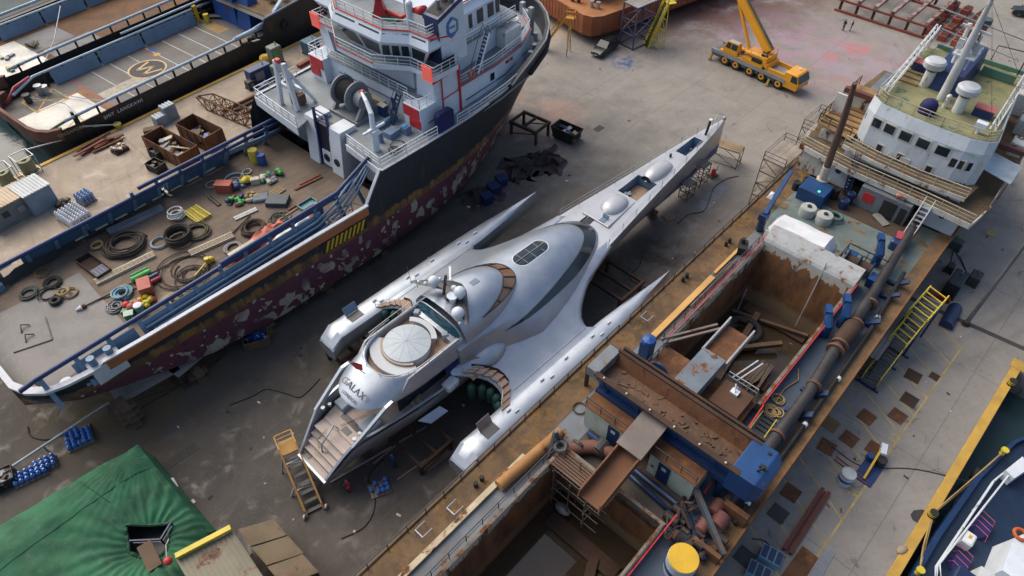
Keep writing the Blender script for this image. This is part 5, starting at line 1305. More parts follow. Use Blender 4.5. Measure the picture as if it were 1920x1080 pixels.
plank((553,357),(604,332),.28,.14, RUSTY, 'longer rusty plank lying before the wire towers', group='planks on the ship deck')
plank((562,347),(600,328),.22,.12, REDOX, 'shorter red-brown plank behind the rusty one', group='planks on the ship deck')
plank((540,395),(578,372),.2,.14, REDOX, 'red pipe-like plank by the green net', group='planks on the ship deck')
plank((520,415),(560,390),.15,.12, TIMBER, 'thin timber batten over the green net', group='planks on the ship deck')
b = MB(); b.box(-.9,.9,-.55,-.45,.05,.3); b.box(-.9,.9,.45,.55,.05,.3); b.box(-.9,-.8,-.5,.5,.05,.3); b.box(.8,.9,-.5,.5,.05,.3); b.box(-.8,.8,-.45,.45,0,.05); tag(b.build('tray', mat('teal_tray', (.1,.25,.27),.5), None, at(577,385, TZ), TF.a), 'narrow teal tray beside the red plank', 'tray')
# pallet, heaps, bags
def pallet(loc, rz, label, group=None, m=TIMBER, w=1.2, d=1.):
 t = thing('pallet', label, 'pallet', loc, rz, group)
 b = MB()
 for i in range(6): b.box(-w/2+i*w/6+.02, -w/2+(i+1)*w/6-.03, -d/2, d/2, .1, .13)
 b.build('top_board', m, t)
 b = MB()
 for i in range(3): b.box(-w/2, w/2, -d/2+i*(d-.1)/2, -d/2+i*(d-.1)/2+.1, 0, .1)
 b.build('bearer', m, t); return t
pallet(at(516,362, TZ), TF.a+.1, 'wooden pallet with a yellow bag at its corner on the ship deck', w=1.8, d=1.1)
def heap(u, v, n, spread, cols, label, z=TZ, name='gear_heap', cat='gear', size=.35, hgt=.4):
 """untidy pile of soft bags and gear, one heap"""
 b = MB(); ms = cols
 for k in range(n):
  b.cur = k % len(ms); a = rnd(0,6.28); q = spread*math.sqrt(rnd(0,1)); r = size*rnd(.6,1.2)
  b.ball((q*math.cos(a), q*math.sin(a), r*.55+rnd(0, hgt)*(1-q/spread*.7)), r, 8,(rnd(.7,1.3), rnd(.7,1.3), rnd(.45,.8)))
 return tag(b.build(name, ms, None, at(u, v, z), rnd(0, 6), smooth='auto'), label, cat)
heap(444,378,22,.9, [LIME, LIME, BLUE, ORANGE, BLACK], 'heap of lime and navy bags in front of the red chest', size=.3)
heap(450,352,9,.6, [BLUE, STEELBLUE], 'navy bundle between the red chest and the yellow bag', size=.4)
heap(464, 343, 4, .3, [LEMON], 'yellow bag standing in the clutter', size=.42, hgt=.7)
heap(525,326,7,.4, [LIME, BLACK, GREEN], 'lime and black gear lying alone on bare planks', size=.32)
heap(505,335,22,.9, [CREAM, GREY, GREEN, ROPEWHITE], 'heap of pale rope and green bottles near the drums', size=.26)
heap(474,370,12,.8, [CREAM, ROPETAN, GREY], 'tan rope bundle behind the grey mesh panel', size=.25)
coil_thing(440,337,.8,.06,4, ROPEWHITE, 'white rope snaking behind the red chest', jit=.35)
coil_thing(464,324,.4,.06,2, ROPEWHITE, 'small white rope loop behind the yellow bag', jit=.1)
coil_thing(525,412,.7,.05,5, ROPEGREEN, 'dark green net spread beside the timber batten', jit=.35, name='net_bundle', cat='net')
def sheet_pile(u, v, L, W, H, m, label, name, z=TZ, rz=TF.a, n=12, wob=.28, cat='cover', edge=.15):
 b = MB(); rows = []
 for i in range(n+1):
  row = []
  for j in range(n+1):
   x, y = (i/n-.5)*L, (j/n-.5)*W; e = min(i, j, n-i, n-j)/n
   h = H*min(1, e*5)*(1-wob+2*wob*mnoise.noise(V((x*1.3+u, y*1.3+v, 0)))) if e > 0 else 0.01
   row.append((x+edge*mnoise.noise(V((y, x, u+.3))), y+edge*mnoise.noise(V((x, y, v+.3))), max(.01, h)))
  rows.append(row)
 b.loft(rows, ring=False)
 return tag(b.build(name, m, None, at(u, v, z), rz, smooth='auto'), label, cat)
sheet_pile(497,448,3.6,1.6,1.0, SALMON, 'crumpled salmon tarpaulin heap behind the upper crash bar', 'tarpaulin')
sheet_pile(521,430,2.0,1.3,.9, SALMON, 'smaller salmon tarpaulin bundle beyond the larger one', 'tarpaulin')
sheet_pile(532,447,3.4,1.2,.7, CLOTH, 'white plastic sheeting between the salmon tarpaulins', 'sheeting')
sheet_pile(562,424,3.0,1.6,.8, CLOTH, 'white plastic sheeting nearest the pipes', 'sheeting')
sheet_pile(590,410,1.2,1.0,.6, SALMON, 'small salmon bundle by the blue drum with orange top', 'tarpaulin')
# tow wire from the stern roller and its socket
b = MB(); b.tube([tuple(at(155,578, TZ)+V((0,0,.1))), tuple(at(253,530, TZ)+V((0,0,.12))), tuple(at(330,490, TZ)+V((0,0,.1))), tuple(at(420,455, TZ)+V((0,0,.1))), tuple(at(470,405, TZ)+V((0,0,.1)))], .06,6); o = b.build('tow_wire', ROPEDARK); tag(o, 'dark tow wire running along the work deck to a white-tipped socket', 'wire')
b = MB(); p0, p1 = at(162,575, TZ)+V((0,0,.15)), at(148,582, TZ)+V((0,0,.15)); b.tube([p0, p0.lerp(p1,.5)], .2,8); b.build('socket', RUSTY, o)
b = MB(); b.tube([p0.lerp(p1,.5), p1+(p1-p0)*.35], [.25,.06], 8); b.build('socket_tip', WHITE, o)
b = MB(); b.tube([tuple(at(185,563, TZ)+V((0,0,.06))), tuple(at(260,540, TZ)+V((0,0,.06))), tuple(at(300,510, TZ)+V((0,0,.06)))], .045,6); tag(b.build('tow_wire', ROPEDARK), 'second, thinner wire in front of the tow wire', 'wire')
b = MB(); b.cyl((0,0,.3),.22,.5,10); b.ball((.4,.1,.3),.3,10); b.tube([(-1.6,-.4,.1),(0,0,.4),(.4,.3,.3)], .08,6); tag(b.build('tow_hook', LEMON, None, at(392,496, TZ), TF.a, smooth='auto'), 'yellow hook block at the end of the tangled wire', 'hook')
# sunken rusty hatch box
b = MB(); L, W = 3.6, 1.35
b.box(-L/2, L/2,-W/2,-W/2+.06,0,.5); b.box(-L/2, L/2, W/2-.06, W/2,0,.5); b.box(-L/2,-L/2+.06,-W/2, W/2,0,.5); b.box(L/2-.06, L/2,-W/2, W/2,0,.5); b.box(-L/2, L/2,-W/2, W/2,.02,.06)
o = tag(b.build('deck_hatch', RUSTDARK, None, at(178,503, TZ), TF.a-1.5), 'open rusty hatch box with a navy grating at one end', 'hatch')
b = MB(); b.box(.4, L/2-.08, -W/2+.08, W/2-.08, .3, .34)
for k in range(4): b.bar((.5, -.45+.3*k, .42), (1.6, -.45+.3*k, .42), .04)
b.build('grating', BLUE, o)
# ================================================================== hopper dredger
DF = Frame(.852, 15.286, 47.3)
DS = thing('hopper_dredger', 'rusty hopper dredger with open brown holds, navy gantry trough and white stern house', 'ship', DF.W(0,0,0), DF.a)
def hold_material():
 m, nt, b, P = base('hold_rust')
 se = nt.nodes.new('ShaderNodeSeparateXYZ'); nt.links.new(P, se.inputs[0]); z = se.outputs[2]
 n1 = noise_(nt, vmul(nt, P, (1,1,.3)),.9,7,.65); n2 = noise_(nt, P, 3,8,.7); n3 = noise_(nt, P, .25,3)
 c = mixc(nt, step_(nt, n1, .35, .65), (.165, .075, .026), (.075, .034, .016))
 c = mixc(nt, step_(nt, n2, .5, .75, 0, .6), c, (.05, .024, .014))
 c = mixc(nt, step_(nt, n3, .5, .68, 0, .6), c, (.20, .12, .045))
 e = math_(nt, 'ADD', z, math_(nt, 'MULTIPLY_ADD', n1, 3.4, -1.7))
 k = math_(nt, 'MULTIPLY', step_(nt, e, 6.25, 6.4), step_(nt, n1, .62, .56))
 c = mixc(nt, k, c, mixc(nt, n2, (.36, .39, .38), (.30, .24, .16)))
 low = math_(nt, 'ADD', z, math_(nt, 'MULTIPLY_ADD', n1, 1.2, -.6))
 c = mixc(nt, math_(nt, 'MULTIPLY', step_(nt, low, 2.9, 2.4), .7), c, (.17, .13, .08))
 nt.links.new(c, b.inputs['Base Color']); b.inputs['Roughness'].default_value = .9
 bump_(nt, b, n2, .4, .04); return m
HOLD = hold_material()
OCHRE = mat('ochre_rusty_deck', (.16,.098,.048),.85, var=.5, dirt=.8, dcol=(.07,.055,.042), rust=.4, rcol=(.24,.13,.04), bump=.3)
GREYDECK = mat('worn_blue_grey_deck', (.15,.175,.20),.7, var=.3, dirt=.5, dcol=(.16,.11,.065), rust=.28, rcol=(.17,.10,.05))
BLUEDECK = mat('worn_blue_green_deck', (.14,.20,.20),.7, var=.35, dirt=.4, dcol=(.05,.10,.17), rust=.45, rcol=(.20,.14,.065), sc=.6)
PALEGREEN = mat('pale_green_wall', (.38,.44,.38),.6, var=.15, dirt=.4, dcol=(.25,.19,.11), rust=.2)
NAVY = mat('gantry_navy', (.008,.030,.095),.45, var=.3, dirt=.3, dcol=(.04,.035,.03), rust=.1)
GANTRY = mat('gantry_blue', (.010,.060,.19),.4, var=.25, dirt=.25, dcol=(.03,.04,.06), rust=.05)
OLDHOUSE = mat('old_white_house', (.56,.62,.68),.5, var=.12, dirt=.28, dcol=(.34,.27,.19), rust=.2)
PEEL = mat('peeling_white_deck_edge', (.60,.60,.55),.6, var=.15, dirt=.4, dcol=(.32,.2,.09), rust=.38)
COAM = mat('grey_rust_coaming', (.20,.19,.17),.75, var=.35, dirt=.75, dcol=(.13,.075,.035), rust=.52)
HULLBROWN = mat('brown_hull_side', (.20,.095,.035),.8, var=.3, dirt=.5, dcol=(.08,.045,.025), rust=.35)
YOCHRE = mat('sunny_ochre_paint', (.62,.36,.11),.6, var=.2, dirt=.4, dcol=(.3,.17,.06))
ZD = 6.0
def dbox(name, m, *a, **k):
 b = MB(); b.box(*a); return b.build(name, m, DS, **k)
# hull shell
hp = [(-20,8.0),(66,8.0),(72,7.0),(76,5.0),(78,0),(76,-5.0),(72,-7.0),(66,-8.0),(-20,-8.0)]
b = MB(); n = len(hp)
for i in range(n-1): b.add([(*hp[i], .9),(*hp[i+1], .9),(*hp[i+1], ZD-.02),(*hp[i], ZD-.02)], [(0,1,2,3)])
b.poly([(x, y, .9) for x, y in hp]); b.build('hull', HULLBROWN, DS)
# decks either side of the holds (outer ochre strip, inner blue-grey walk)
X0, X1 = -20, 50
for s in (1, -1):
 w0 = 5.9 if s > 0 else 6.9
 dbox('side_deck', OCHRE, X0, X1+16, min(s*w0, s*8.0), max(s*w0, s*8.0), ZD-.2, ZD)
 dbox('walkway', GREYDECK if s > 0 else mat('dark_blue_walk', (.07,.10,.15),.6, dirt=.5, dcol=(.1,.08,.05), rust=.15), X0,38.5, min(s*4.0, s*w0), max(s*4.0, s*w0), ZD-.2, ZD-.02)
 dbox('hull_edge', HULLBROWN if s < 0 else OCHRE, X0,66, min(s*7.95, s*8.12), max(s*7.95, s*8.12), ZD-.5, ZD+.14)
dbox('middle_deck', mat('dark_stained_deck', (.06,.055,.05),.8, dirt=.5, dcol=(.12,.07,.03), rust=.35),8.4,20.8,-4.0,4.0, ZD-.2, ZD-.01)
dbox('forward_deck', BLUEDECK, 38.5, 50, -6.9, 5.9, ZD-.2, ZD-.01)
b = MB(); b.box(46.6,50.4,-5.4,3.6, ZD+.0, ZD+.03); b.build('dark_deck_patch', mat('brown_dark_deck', (.07,.045,.03),.8, dirt=.4), DS)
# holds
def hold(x0, x1, ztop, slope=0.):
 b = MB(); w, zb = 3.95, 1.2; wb = 3.9
 b.add([(x0,-w, ztop),(x1,-w, ztop),(x1-slope, -wb, zb),(x0,-wb, zb)], [(0,1,2,3)])
 b.add([(x0, w, ztop), (x1, w, ztop), (x1-slope, wb, zb), (x0, wb, zb)], [(3, 2, 1, 0)])
 b.add([(x0, -w, ztop), (x0, w, ztop), (x0, wb, zb), (x0, -wb, zb)], [(3, 2, 1, 0)])
 b.add([(x1,-w, ztop),(x1, w, ztop),(x1-slope, wb, zb),(x1-slope, -wb, zb)], [(0,1,2,3)])
 b.add([(x0,-wb, zb),(x1-slope, -wb, zb),(x1-slope, wb, zb),(x0, wb, zb)], [(0,1,2,3)])
 o = b.build('hold', HOLD, DS)
 for s in (1, -1):
  b = MB(); b.box(x0, x1, min(s*3.96, s*4.2), max(s*3.96, s*4.2), ZD-.3, ztop); b.build('coaming', COAM, o)
 return o
h1 = hold(-20, 8.4, 7.0); h2 = hold(20.8, 36.5, 7.0, 1.6)
b = MB(); b.box(8.4, 8.65, -4.2, 4.2, ZD-.3, 7.0); b.build('coaming', COAM, h1)
# sloping pale plate from the hopper edge up to the tarped machinery deck
b = MB(); R_ = []
for i in range(7):
 a = R(90*i/6); R_.append([(36.5+1.9*(1-math.cos(a)), y, 7.0+.9*math.sin(a)) for y in (-4.2,-1.4,1.4,4.2)])
b.loft(R_, ring=False); b.add([(38.4,-4.2,7.9),(38.4,4.2,7.9),(38.4,4.2,5.9),(38.4,-4.2,5.9)], [(0,1,2,3)])
for s in (1,-1): b.poly([(36.5, s*4.2,5.9)]+[(36.5+1.9*(1-math.cos(R(15*i))), s*4.2,7.0+.9*math.sin(R(15*i))) for i in range(7)]+[(38.4, s*4.2,5.9)])
b.build('hopper_end_plate', mat('rust_streaked_plate', (.34,.37,.38),.65, var=.2, dirt=.5, dcol=(.24,.13,.06), rust=.35, rcol=(.22,.10,.04)), DS)
for s in (1, -1):
 b = MB(); b.bar((20.8, s*4.32, 7.15), (37.5, s*4.32, 7.3), .08);
 if s < 0: b.bar((12, s*4.9, 7.15), (20.8, s*4.4, 7.15), .1)
 b.build('red_lifeline', RED, DS)
b = MB(); b.bar((2, -4.4, 7.2), (9.5, -4.4, 7.2), .09); b.build('red_lifeline', RED, DS)
# hand rails
b = MB(); b.rail([(-14,7.85,6),(20,7.85,6)], 1.0,.035,1.6,2); b.rail([(21.5,7.85,6),(49,7.85,6)], 1.0,.035,1.6,2); b.build('ship_rail', DARK, DS)
b = MB(); b.rail([(-14,4.3,7.0),(8,4.3,7.0)], .95,.03,1.5,2); b.build('hold_rail', DARK, DS)
b = MB(); b.rail([(21,4.4,7.0),(36,4.4,7.0)], .95,.03,1.5,2); b.build('hold_rail', DARK, DS)
b = MB(); b.rail([(-6,-4.3,7.0),(8,-4.3,7.0)], .95,.03,1.5,2); b.build('hold_rail', DARK, DS)
# ochre strakes
dbox('ochre_strake', YOCHRE, 21.5,30.5,5.25,5.75,6.02,6.3); dbox('ochre_strake', YOCHRE, 31,36.5,5.5,5.75,6.02,6.3)
dbox('ochre_strake', mat('peeling_cream_strake', (.55,.47,.32),.7, dirt=.5, dcol=(.3,.17,.07), rust=.4),-6,6.5,5.75,6.15,6.02,6.25)
b = MB(); b.tube([(3.5,5.6,6.45),(9.5,5.2,6.45)], .42,12); b.build('ochre_pipe', mat('ochre_pipe_rust', (.36,.18,.06),.8, dirt=.4, rust=.3), DS, smooth='auto')
b = MB()
for k in range(8): b.bar((26+rnd(0,1),4.9+.08*k, 6.1+.06*(k % 3)),(33+rnd(-1,1),4.9+.06*k, 6.1+.06*(k % 3)),.07)
b.build('pipe_stack', SCAF, DS)
# discharge pipe down the starboard side
b = MB(); b.tube([(12.6,-6.3,6.7),(14.5,-6.3,6.75),(24,-6.3,6.75),(28.5,-6.0,6.8),(37,-5.7,6.8),(49,-4.9,7.2)], [.4,.46,.44,.46,.44,.3], 16); dp_ = b.build('discharge_pipe', mat('tarred_pipe', (.032,.030,.032),.6, var=.5, dirt=.5, dcol=(.075,.055,.045), rust=.1, sc=1.5), DS, smooth='auto')
for x, r in ((14.6,.66),(16.9,.6),(19.5,.58),(25.2,.58),(29.5,.72),(30.2,.72),(33.2,.65),(36.2,.58)):
 b = MB(); b.lathe((x, -6.3 if x < 27 else -6.0,6.75), [(r, -.12),(r, .12)], 16, 'x'); b.build('pipe_flange', mat('brown_flange', (.12,.055,.035),.7, dirt=.4), dp_)
b = MB(); b.lathe((31.8,-5.95,6.8), [(.46,-1.4),(.7,-1.0),(.7,1.0),(.46,1.4)], 16, 'x'); b.build('pipe_joint', RUSTDARK, dp_, smooth='auto')
b = MB(); b.lathe((15.8,-6.3,6.75), [(.48,-1.0),(.62,-.8),(.62,.7),(.48,1.0)], 16, 'x'); b.build('pipe_joint', REDOX, dp_, smooth='auto')
b = MB(); b.tube([(12,-7.35,6.3),(24,-7.25,6.3),(34,-7.1,6.3),(42,-6.6,6.5)], .17,8); b.build('side_pipe', BLACK, DS, smooth=True)
for x in (13.8, 22, 27.5, 35.6):
 b = MB(); b.lathe((x, -7.3 if x < 30 else -7.0,6.3), [(.2,-.14),(.2,.14)], 10, 'x'); b.build('pipe_clip', WHITE, DS)
for i, x in enumerate((22.5, 25, 34.5, 38.5, 40.5)):
 b = MB(); b.bar((x, -6.3,6.0),(x+.2,-7.4,6.9),.5,.16); b.bar((x, -5.6,6.0),(x, -6.9,6.25),.4,.3); b.build('pipe_saddle', NAVY, DS)
for x, y, h in ((31.1, -4.5, 1.9), (33.0, -5.1, 2.1), (41.8, -4.2, 2.3)):
 b = MB(); b.tube([(x, y, 6.0),(x, y, 6.0+h*.6),(x+.7, y+.5,6+h)], [.4,.38,.3], 8); b.cbox((x+.8, y+.6,6+h),(.9,.5,.5),.5); b.build('davit_horn', GANTRY, DS, smooth='auto')
b = MB()
for k in range(12): b.box(16.2+.42*k, 16.45+.42*k, -5.6, -4.7, 6.1, 6.16)
b.build('deck_ladder', DARK, DS)
b = MB(); b.bar((16,-5.75,6.3),(21,-5.6,6.3),.07); b.bar((16,-4.6,6.3),(21,-4.5,6.3),.07); b.build('yellow_side_rail', LEMON, DS)
b = MB()
for k in range(4): coil(b, (21.8+rnd(-.6,1.2),-5.0+rnd(-.3,.2),6.05), rnd(.3,.5),.05,2.2,.3)
b.tube([(22.5,-4.8,6.1),(24,-4.7,6.1),(25.5,-5.1,6.1),(26.5,-4.6,6.1)], .05,5); b.build('yellow_hose', ROPETAN, DS)
# --- midship deckhouse with rusty roof, doors
for x0, x1, y0, y1 in ((11.4, 13.8, .9, 4.6), (11.4, 13.6, -4.3, -.9)):
 o = dbox('midship_house', PALEGREEN, x0, x1, y0, y1, 6, 8.5)
 b = MB(); b.box(x0-.15, x1+.1, y0-.1, y1+.15, 8.5, 8.58); b.build('house_roof', RUSTY, o)
 b = MB(); b.rail([(x0, y0,8.58),(x0, y1,8.58)], .8,.03,1.2,2); b.build('roof_rail', DARK, o)
 b = MB(); yd_ = y0+1.2 if y0 > 0 else y0+2.2; b.box(x0-.07, x0-.01, yd_-.45, yd_+.45,6.1,8.1); b.build('door', NAVY, o)
 b = MB(); b.poly([(x0-.09, yd_-.18+.36*(k in (1,2)),7.5+.36*(k > 1)) for k in range(4)]); b.build('door_window', PALEGREEN, o)
b = MB(); b.box(11.55, 11.6, 1.2, 2.3, 6.1, 8.1); b.build('open_doorway', BLACK, DS)
# gantry: long open trough athwartships
def trough(mb, x0, x1, y0, y1, z0, z1, th=.12):
 mb.hexa([(x0+.5, y0, z0),(x1-.5, y0, z0),(x1-.5, y1, z0),(x0+.5, y1, z0),(x0+.5, y0, z0+th),(x1-.5, y0, z0+th),(x1-.5, y1, z0+th),(x0+.5, y1, z0+th)])
 for xa, xb in ((x0, x0+.5), (x1, x1-.5)):
  mb.hexa([(xb, y0, z0),(xb+.1*(1 if xb > xa else -1)*-1, y0, z0),(xb, y1, z0),(xb, y1, z0)] if False else [(xb-.06, y0, z0),(xb+.06, y0, z0),(xb+.06, y1, z0),(xb-.06, y1, z0),(xa-.06, y0, z1),(xa+.06, y0, z1),(xa+.06, y1, z1),(xa-.06, y1, z1)])
b = MB(); trough(b, 12.8,15.5,-6.2,5.0,9.2,10.4); gt = b.build('gantry_trough', mat('trough_rust', (.135,.058,.024),.85, var=.4, dirt=.5, dcol=(.20,.12,.055), rust=.4, rcol=(.16,.06,.03)), DS)
b = MB(); b.hexa([(13.25,-6.2,8.55),(13.27,-6.2,8.55),(13.27,4.9,8.55),(13.25,4.9,8.55),(12.7,-6.2,10.35),(12.74,-6.2,10.35),(12.74,4.9,10.35),(12.7,4.9,10.35)])
for y in (-4.5,-1.5,1.5,4.4): b.hexa([(13.2, y-.1,8.5),(13.3, y-.1,8.5),(13.3, y+.1,8.5),(13.2, y+.1,8.5),(12.62, y-.1,10.4),(12.76, y-.1,10.4),(12.76, y+.1,10.4),(12.62, y+.1,10.4)])
b.build('trough_side', GANTRY, DS)
b = MB(); b.box(12.55,12.95,-6.2,5.05,10.36,10.5); b.box(15.4,15.6,-6.2,5.05,10.36,10.5); b.box(16.1,16.3,-6.2,5.05,9.9,10.1); b.hexa([(15.6,-6.2,8.6),(16.2,-6.2,8.6),(16.2,5,8.6),(15.6,5,8.6),(15.6,-6.2,10.3),(16.1,-6.2,9.9),(16.1,5,9.9),(15.6,5,10.3)]); b.build('trough_rim', RUSTDARK, DS)
b = MB(); b.box(13.4, 14.9, -6.1, 4.9, 9.31, 9.345)
for k in range(46): b.cbox((14.1+rnd(-.75,.75), rnd(-6,4.6),9.36),(rnd(.1,.7), rnd(.1,.4), rnd(.04,.2)), rnd(0,3))
b.build('trough_debris', mat('wet_brown_debris', (.10,.05,.025),.5, var=.4, dirt=.5, dcol=(.2,.13,.07)), DS)
for k in range(6):
 b = MB(); b.ball((12.75, -5.2+1.9*k, 10.55), .09, 8); b.build('rim_lamp', CREAM, DS)
b = MB(); b.loft([[(12.6,-5.6,8.2),(15.7,-5.6,8.2),(15.7,-5.6,10.45),(12.6,-5.6,10.45)], [(12.6,-7.3,8.3),(15.7,-7.3,8.3),(15.7,-7.3,10.5),(12.6,-7.3,10.5)], [(12.9,-7.8,8.7),(15.4,-7.8,8.7),(15.4,-7.8,10.1),(12.9,-7.8,10.1)]]); b.build('gantry_head', GANTRY, DS, bevel=.06)
b = MB(); b.cbox((14.0,-7.1,10.62),(.25,.5,.2)); b.bar((13.6,-6.9,10.5),(13.7,-7.2,11.1),.1); b.cbox((15.2,-6.9,10.54),(.2,.2,.08)); b.build('head_fitting', BLACK, DS)
b = MB(); b.box(12.9,15.6,4.95,5.9,9.4,10.3); b.build('gantry_tail', mat('grey_blue_box', (.19,.22,.25),.6, dirt=.4, rust=.15), DS, bevel=.05)
for x, y in ((13.1, 4.2), (15.3, 4.2), (13.1, -5.4), (15.3, -5.4)):
 b = MB(); b.bar((x, y, 6),(x, y, 9.0),.35,.4); b.bar((x, y, 6.6),(x, y-1.2*(1 if y > 0 else -1),8.8),.2); b.build('gantry_leg', NAVY, DS)
b = MB(); b.bar((12.9,-6.2,8.6),(12.9,4.8,8.6),.5,.5); b.build('gantry_beam', NAVY, DS)
# discharge chute to the after hold
b = MB(); b.hexa([(6.0,-.75,7.9),(12.7,-.75,8.9),(12.7,.85,8.9),(6.0,.85,7.9),(6.0,-.75,8.02),(12.7,-.75,9.02),(12.7,.85,9.02),(6.0,.85,8.02)])
for y in (-.8,.85): b.hexa([(5.8, y-.05,7.9),(12.7, y-.05,8.9),(12.7, y+.05,8.9),(5.8, y+.05,7.9),(6.0, y-.05,8.7),(12.7, y-.05,9.8),(12.7, y+.05,9.8),(6.0, y+.05,8.7)])
b.build('chute', mat('chute_rust', (.19, .085, .04), .85, dirt=.5, rust=.3), DS)
b = MB(); b.hexa([(9.9,-.95,9.35),(12.9,-.95,9.85),(12.9,1.0,9.85),(9.9,1.0,9.35),(9.9,-.95,9.45),(12.9,-.95,9.95),(12.9,1.0,9.95),(9.9,1.0,9.45)]); b.build('chute_cover', mat('grey_rust_cover', (.20,.17,.15),.75, dirt=.4, rust=.25), DS)
# brown scaffold staging at the front of the after hold
b = MB()
for y in (3.6,2.2,.8): b.bar((7.9, y, 1.6),(7.9, y, 8.0),.07); b.bar((6.9, y, 1.6),(6.9, y, 6.2),.07)
for z in (2.6, 4.0, 5.4, 6.6):
 for x in (6.9, 7.9): b.bar((x, 3.8, z), (x, -.4, z), .06)
 for y in (3.6, .8): b.bar((6.7, y, z), (8.2, y, z), .06)
b.build('hold_staging', SCAF, DS)
b = MB()
for k in range(7): b.bar((7.0+.22*k, 4.0, 6.95), (7.0+.22*k, -.7, 6.95), .16, .05)
b.build('staging_boards', mat('rusty_boards', (.15, .09, .06), .85, dirt=.4), DS)
# port side clutter by the after hold: sleeve, bent pipe, davit
b = MB(); b.tube([(8.8,3.9,6.5),(10.1,2.8,6.5),(10.7,1.2,6.5)], [.5,.5,.45], 14); b.build('suction_pipe', mat('red_brown_pipe', (.17,.075,.05),.7, dirt=.4), DS, smooth='auto')
b = MB(); b.lathe((9.4,3.5,6.5), [(.6,-.12),(.6,.12)], 16, 'x'); b.lathe((10.4,2.3,6.5), [(.56,-.5),(.56,.5)], 14, 'x'); b.build('suction_flange', DARK, DS)
b = MB(); b.bar((7.6,4.7,6),(8.4,4.9,8.2),.2,.3); b.bar((8.9,4.4,6),(8.4,4.9,8.2),.2,.3); b.torus((8.2,4.2,7.3),.38,.12,18,6); b.build('sheave_davit', mat('grey_steel', (.10,.11,.12),.6, dirt=.3), DS)
b = MB(); b.torus((12.2,5.6,6.08),.5,.05,18,5); b.cyl((14.2,6.6,6),.18,2.2,8); b.ball((14.2,6.6,8.3),.2,8); b.build('deck_post', RUSTDARK, DS)
for x, y in ((22.5, 6.9), (-2.0, 7.0), (.4, 6.6)):
 b = MB()
 for a in (-.35,.35): b.tube([(x-.4, y+a, 6.1),(x-.4, y+a, 6.7),(x+.4, y+a, 6.7),(x+.4, y+a, 6.1)], .04,5)
 b.bar((x-.4, y-.35, 6.7), (x-.4, y+.35, 6.7), .06); b.build('roller_frame', GALV, DS)
for x, y in ((35, 6.8), (28.5, 7.2), (17.4, 7.2), (2.6, 6.9)):
 b = MB(); b.cyl((x, y, 6),.16,.5,8); b.cyl((x+.6, y, 6),.16,.5,8); b.build('deck_bitt', BLACK, DS)
# navy locker, oval plate, second chute into the forward hold, catwalks
dbox('navy_locker', GANTRY, 18.8, 19.8, 4.35, 5.2, 6, 8.2, bevel=.04)
b = MB(); b.lathe((19.3,4.75,8.2), [(.6,0),(.5,.25),(.02,.4)], 10); b.build('locker_wrap', BRIGHTBLUE, DS)
b = MB(); b.lathe((18.4,3.0,7.0), [(.02,-.06),(.75,-.06),(.75,.06),(.02,.06)], 20, 'x'); b.build('oval_plate', GANTRY, DS)
dbox('rusty_platform', RUSTY, 16.8, 20.8, -3.9, 3.9, 6.9, 7.0)
b = MB(); b.rail([(16.9,3.8,7.0),(20.6,3.8,7.0)], 1,.035,1.2,2); b.rail([(17.2,1.6,7),(17.2,3.6,7)], 1,.035,1,2); b.rail([(17.2,-3.8,7),(17.2,-.8,7)], 1,.035,1,2); b.build('platform_rail', NAVY, DS)
b = MB(); b.hexa([(17.2,-.6,7.4),(21.4,-.6,7.5),(21.4,1.3,7.5),(17.2,1.3,7.4),(17.2,-.6,8.5),(21.4,-.6,8.5),(21.4,1.3,8.5),(17.2,1.3,8.5)]); b.build('pump_box', mat('blue_grey_rust_box', (.15,.20,.25),.6, dirt=.4, dcol=(.2,.1,.05), rust=.38), DS)
b = MB()
for y in (-.7, 1.35): b.bar((21.4, y, 7.9), (25.6, y, 8.0), .14, .7)
b.build('beam_pair', GALV, DS)
dbox('beam_web', RUSTY, 21.4, 25.2, -.6, 1.3, 7.65, 7.75)
dbox('brown_cover', mat('brown_cover', (.09,.04,.02),.8, dirt=.3),18.2,20.7,-3.6,-1.3,7.0,7.6)
b = MB(); b.cbox((20.0,-2.4,7.7),(.5,.6,.2)); b.tube([(19.8,-2.5,7.7),(20.2,-2.2,8.3),(20.4,-2.5,7.7)], .06); b.build('valve_wheel', WHITE, DS)
b = MB(); b.rail([(21.2,-3.6,7.0),(21.2,-1.2,7.0)], .9,.035,.8,2); b.bar((21.4,-1.5,7.2),(23.8,-2.2,7.6),.1); b.bar((21.4,-1.9,7.2),(23.8,-2.6,7.6),.1); b.build('access_frame', GALV, DS)
b = MB(); b.bar((20.6,4.1,7.3),(24.8,1.6,7.4),.18); b.bar((20.8,4.5,7.3),(25.0,2.0,7.4),.18); b.build('cross_beam', SCAF, DS)
# dark machinery on the middle deck, starboard
b = MB()
for k in range(26):
 c = (9.6+rnd(-1.2, 1.4), -6+rnd(-1.4, 2), 6.2+rnd(0, .5)); r = rnd(.12, .4)
 if k % 3: b.lathe(c, [(r*.5,-r*1.6),(r, -r*1.4),(r, r*1.2),(r*.4, r*1.5)], 10, 'xyz'[k % 2])
 else: b.tube(flow([c, (c[0]+rnd(-1,1), c[1]+rnd(-1,1), c[2]+.3),(c[0]+rnd(-1,1), c[1]+rnd(-1,1), c[2])]), r*.35,7)
b.build('deck_machinery', mat('oily_machinery', (.03,.022,.022),.6, dirt=.5, dcol=(.14,.05,.03), rust=.3), DS)
b = MB(); b.tube([(10.9,3.8,6.3),(10.6,-4.6,6.3),(8.6,-7.2,6.4)], .22,8); b.tube([(10.3,.5,6.3),(9.9,-4.2,6.2)], .16,8); b.build('blue_pipe', NAVY, DS, smooth=True)
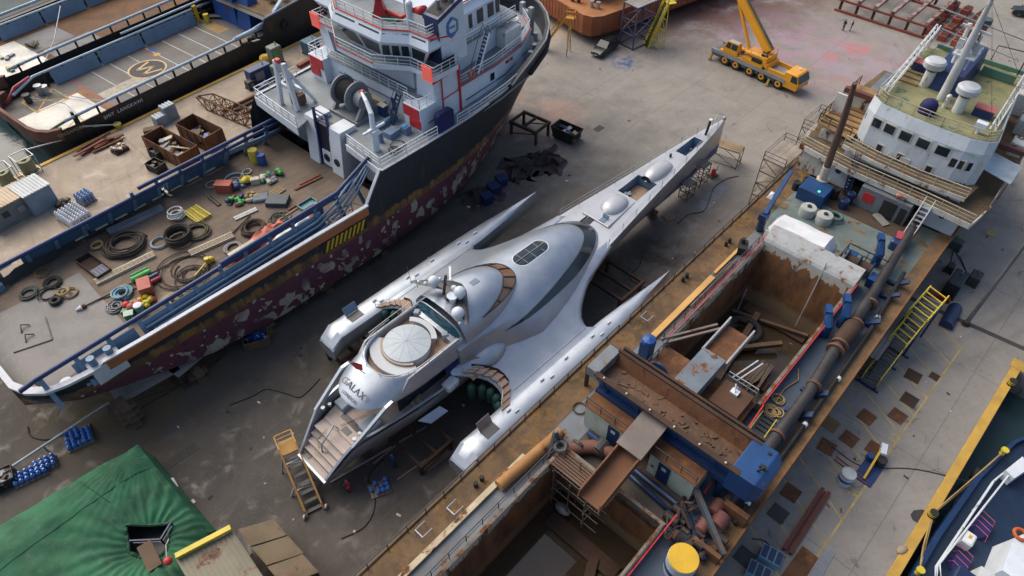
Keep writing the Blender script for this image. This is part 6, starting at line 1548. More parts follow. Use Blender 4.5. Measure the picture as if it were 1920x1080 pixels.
b = MB(); b.bar((11.6,-4.4,7.6),(9.6,-7.9,6.6),.3,.5); b.build('slanting_beam', mat('blue_rust_beam', (.06,.08,.10),.7, dirt=.5, dcol=(.16,.08,.03), rust=.4), DS)
b = MB()
for x, y, r in ((11.3,-6.6,.55),(10.4,-6.0,.4),(12.0,-6.0,.45)): b.lathe((x, y, 6.6), [(r*.6,-.6),(r, -.5),(r, .5),(r*.6,.6)], 14, 'x')
b.build('pump_motor', mat('pinkish_rust', (.16,.06,.05),.7, dirt=.5, dcol=(.05,.03,.03)), DS, smooth='auto')
b = MB(); b.box(12.2,12.6,-7.9,-6.2,6,7.3); b.box(9.0,9.3,-7.9,-6.0,6,6.9); b.build('brown_bracket', RUSTY, DS)
b = MB(); b.lathe((7.2,-6.3,6.0), [(.95,0),(.95,1.7),(.9,1.75)], 26); tk = b.build('yellow_tank', mat('white_blue_drum', (.45,.5,.52),.5, dirt=.3), DS, smooth='auto')
b = MB(); b.cyl((7.2, -6.3, 7.72), .93, .08, 26); b.build('tank_lid', YELLOW, tk)
b = MB(); b.lathe((7.2,-6.3,6.0), [(.97,.5),(.97,.9)], 26); b.build('tank_band', BLUE, tk)
# water and debris in the holds
WATERBROWN = glass('brown_bilge_water', (.034, .025, .016), .05)
for x0, x1 in ((-20, 8.35), (20.9, 34.9)):
 b = MB(); b.poly([(x0,-3.88,1.32),(x1,-3.88,1.32),(x1,3.88,1.32),(x0,3.88,1.32)]); o = b.build('bilge_water', WATERBROWN, DS)
b = MB(); rows = []
for i in range(13):
 rows.append([(21.5+i*.95,-3.85+j*.55,1.1+.75*max(-.3, mnoise.noise(V((i*.35, j*.4,3.3)))+.35*(j < 6)-.3)) for j in range(15)])
b.loft(rows, ring=False); b.build('mud_bank', mat('wet_mud', (.15,.115,.06),.7, dirt=.4, dcol=(.07,.05,.03)), DS, smooth=True)
b = MB(); b.bar((24,.3,1.7),(33.4,1.5,2.0),.5,.4); b.bar((28.5,.9,2.0),(31.5,-1.8,2.2),.4,.4); b.bar((32.5,3.5,1.6),(34.2,-3,1.8),.3); b.build('timber_baulk', BROWNWOOD, DS)
b = MB()
for k in range(14): b.bar((25.2+rnd(0,2),-2.6+.09*k, 1.75+rnd(0,.2)),(28.4+rnd(0,.8),-2.4+.07*k, 1.75+rnd(0,.2)),.12)
b.build('brushwood_bundle', mat('grey_brushwood', (.13, .10, .08), .9), DS)
b = MB(); coil(b, (30.5,1.4,1.7),1.2,.35,1.6,.2); b.build('black_hose', BLACK, DS, smooth=True)
b = MB(); b.bar((33,3.2,1.6),(33.4,3.2,4),.1); b.bar((36.9,-1.4,7.9),(34.3,-1.7,2.0),.09); b.build('dip_pole', GALV, DS)
b = MB()
for k in range(12): b.bar((36.9-.28*k*.5,-3.5,7.2-.45*k),(36.9-.28*k*.5,-3.05,7.2-.45*k),.06)
for y in (-3.5, -3.05): b.bar((36.9, y, 7.4), (35.3, y, 1.8), .07)
b.build('hold_ladder', RUSTY, DS)
b = MB()
for i in range(2): b.bar((3.4-2*i, -2.2-i, 1.5), (-.5-2*i, .8-i, 1.55), .35, .3)
b.bar((5.8, -1.2, 1.5), (1.0, -3.4, 1.7), .7, .5); b.build('timber_baulk', RUSTDARK, DS)
b = MB(); b.ball((7.0,2.6,1.9),.45,10,(.9,1.5,.7)); b.build('plastic_bag', mat('grey_plastic', (.28,.29,.30),.3, dirt=.2), DS, smooth=True)
# --- machinery deck forward of the hold
def dthing(name, label, cat, x, y, z, rz=0., group=None): return thing(name, label, cat, DF.W(x, y, z), DF.a+rz, group)
t = dthing('tarp_shelter', 'white tarpaulin stretched over machinery at the forward end of the open hold', 'tarpaulin', 39.3,1.9,6.0)
b = MB(); rows = []
for i in range(9):
 row = []
 for j in range(11):
  x, y = -1.25+2.5*i/8*1., -2.9+5.8*j/10; e = min(i, 8-i, j, 10-j)
  row.append((x, y, (1.15 if e == 0 else 1.95+.05*math.sin(j*1.2+i)+.35*(1-abs(x)/1.2)*(1 if j < 6 else .6))))
 rows.append(row)
b.loft(rows, ring=False); b.build('tarpaulin', CLOTH, t, smooth='auto')
b = MB(); rows = [[(x*k, y*k2, z) for x, y in ((-1.2,-2.9),(1.2,-2.9),(1.2,2.9),(-1.2,2.9))] for k, k2, z in ((1.02,1.01,.3),(1.0,1.0,1.17))]
b.loft(rows, caps=False); b.build('tarpaulin_skirt', CLOTH, t)
b = MB()
for x, y in ((-1.1,-2.8),(1.1,-2.8),(1.1,2.8),(-1.1,2.8)): b.bar((x, y, 0),(x, y, 1.4),.1)
b.build('frame', GALV, t)
for x, y, lab in ((44.1,3.4, 'farther left of the pair of pale round tanks behind the white tarpaulin'),(44.1,1.75, 'nearer right of the pair of pale round tanks behind the white tarpaulin')):
 b = MB(); b.lathe((0,0,0), [(.74,0),(.76,.85),(.7,.93),(.05,1.0)], 24); o = tag(b.build('tank', mat('pale_green_grey_tank', (.42,.45,.42),.6, dirt=.3), None, DF.W(x, y, 6), smooth='auto'), lab, 'tank', 'round tanks on the dredger deck')
 b = MB(); b.torus((0,0,1.05),.17,.06,12,5); b.cyl((0,0,.98),.2,.12,10); b.build('cap', BLACK, o)
b = MB(); coil(b, (0,0,0),.6,.1,4,.05,24,.3); tag(b.build('hose_reel', mat('teal_hose', (.10,.2,.19),.6, dirt=.2), None, DF.W(45.3,1.1,6), smooth=True), 'teal hose coil beside the two round tanks', 'hose')
b = MB(); b.cbox((0,0,.7),(2.2,2.6,1.4),0,0,.05); o = tag(b.build('generator', GANTRY, None, DF.W(46.8,4.1,6), DF.a), 'navy generator housing at the foot of the brown derrick post', 'generator')
b = MB(); b.cbox((-.6,-.5,1.45),(.2,.2,.06)); b.build('green_lamp', emit('green_light', (.05,.8,.4),1.5), o)
for x, y, r, h in ((48.2,2.6,.4,1.1),(47.4,1.3,.45,.9),(48.4,1.2,.4,1.2),(47.9,5.4,.45,1.0),(47.0,6.0,.4,.8)):
 b = MB(); b.cyl((0,0,0), r, h, 12); b.torus((0,0, h), r*.8,.08,14,5); tag(b.build('vent_drum', BLACK if y > 2 else NAVY, None, DF.W(x, y, 6)), {2.6: 'dark vent drum between the derrick and the grey cabin', 1.3: 'low navy vent drum nearest the two round tanks', 1.2: 'tall navy vent drum against the grey cabin', 5.4: 'black drum behind the navy generator', 6.0: 'black drum at the port edge behind the navy generator'}[y], 'drum', 'dark drums near the derrick')
b = MB(); b.tube([(0,0,0),(-1.2,.1,8.2),(-1.9,.15,11.2)], [.36,.3,.2], 14); dk_ = thing('derrick_post', 'tall brown derrick post rising from the dredger deck in front of the white house', 'derrick', DF.W(48.3,4.2,7.4), DF.a)
b.build('post', mat('brown_post', (.13,.07,.055),.75, var=.25, dirt=.4, dcol=(.24,.18,.15)), dk_, smooth='auto')
b = MB(); b.cyl((0,0,-.4),.6,.5,16); b.tube([(0,0,0),(-.25,0,1.7)], .42,14); b.build('foot', CREAM, dk_, smooth='auto')
# blue deck crane arm leaning over the port side
t = dthing('deck_crane', 'slim navy deck crane arm leaning along the port rail of the dredger', 'crane', 39.0,5.6,6.0)
b = MB(); b.cyl((0,0,0),.35,1.6,12); b.cbox((0,0,1.7),(.9,.7,.6)); b.build('pedestal', NAVY, t)
b = MB(); b.bar((0,0,1.9),(5.6,.7,3.3),.35,.45); b.bar((0,-.2,1.4),(2.4,.2,2.4),.16); b.build('arm', GANTRY, t)
b = MB(); b.cbox((0,0,.4),(1.3,.8,.8)); b.cyl((.2,.1,.8),.2,.5,8); tag(b.build('small_engine', BLACK, None, DF.W(35.4,5.4,6), DF.a+.4), 'small black engine on the port walkway of the dredger', 'engine')
sheet_pile(1445,368,.8,.6,.6, CLOTH, 'white rag bundle hung by the navy crane arm', 'rag', z=6.9)
# deck winch, starboard of the tarpaulin
t = dthing('deck_winch', 'navy and rusty mooring winch behind guard frames beside the forward hold', 'winch', 39.8,-3.3,6.0)
b = MB(); b.lathe((0, 0, .9), [(.5, -1.1), (.5, 1.1)], 14, 'y')
b.build('drum', RUSTDARK, t)
for y in (-1.15, .0, 1.1):
 b = MB(); b.lathe((0, 0, .9), [(.8, y), (.8, y+.1)], 18, 'y'); b.build('flange', NAVY, t)
b = MB(); b.cbox((.9,.9,.5),(.8,.7,1.0)); b.cbox((-.6,-1.6,.5),(1.1,.6,.9)); b.build('motor', GANTRY, t)
b = MB(); b.rail([(-1.4,1.6,0),(1.6,1.6,0),(1.6,-1.9,0)], 1.3,.04,1.5,2); b.build('guard', NAVY, t)
b = MB(); b.cbox((0,0,.5),(1.8,.9,1.0),0,0,.15); o = tag(b.build('covered_machine', BLUE, None, DF.W(45.6,-4.6,6), DF.a), 'navy covered machine with a red top at the foot of the stair', 'machine')
b = MB(); b.cbox((.2,0,1.05),(1.1,.7,.14),.2); b.build('top', mat('dull_red_cover', (.4,.06,.07),.6), o)
# --- stern superstructure
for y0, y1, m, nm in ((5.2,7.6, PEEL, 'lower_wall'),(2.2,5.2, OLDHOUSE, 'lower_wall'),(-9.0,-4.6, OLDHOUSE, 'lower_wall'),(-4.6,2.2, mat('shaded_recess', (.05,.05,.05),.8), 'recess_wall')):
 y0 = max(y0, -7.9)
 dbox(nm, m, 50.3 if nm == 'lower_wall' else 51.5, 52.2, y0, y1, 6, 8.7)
b = MB(); b.box(48.6,51.0,-4.0,.7,6,8.3); gb = b.build('grey_cabin', mat('mid_grey_cabin', (.17,.19,.21),.6, dirt=.3), DS, bevel=.04)
b = MB(); b.box(48.52, 48.58, -.75, .25, 6.9, 7.8); b.build('red_hatch', RED, gb)
b = MB(); b.box(48.52,48.58,-2.9,-1.6,6.1,7.9); b.box(48.52,48.58,-3.8,-3.2,6.1,7.8); b.build('doorway', BLACK, gb)
b = MB(); b.bar((48.3,-1.5,6.3),(47.6,-2.9,6.1),.8,.1); b.build('grey_door', mat('grey_door_leaf', (.25,.24,.22),.6, dirt=.4), gb)
for y in (3.6, -6.4):
 b = MB(); b.lathe((50.24, y, 7.6), [(.01,0),(.28,0),(.28,.06)], 14, 'x'); b.build('porthole', TEALGLASS, DS)
for y in (-.6, 1.6): dbox('doorway', BLACK, 51.4, 51.46, y-.5, y+.5, 6.1, 8.2)
# walkway deck over the lower walls, white peeling edge
wp = [(50.0,7.9),(49.6,5.4),(49.2,2.2),(49.1,-4.5),(48.8,-8.8),(52.6,-9.3),(66,-8.9),(70,-7.5),(70,7.6),(60,8.3)]
for s in (1,-1): dbox('side_wall', PEEL, 52.2,68, min(s*7.7, s*7.9), max(s*7.7, s*7.9),6,8.7)
b = MB(); b.prism(list(reversed(wp)),8.7,8.9); b.build('house_deck', mat('stained_house_deck', (.13,.095,.055),.85, var=.4, dirt=.6, dcol=(.2,.12,.05), rust=.3), DS)
b = MB()
for a, c in zip(wp[:5], wp[1:6]): b.bar((a[0]-.03, a[1], 8.72),(c[0]-.03, c[1], 8.72),.1,.55)
b.build('deck_edge', PEEL, DS)
b = MB(); b.rail([(x+.08, y, 8.9) for x, y in wp[:5]], 1.05,.035,1.3); b.rail([(52.6,-9.2,8.9),(66,-8.8,8.9)], 1.05,.035,1.6,2); b.rail([(50.2,7.8,8.9),(60,8.2,8.9)], 1.05,.035,1.6,2); b.build('house_deck_rail', CREAM, DS)
dbox('mid_wall', PEEL, 52.4, 53, -6.8, 7.2, 8.9, 9.7)
# white house: slightly rounded aft face, windows, roof
hw_ = [(53.0,4.0),(52.2,3.0),(51.8,0),(51.7,-2.5),(51.8,-5.2),(52.3,-6.6),(53.0,-7.2),(66,-5.6),(68,-.8),(66,3.8)]
b = MB(); b.loft([[(x, y, 8.9) for x, y in reversed(hw_)], [(x, y, 13.4) for x, y in reversed(hw_)], [(x+.35*(x < 54), y*.985,14.5) for x, y in reversed(hw_)]]); wh_ = b.build('stern_house', OLDHOUSE, DS, smooth=False)
b = MB(); b.prism([(x+.4*(x < 54), y*.97) for x, y in reversed(hw_)], 14.5,14.56); b.build('roof_deck', mat('ochre_green_roof', (.26,.25,.12),.75, var=.3, dirt=.5, dcol=(.16,.11,.05), rust=.35, rcol=(.13,.20,.12)), wh_)
def face_x(y):
 q = [(4.0,53.0),(3.0,52.2),(0,51.8),(-2.5,51.7),(-5.2,51.8),(-6.6,52.3),(-7.2,53.0)]
 for a, c in zip(q, q[1:]):
  if a[0] >= y >= c[0]: return a[1]+(c[1]-a[1])*(a[0]-y)/(a[0]-c[0])
 return 52
def window(y, z, w_, h_):
 x = face_x(y); x1 = face_x(y-w_)
 f = MB(); e = .1
 f.hexa([(x-.06, y+e, z-e),(x+.05, y+e, z-e),(x1+.05, y-w_-e, z-e),(x1-.06, y-w_-e, z-e),(x-.06, y+e, z+h_+e),(x+.05, y+e, z+h_+e),(x1+.05, y-w_-e, z+h_+e),(x1-.06, y-w_-e, z+h_+e)])
 f = f.build('window', mat('cream_window_frame', (.60, .56, .48), .5, dirt=.2), wh_)
 p = MB(); p.poly([(x-.075, y, z),(x1-.075, y-w_, z),(x1-.075, y-w_, z+h_),(x-.075, y, z+h_)]); p.build('pane', WINGLASS, f)
for y, w_ in ((2.9,.8),(1.7,.95),(.2,1.0),(-1.4,1.05),(-3.1,1.1)): window(y, 12.3, w_, .85)
for y, w_ in ((-4.6, 1.1), (-6.0, .85)): window(y, 11.6, w_, .85)
for y in (1.6, -.4, -3.1): window(y, 10.3, .5, .6)
b = MB(); b.hexa([(51.55,-3.6,13.3),(52.3,-3.6,13.3),(52.6,-6.5,13.3),(52.0,-6.5,13.3),(51.9,-3.6,13.36),(52.4,-3.6,13.36),(52.7,-6.5,13.36),(52.3,-6.5,13.36)]); b.build('green_ledge', mat('green_ledge', (.10,.24,.17),.6, dirt=.4, rust=.2), wh_)
b = MB(); b.cbox((51.75,-1.2,10.5),(.2,.9,.5)); b.tube([(51.7,.6,10.2),(51.6,.2,10.9),(51.7,-.3,10.1),(51.6,-.6,10.8)], .03,4); b.build('pipe_fitting', PEEL, wh_)
b = MB(); b.tube([(51.6,2.9,9.2),(51.5,1.2,9.3),(51.4,1.0,9.0)], .05,5); b.tube([(51.65,3.2,9.0),(51.65,3.2,9.9),(51.5,.8,9.9),(51.5,.8,9.0)], .05,5); b.build('dark_rail', DARK, wh_)
b = MB(); b.rail([(53.3,3.8,14.56),(52.5,2.6,14.56),(52.2,-2.5,14.56),(52.5,-6.2,14.56),(53.4,-6.8,14.56)], .95,.03,1.3); b.build('roof_rail', CREAM, wh_)
b = MB(); b.rail([(53.4,-6.8,14.56),(66,-5.3,14.56)], 1.0,.05,2,2); b.rail([(53.4,3.8,14.56),(66,3.6,14.56)], 1.0,.05,2,2); b.build('roof_rail', GALV, wh_)
# wings beside the house
b = MB(); b.prism([(51.5,4.0),(62,4.0),(62,7.8),(52.2,7.8)][::-1], 10.4,10.5); b.build('port_wing_deck', mat('ochre_boards', (.30,.19,.075),.8, dirt=.5, rust=.3), DS)
b = MB(); b.rail([(51.7,4.2,10.5),(52.3,7.7,10.5),(62,7.7,10.5)], 1.0,.04,1.2,3); b.build('wing_rail', RUSTDARK, DS)
b = MB(); b.bar((57,4.2,12.2),(57,7.6,12.2),.5); b.build('brown_roller', mat('brown_roller', (.13,.04,.03),.7), DS)
b = MB(); b.box(57.4,57.6,4.2,7.6,10.5,12.2); b.box(55.0,55.2,6.0,7.6,10.5,12.6); b.build('wing_screen', PEEL, DS)
for k in range(5): dbox('wing_boards', mat('rust_plank', (.2,.11,.055),.85, dirt=.5),52.6+1.0*k, 52.9+1.0*k, 4.2,7.6,10.52,10.62)
b = MB(); b.hexa([(54.2,-6.6,11.2),(57.6,-6.2,11.2),(57.2,-9.6,10.9),(53.8,-9.6,10.9),(54.2,-6.6,11.28),(57.6,-6.2,11.28),(57.2,-9.6,10.98),(53.8,-9.6,10.98)]); b.build('awning', mat('pale_blue_sheet', (.50,.58,.62),.55, dirt=.3, rust=.1), DS)
b = MB()
for x, y in ((54.2, -9.4), (57, -9.4)): b.bar((x, y, 8.9), (x, y, 10.95), .08)
b.bar((58.0,-6.0,11.8),(58.0,-9.2,11.8),.45); b.build('awning_posts', mat('brown_roller', (.13,.04,.03)), DS)
for x, y, z, lab in ((54.2,-6.2,9.25, 'orange lifebuoy lying lower of two beside the white house'),(54.9,-6.3,9.6, 'orange lifebuoy lying upper of two beside the white house'),(49.0,-2.7,8.6, 'orange and white lifebuoy hung over the grey cabin')):
 b = MB(); b.torus((0,0,0),.38,.12,20,8); o = tag(b.build('lifebuoy', ORANGE, None, DF.W(x, y, z), DF.a, smooth=True), lab, 'lifebuoy', 'lifebuoys on the dredger')
 o.rotation_euler = (0, R(40), DF.a)
 for q in range(4):
  a = R(45+90*q); b = MB(); b.torus((.38*math.cos(a),.38*math.sin(a),0),.125,.03,10,4, 'x'); b.build('band', WHITE, o)
# stair from deck to walkway, ladder to house deck
for (p, q, w_, m) in (((46.3,-5.0,6.0),(49.0,-5.0,8.8),.8, GALV),((49.3,1.9,6.2),(50.3,2.5,9.2),.5, NAVY)):
 b = MB()
 for y in (-w_/2, w_/2): b.bar((p[0], p[1]+y, p[2]),(q[0], q[1]+y, q[2]),.08,.25); b.tube([(p[0], p[1]+y, p[2]+.9),(q[0], q[1]+y, q[2]+.9)], .035,5)
 for k in range(9):
  f = (k+.5)/9; b.cbox((p[0]+(q[0]-p[0])*f, p[1]+(q[1]-p[1])*f, p[2]+(q[2]-p[2])*f),(.26, w_, .05))
 b.build('stair', m, DS)
# roof: mast, ventilators, funnel, boxes
t = dthing('lattice_mast', 'white pole mast with yardarms and radar on the dredger roof', 'mast', 56.9,-.9,14.5)
b = MB(); b.tube([(0,0,0),(0,0,4.4),(0,.05,7.6),(0,.05,9.6)], [.42,.36,.26,.16], 12); b.build('pole', mat('old_white_mast', (.60,.62,.62),.5, dirt=.3, dcol=(.35,.25,.15), rust=.1), t, smooth='auto')
b = MB(); b.box(-.3,1.5,-1.0,.9,4.3,4.45); b.rail([(-.3,-1,4.45),(1.5,-1,4.45),(1.5,.9,4.45),(-.3,.9,4.45)], .8,.03,1,2); b.tube([(.6,.2,3.2),(.8,.2,7.2)], .14,8); b.tube([(.5,-.5,3),(.8,-.5,6.2)], .1,8); b.cbox((.5,.0,5.9),(.8,.5,.8)); b.ball((0,.05,9.7),.35,10); b.cbox((.3,.7,5.2),(.5,.5,.9)); b.cbox((.9,-.6,5.0),(.6,.6,.7)); b.tube([(1.2,.7,3.0),(1.3,.9,6.6)], .18,8); b.bar((.2,-1.2,6.6),(.2,1.3,6.8),.2); b.build('mast_platform', OLDWHITE, t)
b = MB(); b.bar((0,4.0,7.7),(0,-4.6,7.0),.09); b.bar((0,2.6,6.0),(0,-4.0,5.4),.08); b.bar((0,-4.6,7.0),(0,-4.6,6.5),.2); b.build('yardarm', GALV, t)
b = MB()
for x, y in ((9,3.5),(9,-4),(-4.2,4.3),(-4,-5.5)): b.tube([(0,0,9.3),(x, y, .4)], .02,4)
b.build('stay', DARK, t)
for x, y, lab in ((58.3,1.15, 'white mushroom ventilator left of the mast'),(55.7,-2.7, 'white mushroom ventilator right of the mast')):
 t = dthing('ventilator', lab, 'ventilator', x, y, 14.5,0, 'mushroom ventilators on the dredger roof')
 b = MB(); b.cyl((0, 0, 0), .48, 1.6, 18); b.build('trunk', OLDWHITE, t, smooth='auto')
 b = MB(); b.cyl((0, 0, 1.6), .42, .25, 18); b.build('neck', RUSTY, t)
 b = MB(); b.lathe((0,0,1.85), [(.5,0),(.95,.15),(.98,.65),(.8,.85),(.02,.95)], 24); b.build('cap', mat('pale_grey_cowl', (.50,.54,.57),.5, dirt=.2), t, smooth='auto')
t = dthing('funnel', 'navy funnel casing with rusty exhaust stack behind the mast', 'funnel', 62.0,-.3,14.5)
b = MB(); b.hexa([(-4,-1.6,0),(3,-1.5,0),(3,1.5,0),(-4,1.6,0),(-3.4,-1.3,1.8),(2.8,-1.3,2.4),(2.8,1.3,2.4),(-3.4,1.3,1.8)]); b.build('casing', BLUE, t, bevel=.05)
b = MB(); b.tube([(1.0,0,2.2),(1.2,0,4.8)], .55,16); b.build('stack', mat('rust_orange_stack', (.30,.10,.035),.8, dirt=.3), t, smooth='auto')
b = MB(); b.tube([(1.2,0,4.8),(1.25,0,5.4)], .68,16); b.build('stack_cap', mat('dark_teal_cap', (.06,.09,.09),.6), t, smooth='auto')
dbl = MB(); dbl.cyl((0,0,0),.75,.7,16); dbl.ball((0,0,.7),.76,14,(1,1,.9)); tag(dbl.build('compass_dome', BLUECOVER, None, DF.W(53.6,-.7,14.55), smooth='auto'), 'navy canvas covered dome at the aft edge of the dredger roof', 'dome')
for x, y, lab in ((60.9,2.5, 'pink topped navy box left of the mast'),(56.5,-4.6, 'pink topped navy box beside the right ventilator')):
 b = MB(); b.cbox((0,0,.4),(1.0,1.6,.8)); o = tag(b.build('skylight_box', BLUE, None, DF.W(x, y, 14.55), DF.a), lab, 'box', 'pink topped boxes on the dredger roof')
 b = MB(); b.cbox((0,0,.84),(1.1,1.7,.1)); b.build('lid', mat('faded_pink_lid', (.50,.14,.13),.6, dirt=.25), o)
b = MB(); b.cyl((0,0,0),.22,1.0,10,.18); b.ball((0,0,1.1),.24,10); tag(b.build('small_vent', OLDWHITE, None, DF.W(55.6,-1.6,14.55), smooth='auto'), 'small white vent between mast and right ventilator', 'vent')
b = MB(); b.cbox((0,0,.8),(.6,.9,.6)); b.cyl((0,0,0),.15,.6,8); tag(b.build('searchlight', WHITE, None, DF.W(53.3,-5.2,14.55), DF.a), 'white searchlight box at the right aft corner of the roof', 'lamp')
for y0, y1, s in ((-6.3, -5.9, 0), (3.0, 3.4, 1)):
 b = MB()
 for y in (y0, y1): b.bar((53.6, y, 15.1),(67, y+.6,16.2),.12); b.bar((53.6, y, 15.6),(67, y+.6,16.6),.1)
 for k in range(14): b.bar((53.8+k*.95, y0+.04*k, 15.1+.08*k),(54.6+k*.95, y1+.04*k, 15.6+.08*k),.07)
 b.build('lattice_spar', OLDWHITE, wh_)
b = MB()
for x in (57.5, 58.6, 59.7, 60.8): b.box(x, x+.35, 1.6, 3.6, 14.58, 14.72)
b.build('roof_battens', mat('ochre_boards', (.3, .19, .075)), wh_)
b = MB(); b.box(64,64.3,-5,-2,14.6,15.4); b.box(66.5,66.7,-5.5,3.0,14.6,15.0); b.build('roof_coaming', mat('green_ledge', (.10,.24,.17)), wh_)
b = MB(); b.tube([(66,-4.8,14.6),(66,-4.8,16.6),(67.5,-5.6,16.8),(67.5,-5.6,14.6)], .07,5); b.tube([(67,-2,14.6),(67,-2,16.4),(67,-5,16.6)], .06,5); b.build('boat_frame', DARK, wh_)
b = MB(); b.prism([(58.5,-5.8),(69,-5.0),(69,-8.2),(58.5,-9.3)][::-1], 10.4,10.5); b.build('starboard_wing_deck', OCHRE, DS)
b = MB(); b.rail([(58.6,-9.2,10.5),(69,-8.1,10.5)], 1.,.045,1.4,3); b.build('wing_rail', GALV, DS)
for x, y, d in ((60,-8.3,(1.6,1.2,1.3)),(64.5,-7.6,(2.2,1.1,1.5)),(67.5,-6.4,(1.2,1.8,2.2))):
 b = MB(); b.cbox((x, y, 10.5+d[2]/2), d, .1, 0, .06); b.build('wing_locker', PEEL, DS)
b = MB(); b.box(62.5,69,4.3,7.0,8.9,9.3); b.rail([(62.5,4.4,9.3),(69,4.4,9.3)], 1.1,.045,1.5); b.build('port_walk', GREYDECK, DS)
ud = [(50.9, 4.3), (50.3, 1.0), (50.1, -3.0), (50.4, -7.3), (53, -7.6), (53.4, 4.5)]
b = MB(); b.prism(list(reversed(ud)),9.95,10.1); b.build('upper_walk', mat('stained_house_deck', (.13,.095,.055)), DS)
b = MB()
for a, c in zip(ud[:3], ud[1:4]): b.bar((a[0]-.03, a[1], 9.95),(c[0]-.03, c[1], 9.95),.08,.42)
b.build('upper_edge', PEEL, DS)
b = MB(); b.rail([(x+.1, y, 10.1) for x, y in ud[:4]], 1.0,.035,1.3); b.build('upper_rail', CREAM, DS)
b = MB(); b.box(51.3, 51.6, -7.0, 4.0, 8.9, 9.95); b.build('upper_support', OLDHOUSE, DS)
b = MB()
for k in range(34): b.box(face_x(3.8-.31*k)-.12, face_x(3.8-.31*k)-.02,3.8-.31*k-.16,3.8-.31*k, 10.12,10.3)
b.build('corrugated_lip', DARK, wh_)
# ================================================================== workboats afloat beyond the left quay
BLACKHULL = mat('worn_black_hull', (.018,.019,.022),.55, var=.3, dirt=.4, dcol=(.09,.06,.035), rust=.18, rcol=(.13,.06,.025))
PALEBLUE = mat('pale_blue_tube', (.44, .55, .63), .5, var=.15, dirt=.25)
RUSTHULL = mat('rusty_bulwark', (.16,.07,.045),.8, var=.35, dirt=.4, dcol=(.06,.04,.03), rust=.3)
WHITELINE = mat('white_deck_line', (.55, .55, .52), .7, dirt=.4)
def workboat(fr, label, name, full, deckm):
 t = thing('workboat', label, 'boat', fr.W(0, 0, WZ), fr.a)
 z0 = -WZ
 def bz(mb, nm, m, **k):
  mb.v = [(x, y, z+z0) for x, y, z in mb.v]; return mb.build(nm, m, t, **k)
 HB = [(-.3, 3.6), (0, 5.2), (.8, 6.5), (2, 7.1), (4, 7.4), (36, 7.6), (50, 7.0)]
 b = MB(); R_ = []
 for x, y in HB: R_.append([(x, y, 2.3),(x, y*1.0,1.2),(x+.2, y*.97,-.5),(x+1.2, y*.9,-4),(x+1.2,-y*.9,-4),(x+.2,-y*.97,-.5),(x, -y, 1.2),(x, -y, 2.3)])
 b.loft(R_, ring=False); b.add(R_[0], [tuple(range(8))]); bz(b, 'hull', BLACKHULL, smooth='auto')
 b = MB(); q = [(x, s*y) for s, L_ in ((1, HB[3::-1]), (-1, HB[:4])) for x, y in L_]
 b.loft([[(x-.05, y*1.01,1.0),(x-.05, y*1.01,2.5),(x+.35, y*.95,2.5),(x+.35, y*.95,1.0)] for x, y in q]); bz(b, 'stern_bulwark', RUSTHULL, smooth='auto')
 b = MB(); b.poly([(x, -y*.97,.95) for x, y in HB]+[(x, y*.97,.95) for x, y in reversed(HB)]); bz(b, 'work_deck', deckm)
 for s in (1, -1):
  b = MB()
  if s < 0: b.tube([(3.2,-6.1,2.6),(9,-6.4,2.9),(34,-6.5,3.0),(36.5,-6.2,4.2)], .2,8)
  else: b.tube([(2.5,5.3,2.3),(6.0,6.6,2.9),(36,6.8,2.9)], .18,8); b.tube([(19,6.9,3.5),(36,7.0,3.6)], .14,6)
  bz(b, 'crash_tube', PALEBLUE, smooth=True)
  b = MB()
  for k in range(12): b.bar((4.5+2.7*k, s*6.55, .9), (4.5+2.7*k, s*6.45, 2.9), .22)
  bz(b, 'tube_post', BLACK)
  b = MB()
  for k in range(3): b.tube([(8, s*(6.75+.28*k),1.9-.35*k),(34, s*(6.75+.28*k),1.9-.35*k)], .13,6)
  bz(b, 'fender_pipe', BLACK)
 b = MB()
 for a, c in ((8,14.4),(14.7,21.2),(21.5,30)): b.hexa([(a, 6.0,1.0),(c, 6.0,1.0),(c, 6.1,1.0),(a, 6.1,1.0),(a, 6.3,2.75),(c, 6.3,2.75),(c, 6.4,2.75),(a, 6.4,2.75)])
 bz(b, 'rail_panel', mat('mid_blue_panel', (.15,.25,.36),.5, var=.2, dirt=.3, dcol=(.2,.16,.14), rust=.14))
 b = MB(); b.tube([(1.4,5.4,1.6),(3.2,5.8,2.9),(5.6,6.6,3.0)], .2,8); bz(b, 'red_tube', mat('dull_red_tube', (.42,.06,.07),.5, dirt=.2), smooth=True)
 if not full:
  b = MB(); b.box(1.0,9,-5,5,.955,.965); bz(b, 'white_patch', mat('flaked_white_patch', (.62,.60,.54),.7, var=.15, dirt=.4, dcol=(.3,.18,.08), rust=.25, rcol=(.4,.25,.08)))
  b = MB(); b.box(9,15,-1,4.8,.955,.975); b.box(10,17,-5.6,-1.2,.957,.977); bz(b, 'plank_panel', planks('grey_plank_panel', (.15,.15,.15),(.20,.20,.205), fr.a, .2,4.))
  for k in range(7):
   b = MB(); b.cbox((3+rnd(0,4),-3.5+rnd(0,5),1.1),(1.0,.5,.25), rnd(0,2)); bz(b, 'deck_crate', [GREEN, CREAM, GREY, YELLOW, GREY, CREAM, REDOX][k])
  b = MB()
  for k in range(40): a = rnd(0,6.28); b.bar((9.6,.6,.97),(9.6+.9*math.cos(a),.6+.9*math.sin(a),1.1+rnd(.1,.8)),.05)
  bz(b, 'dry_brush', mat('dry_brush', (.14, .09, .03), .9))
  b = MB(); b.tube([(8,-5,1.0),(12,-1,1.5),(17,4.2,3.4)], .06,5); bz(b, 'loose_cable', GALV)
  text_mesh('home_port', 'SINGAPORE', .85, WHITE, t, (-.16,-3.6,1.9+z0),(.18,-.98,0),(0,0,1),.01)
  return t
 # painted deck marks
 b = MB()
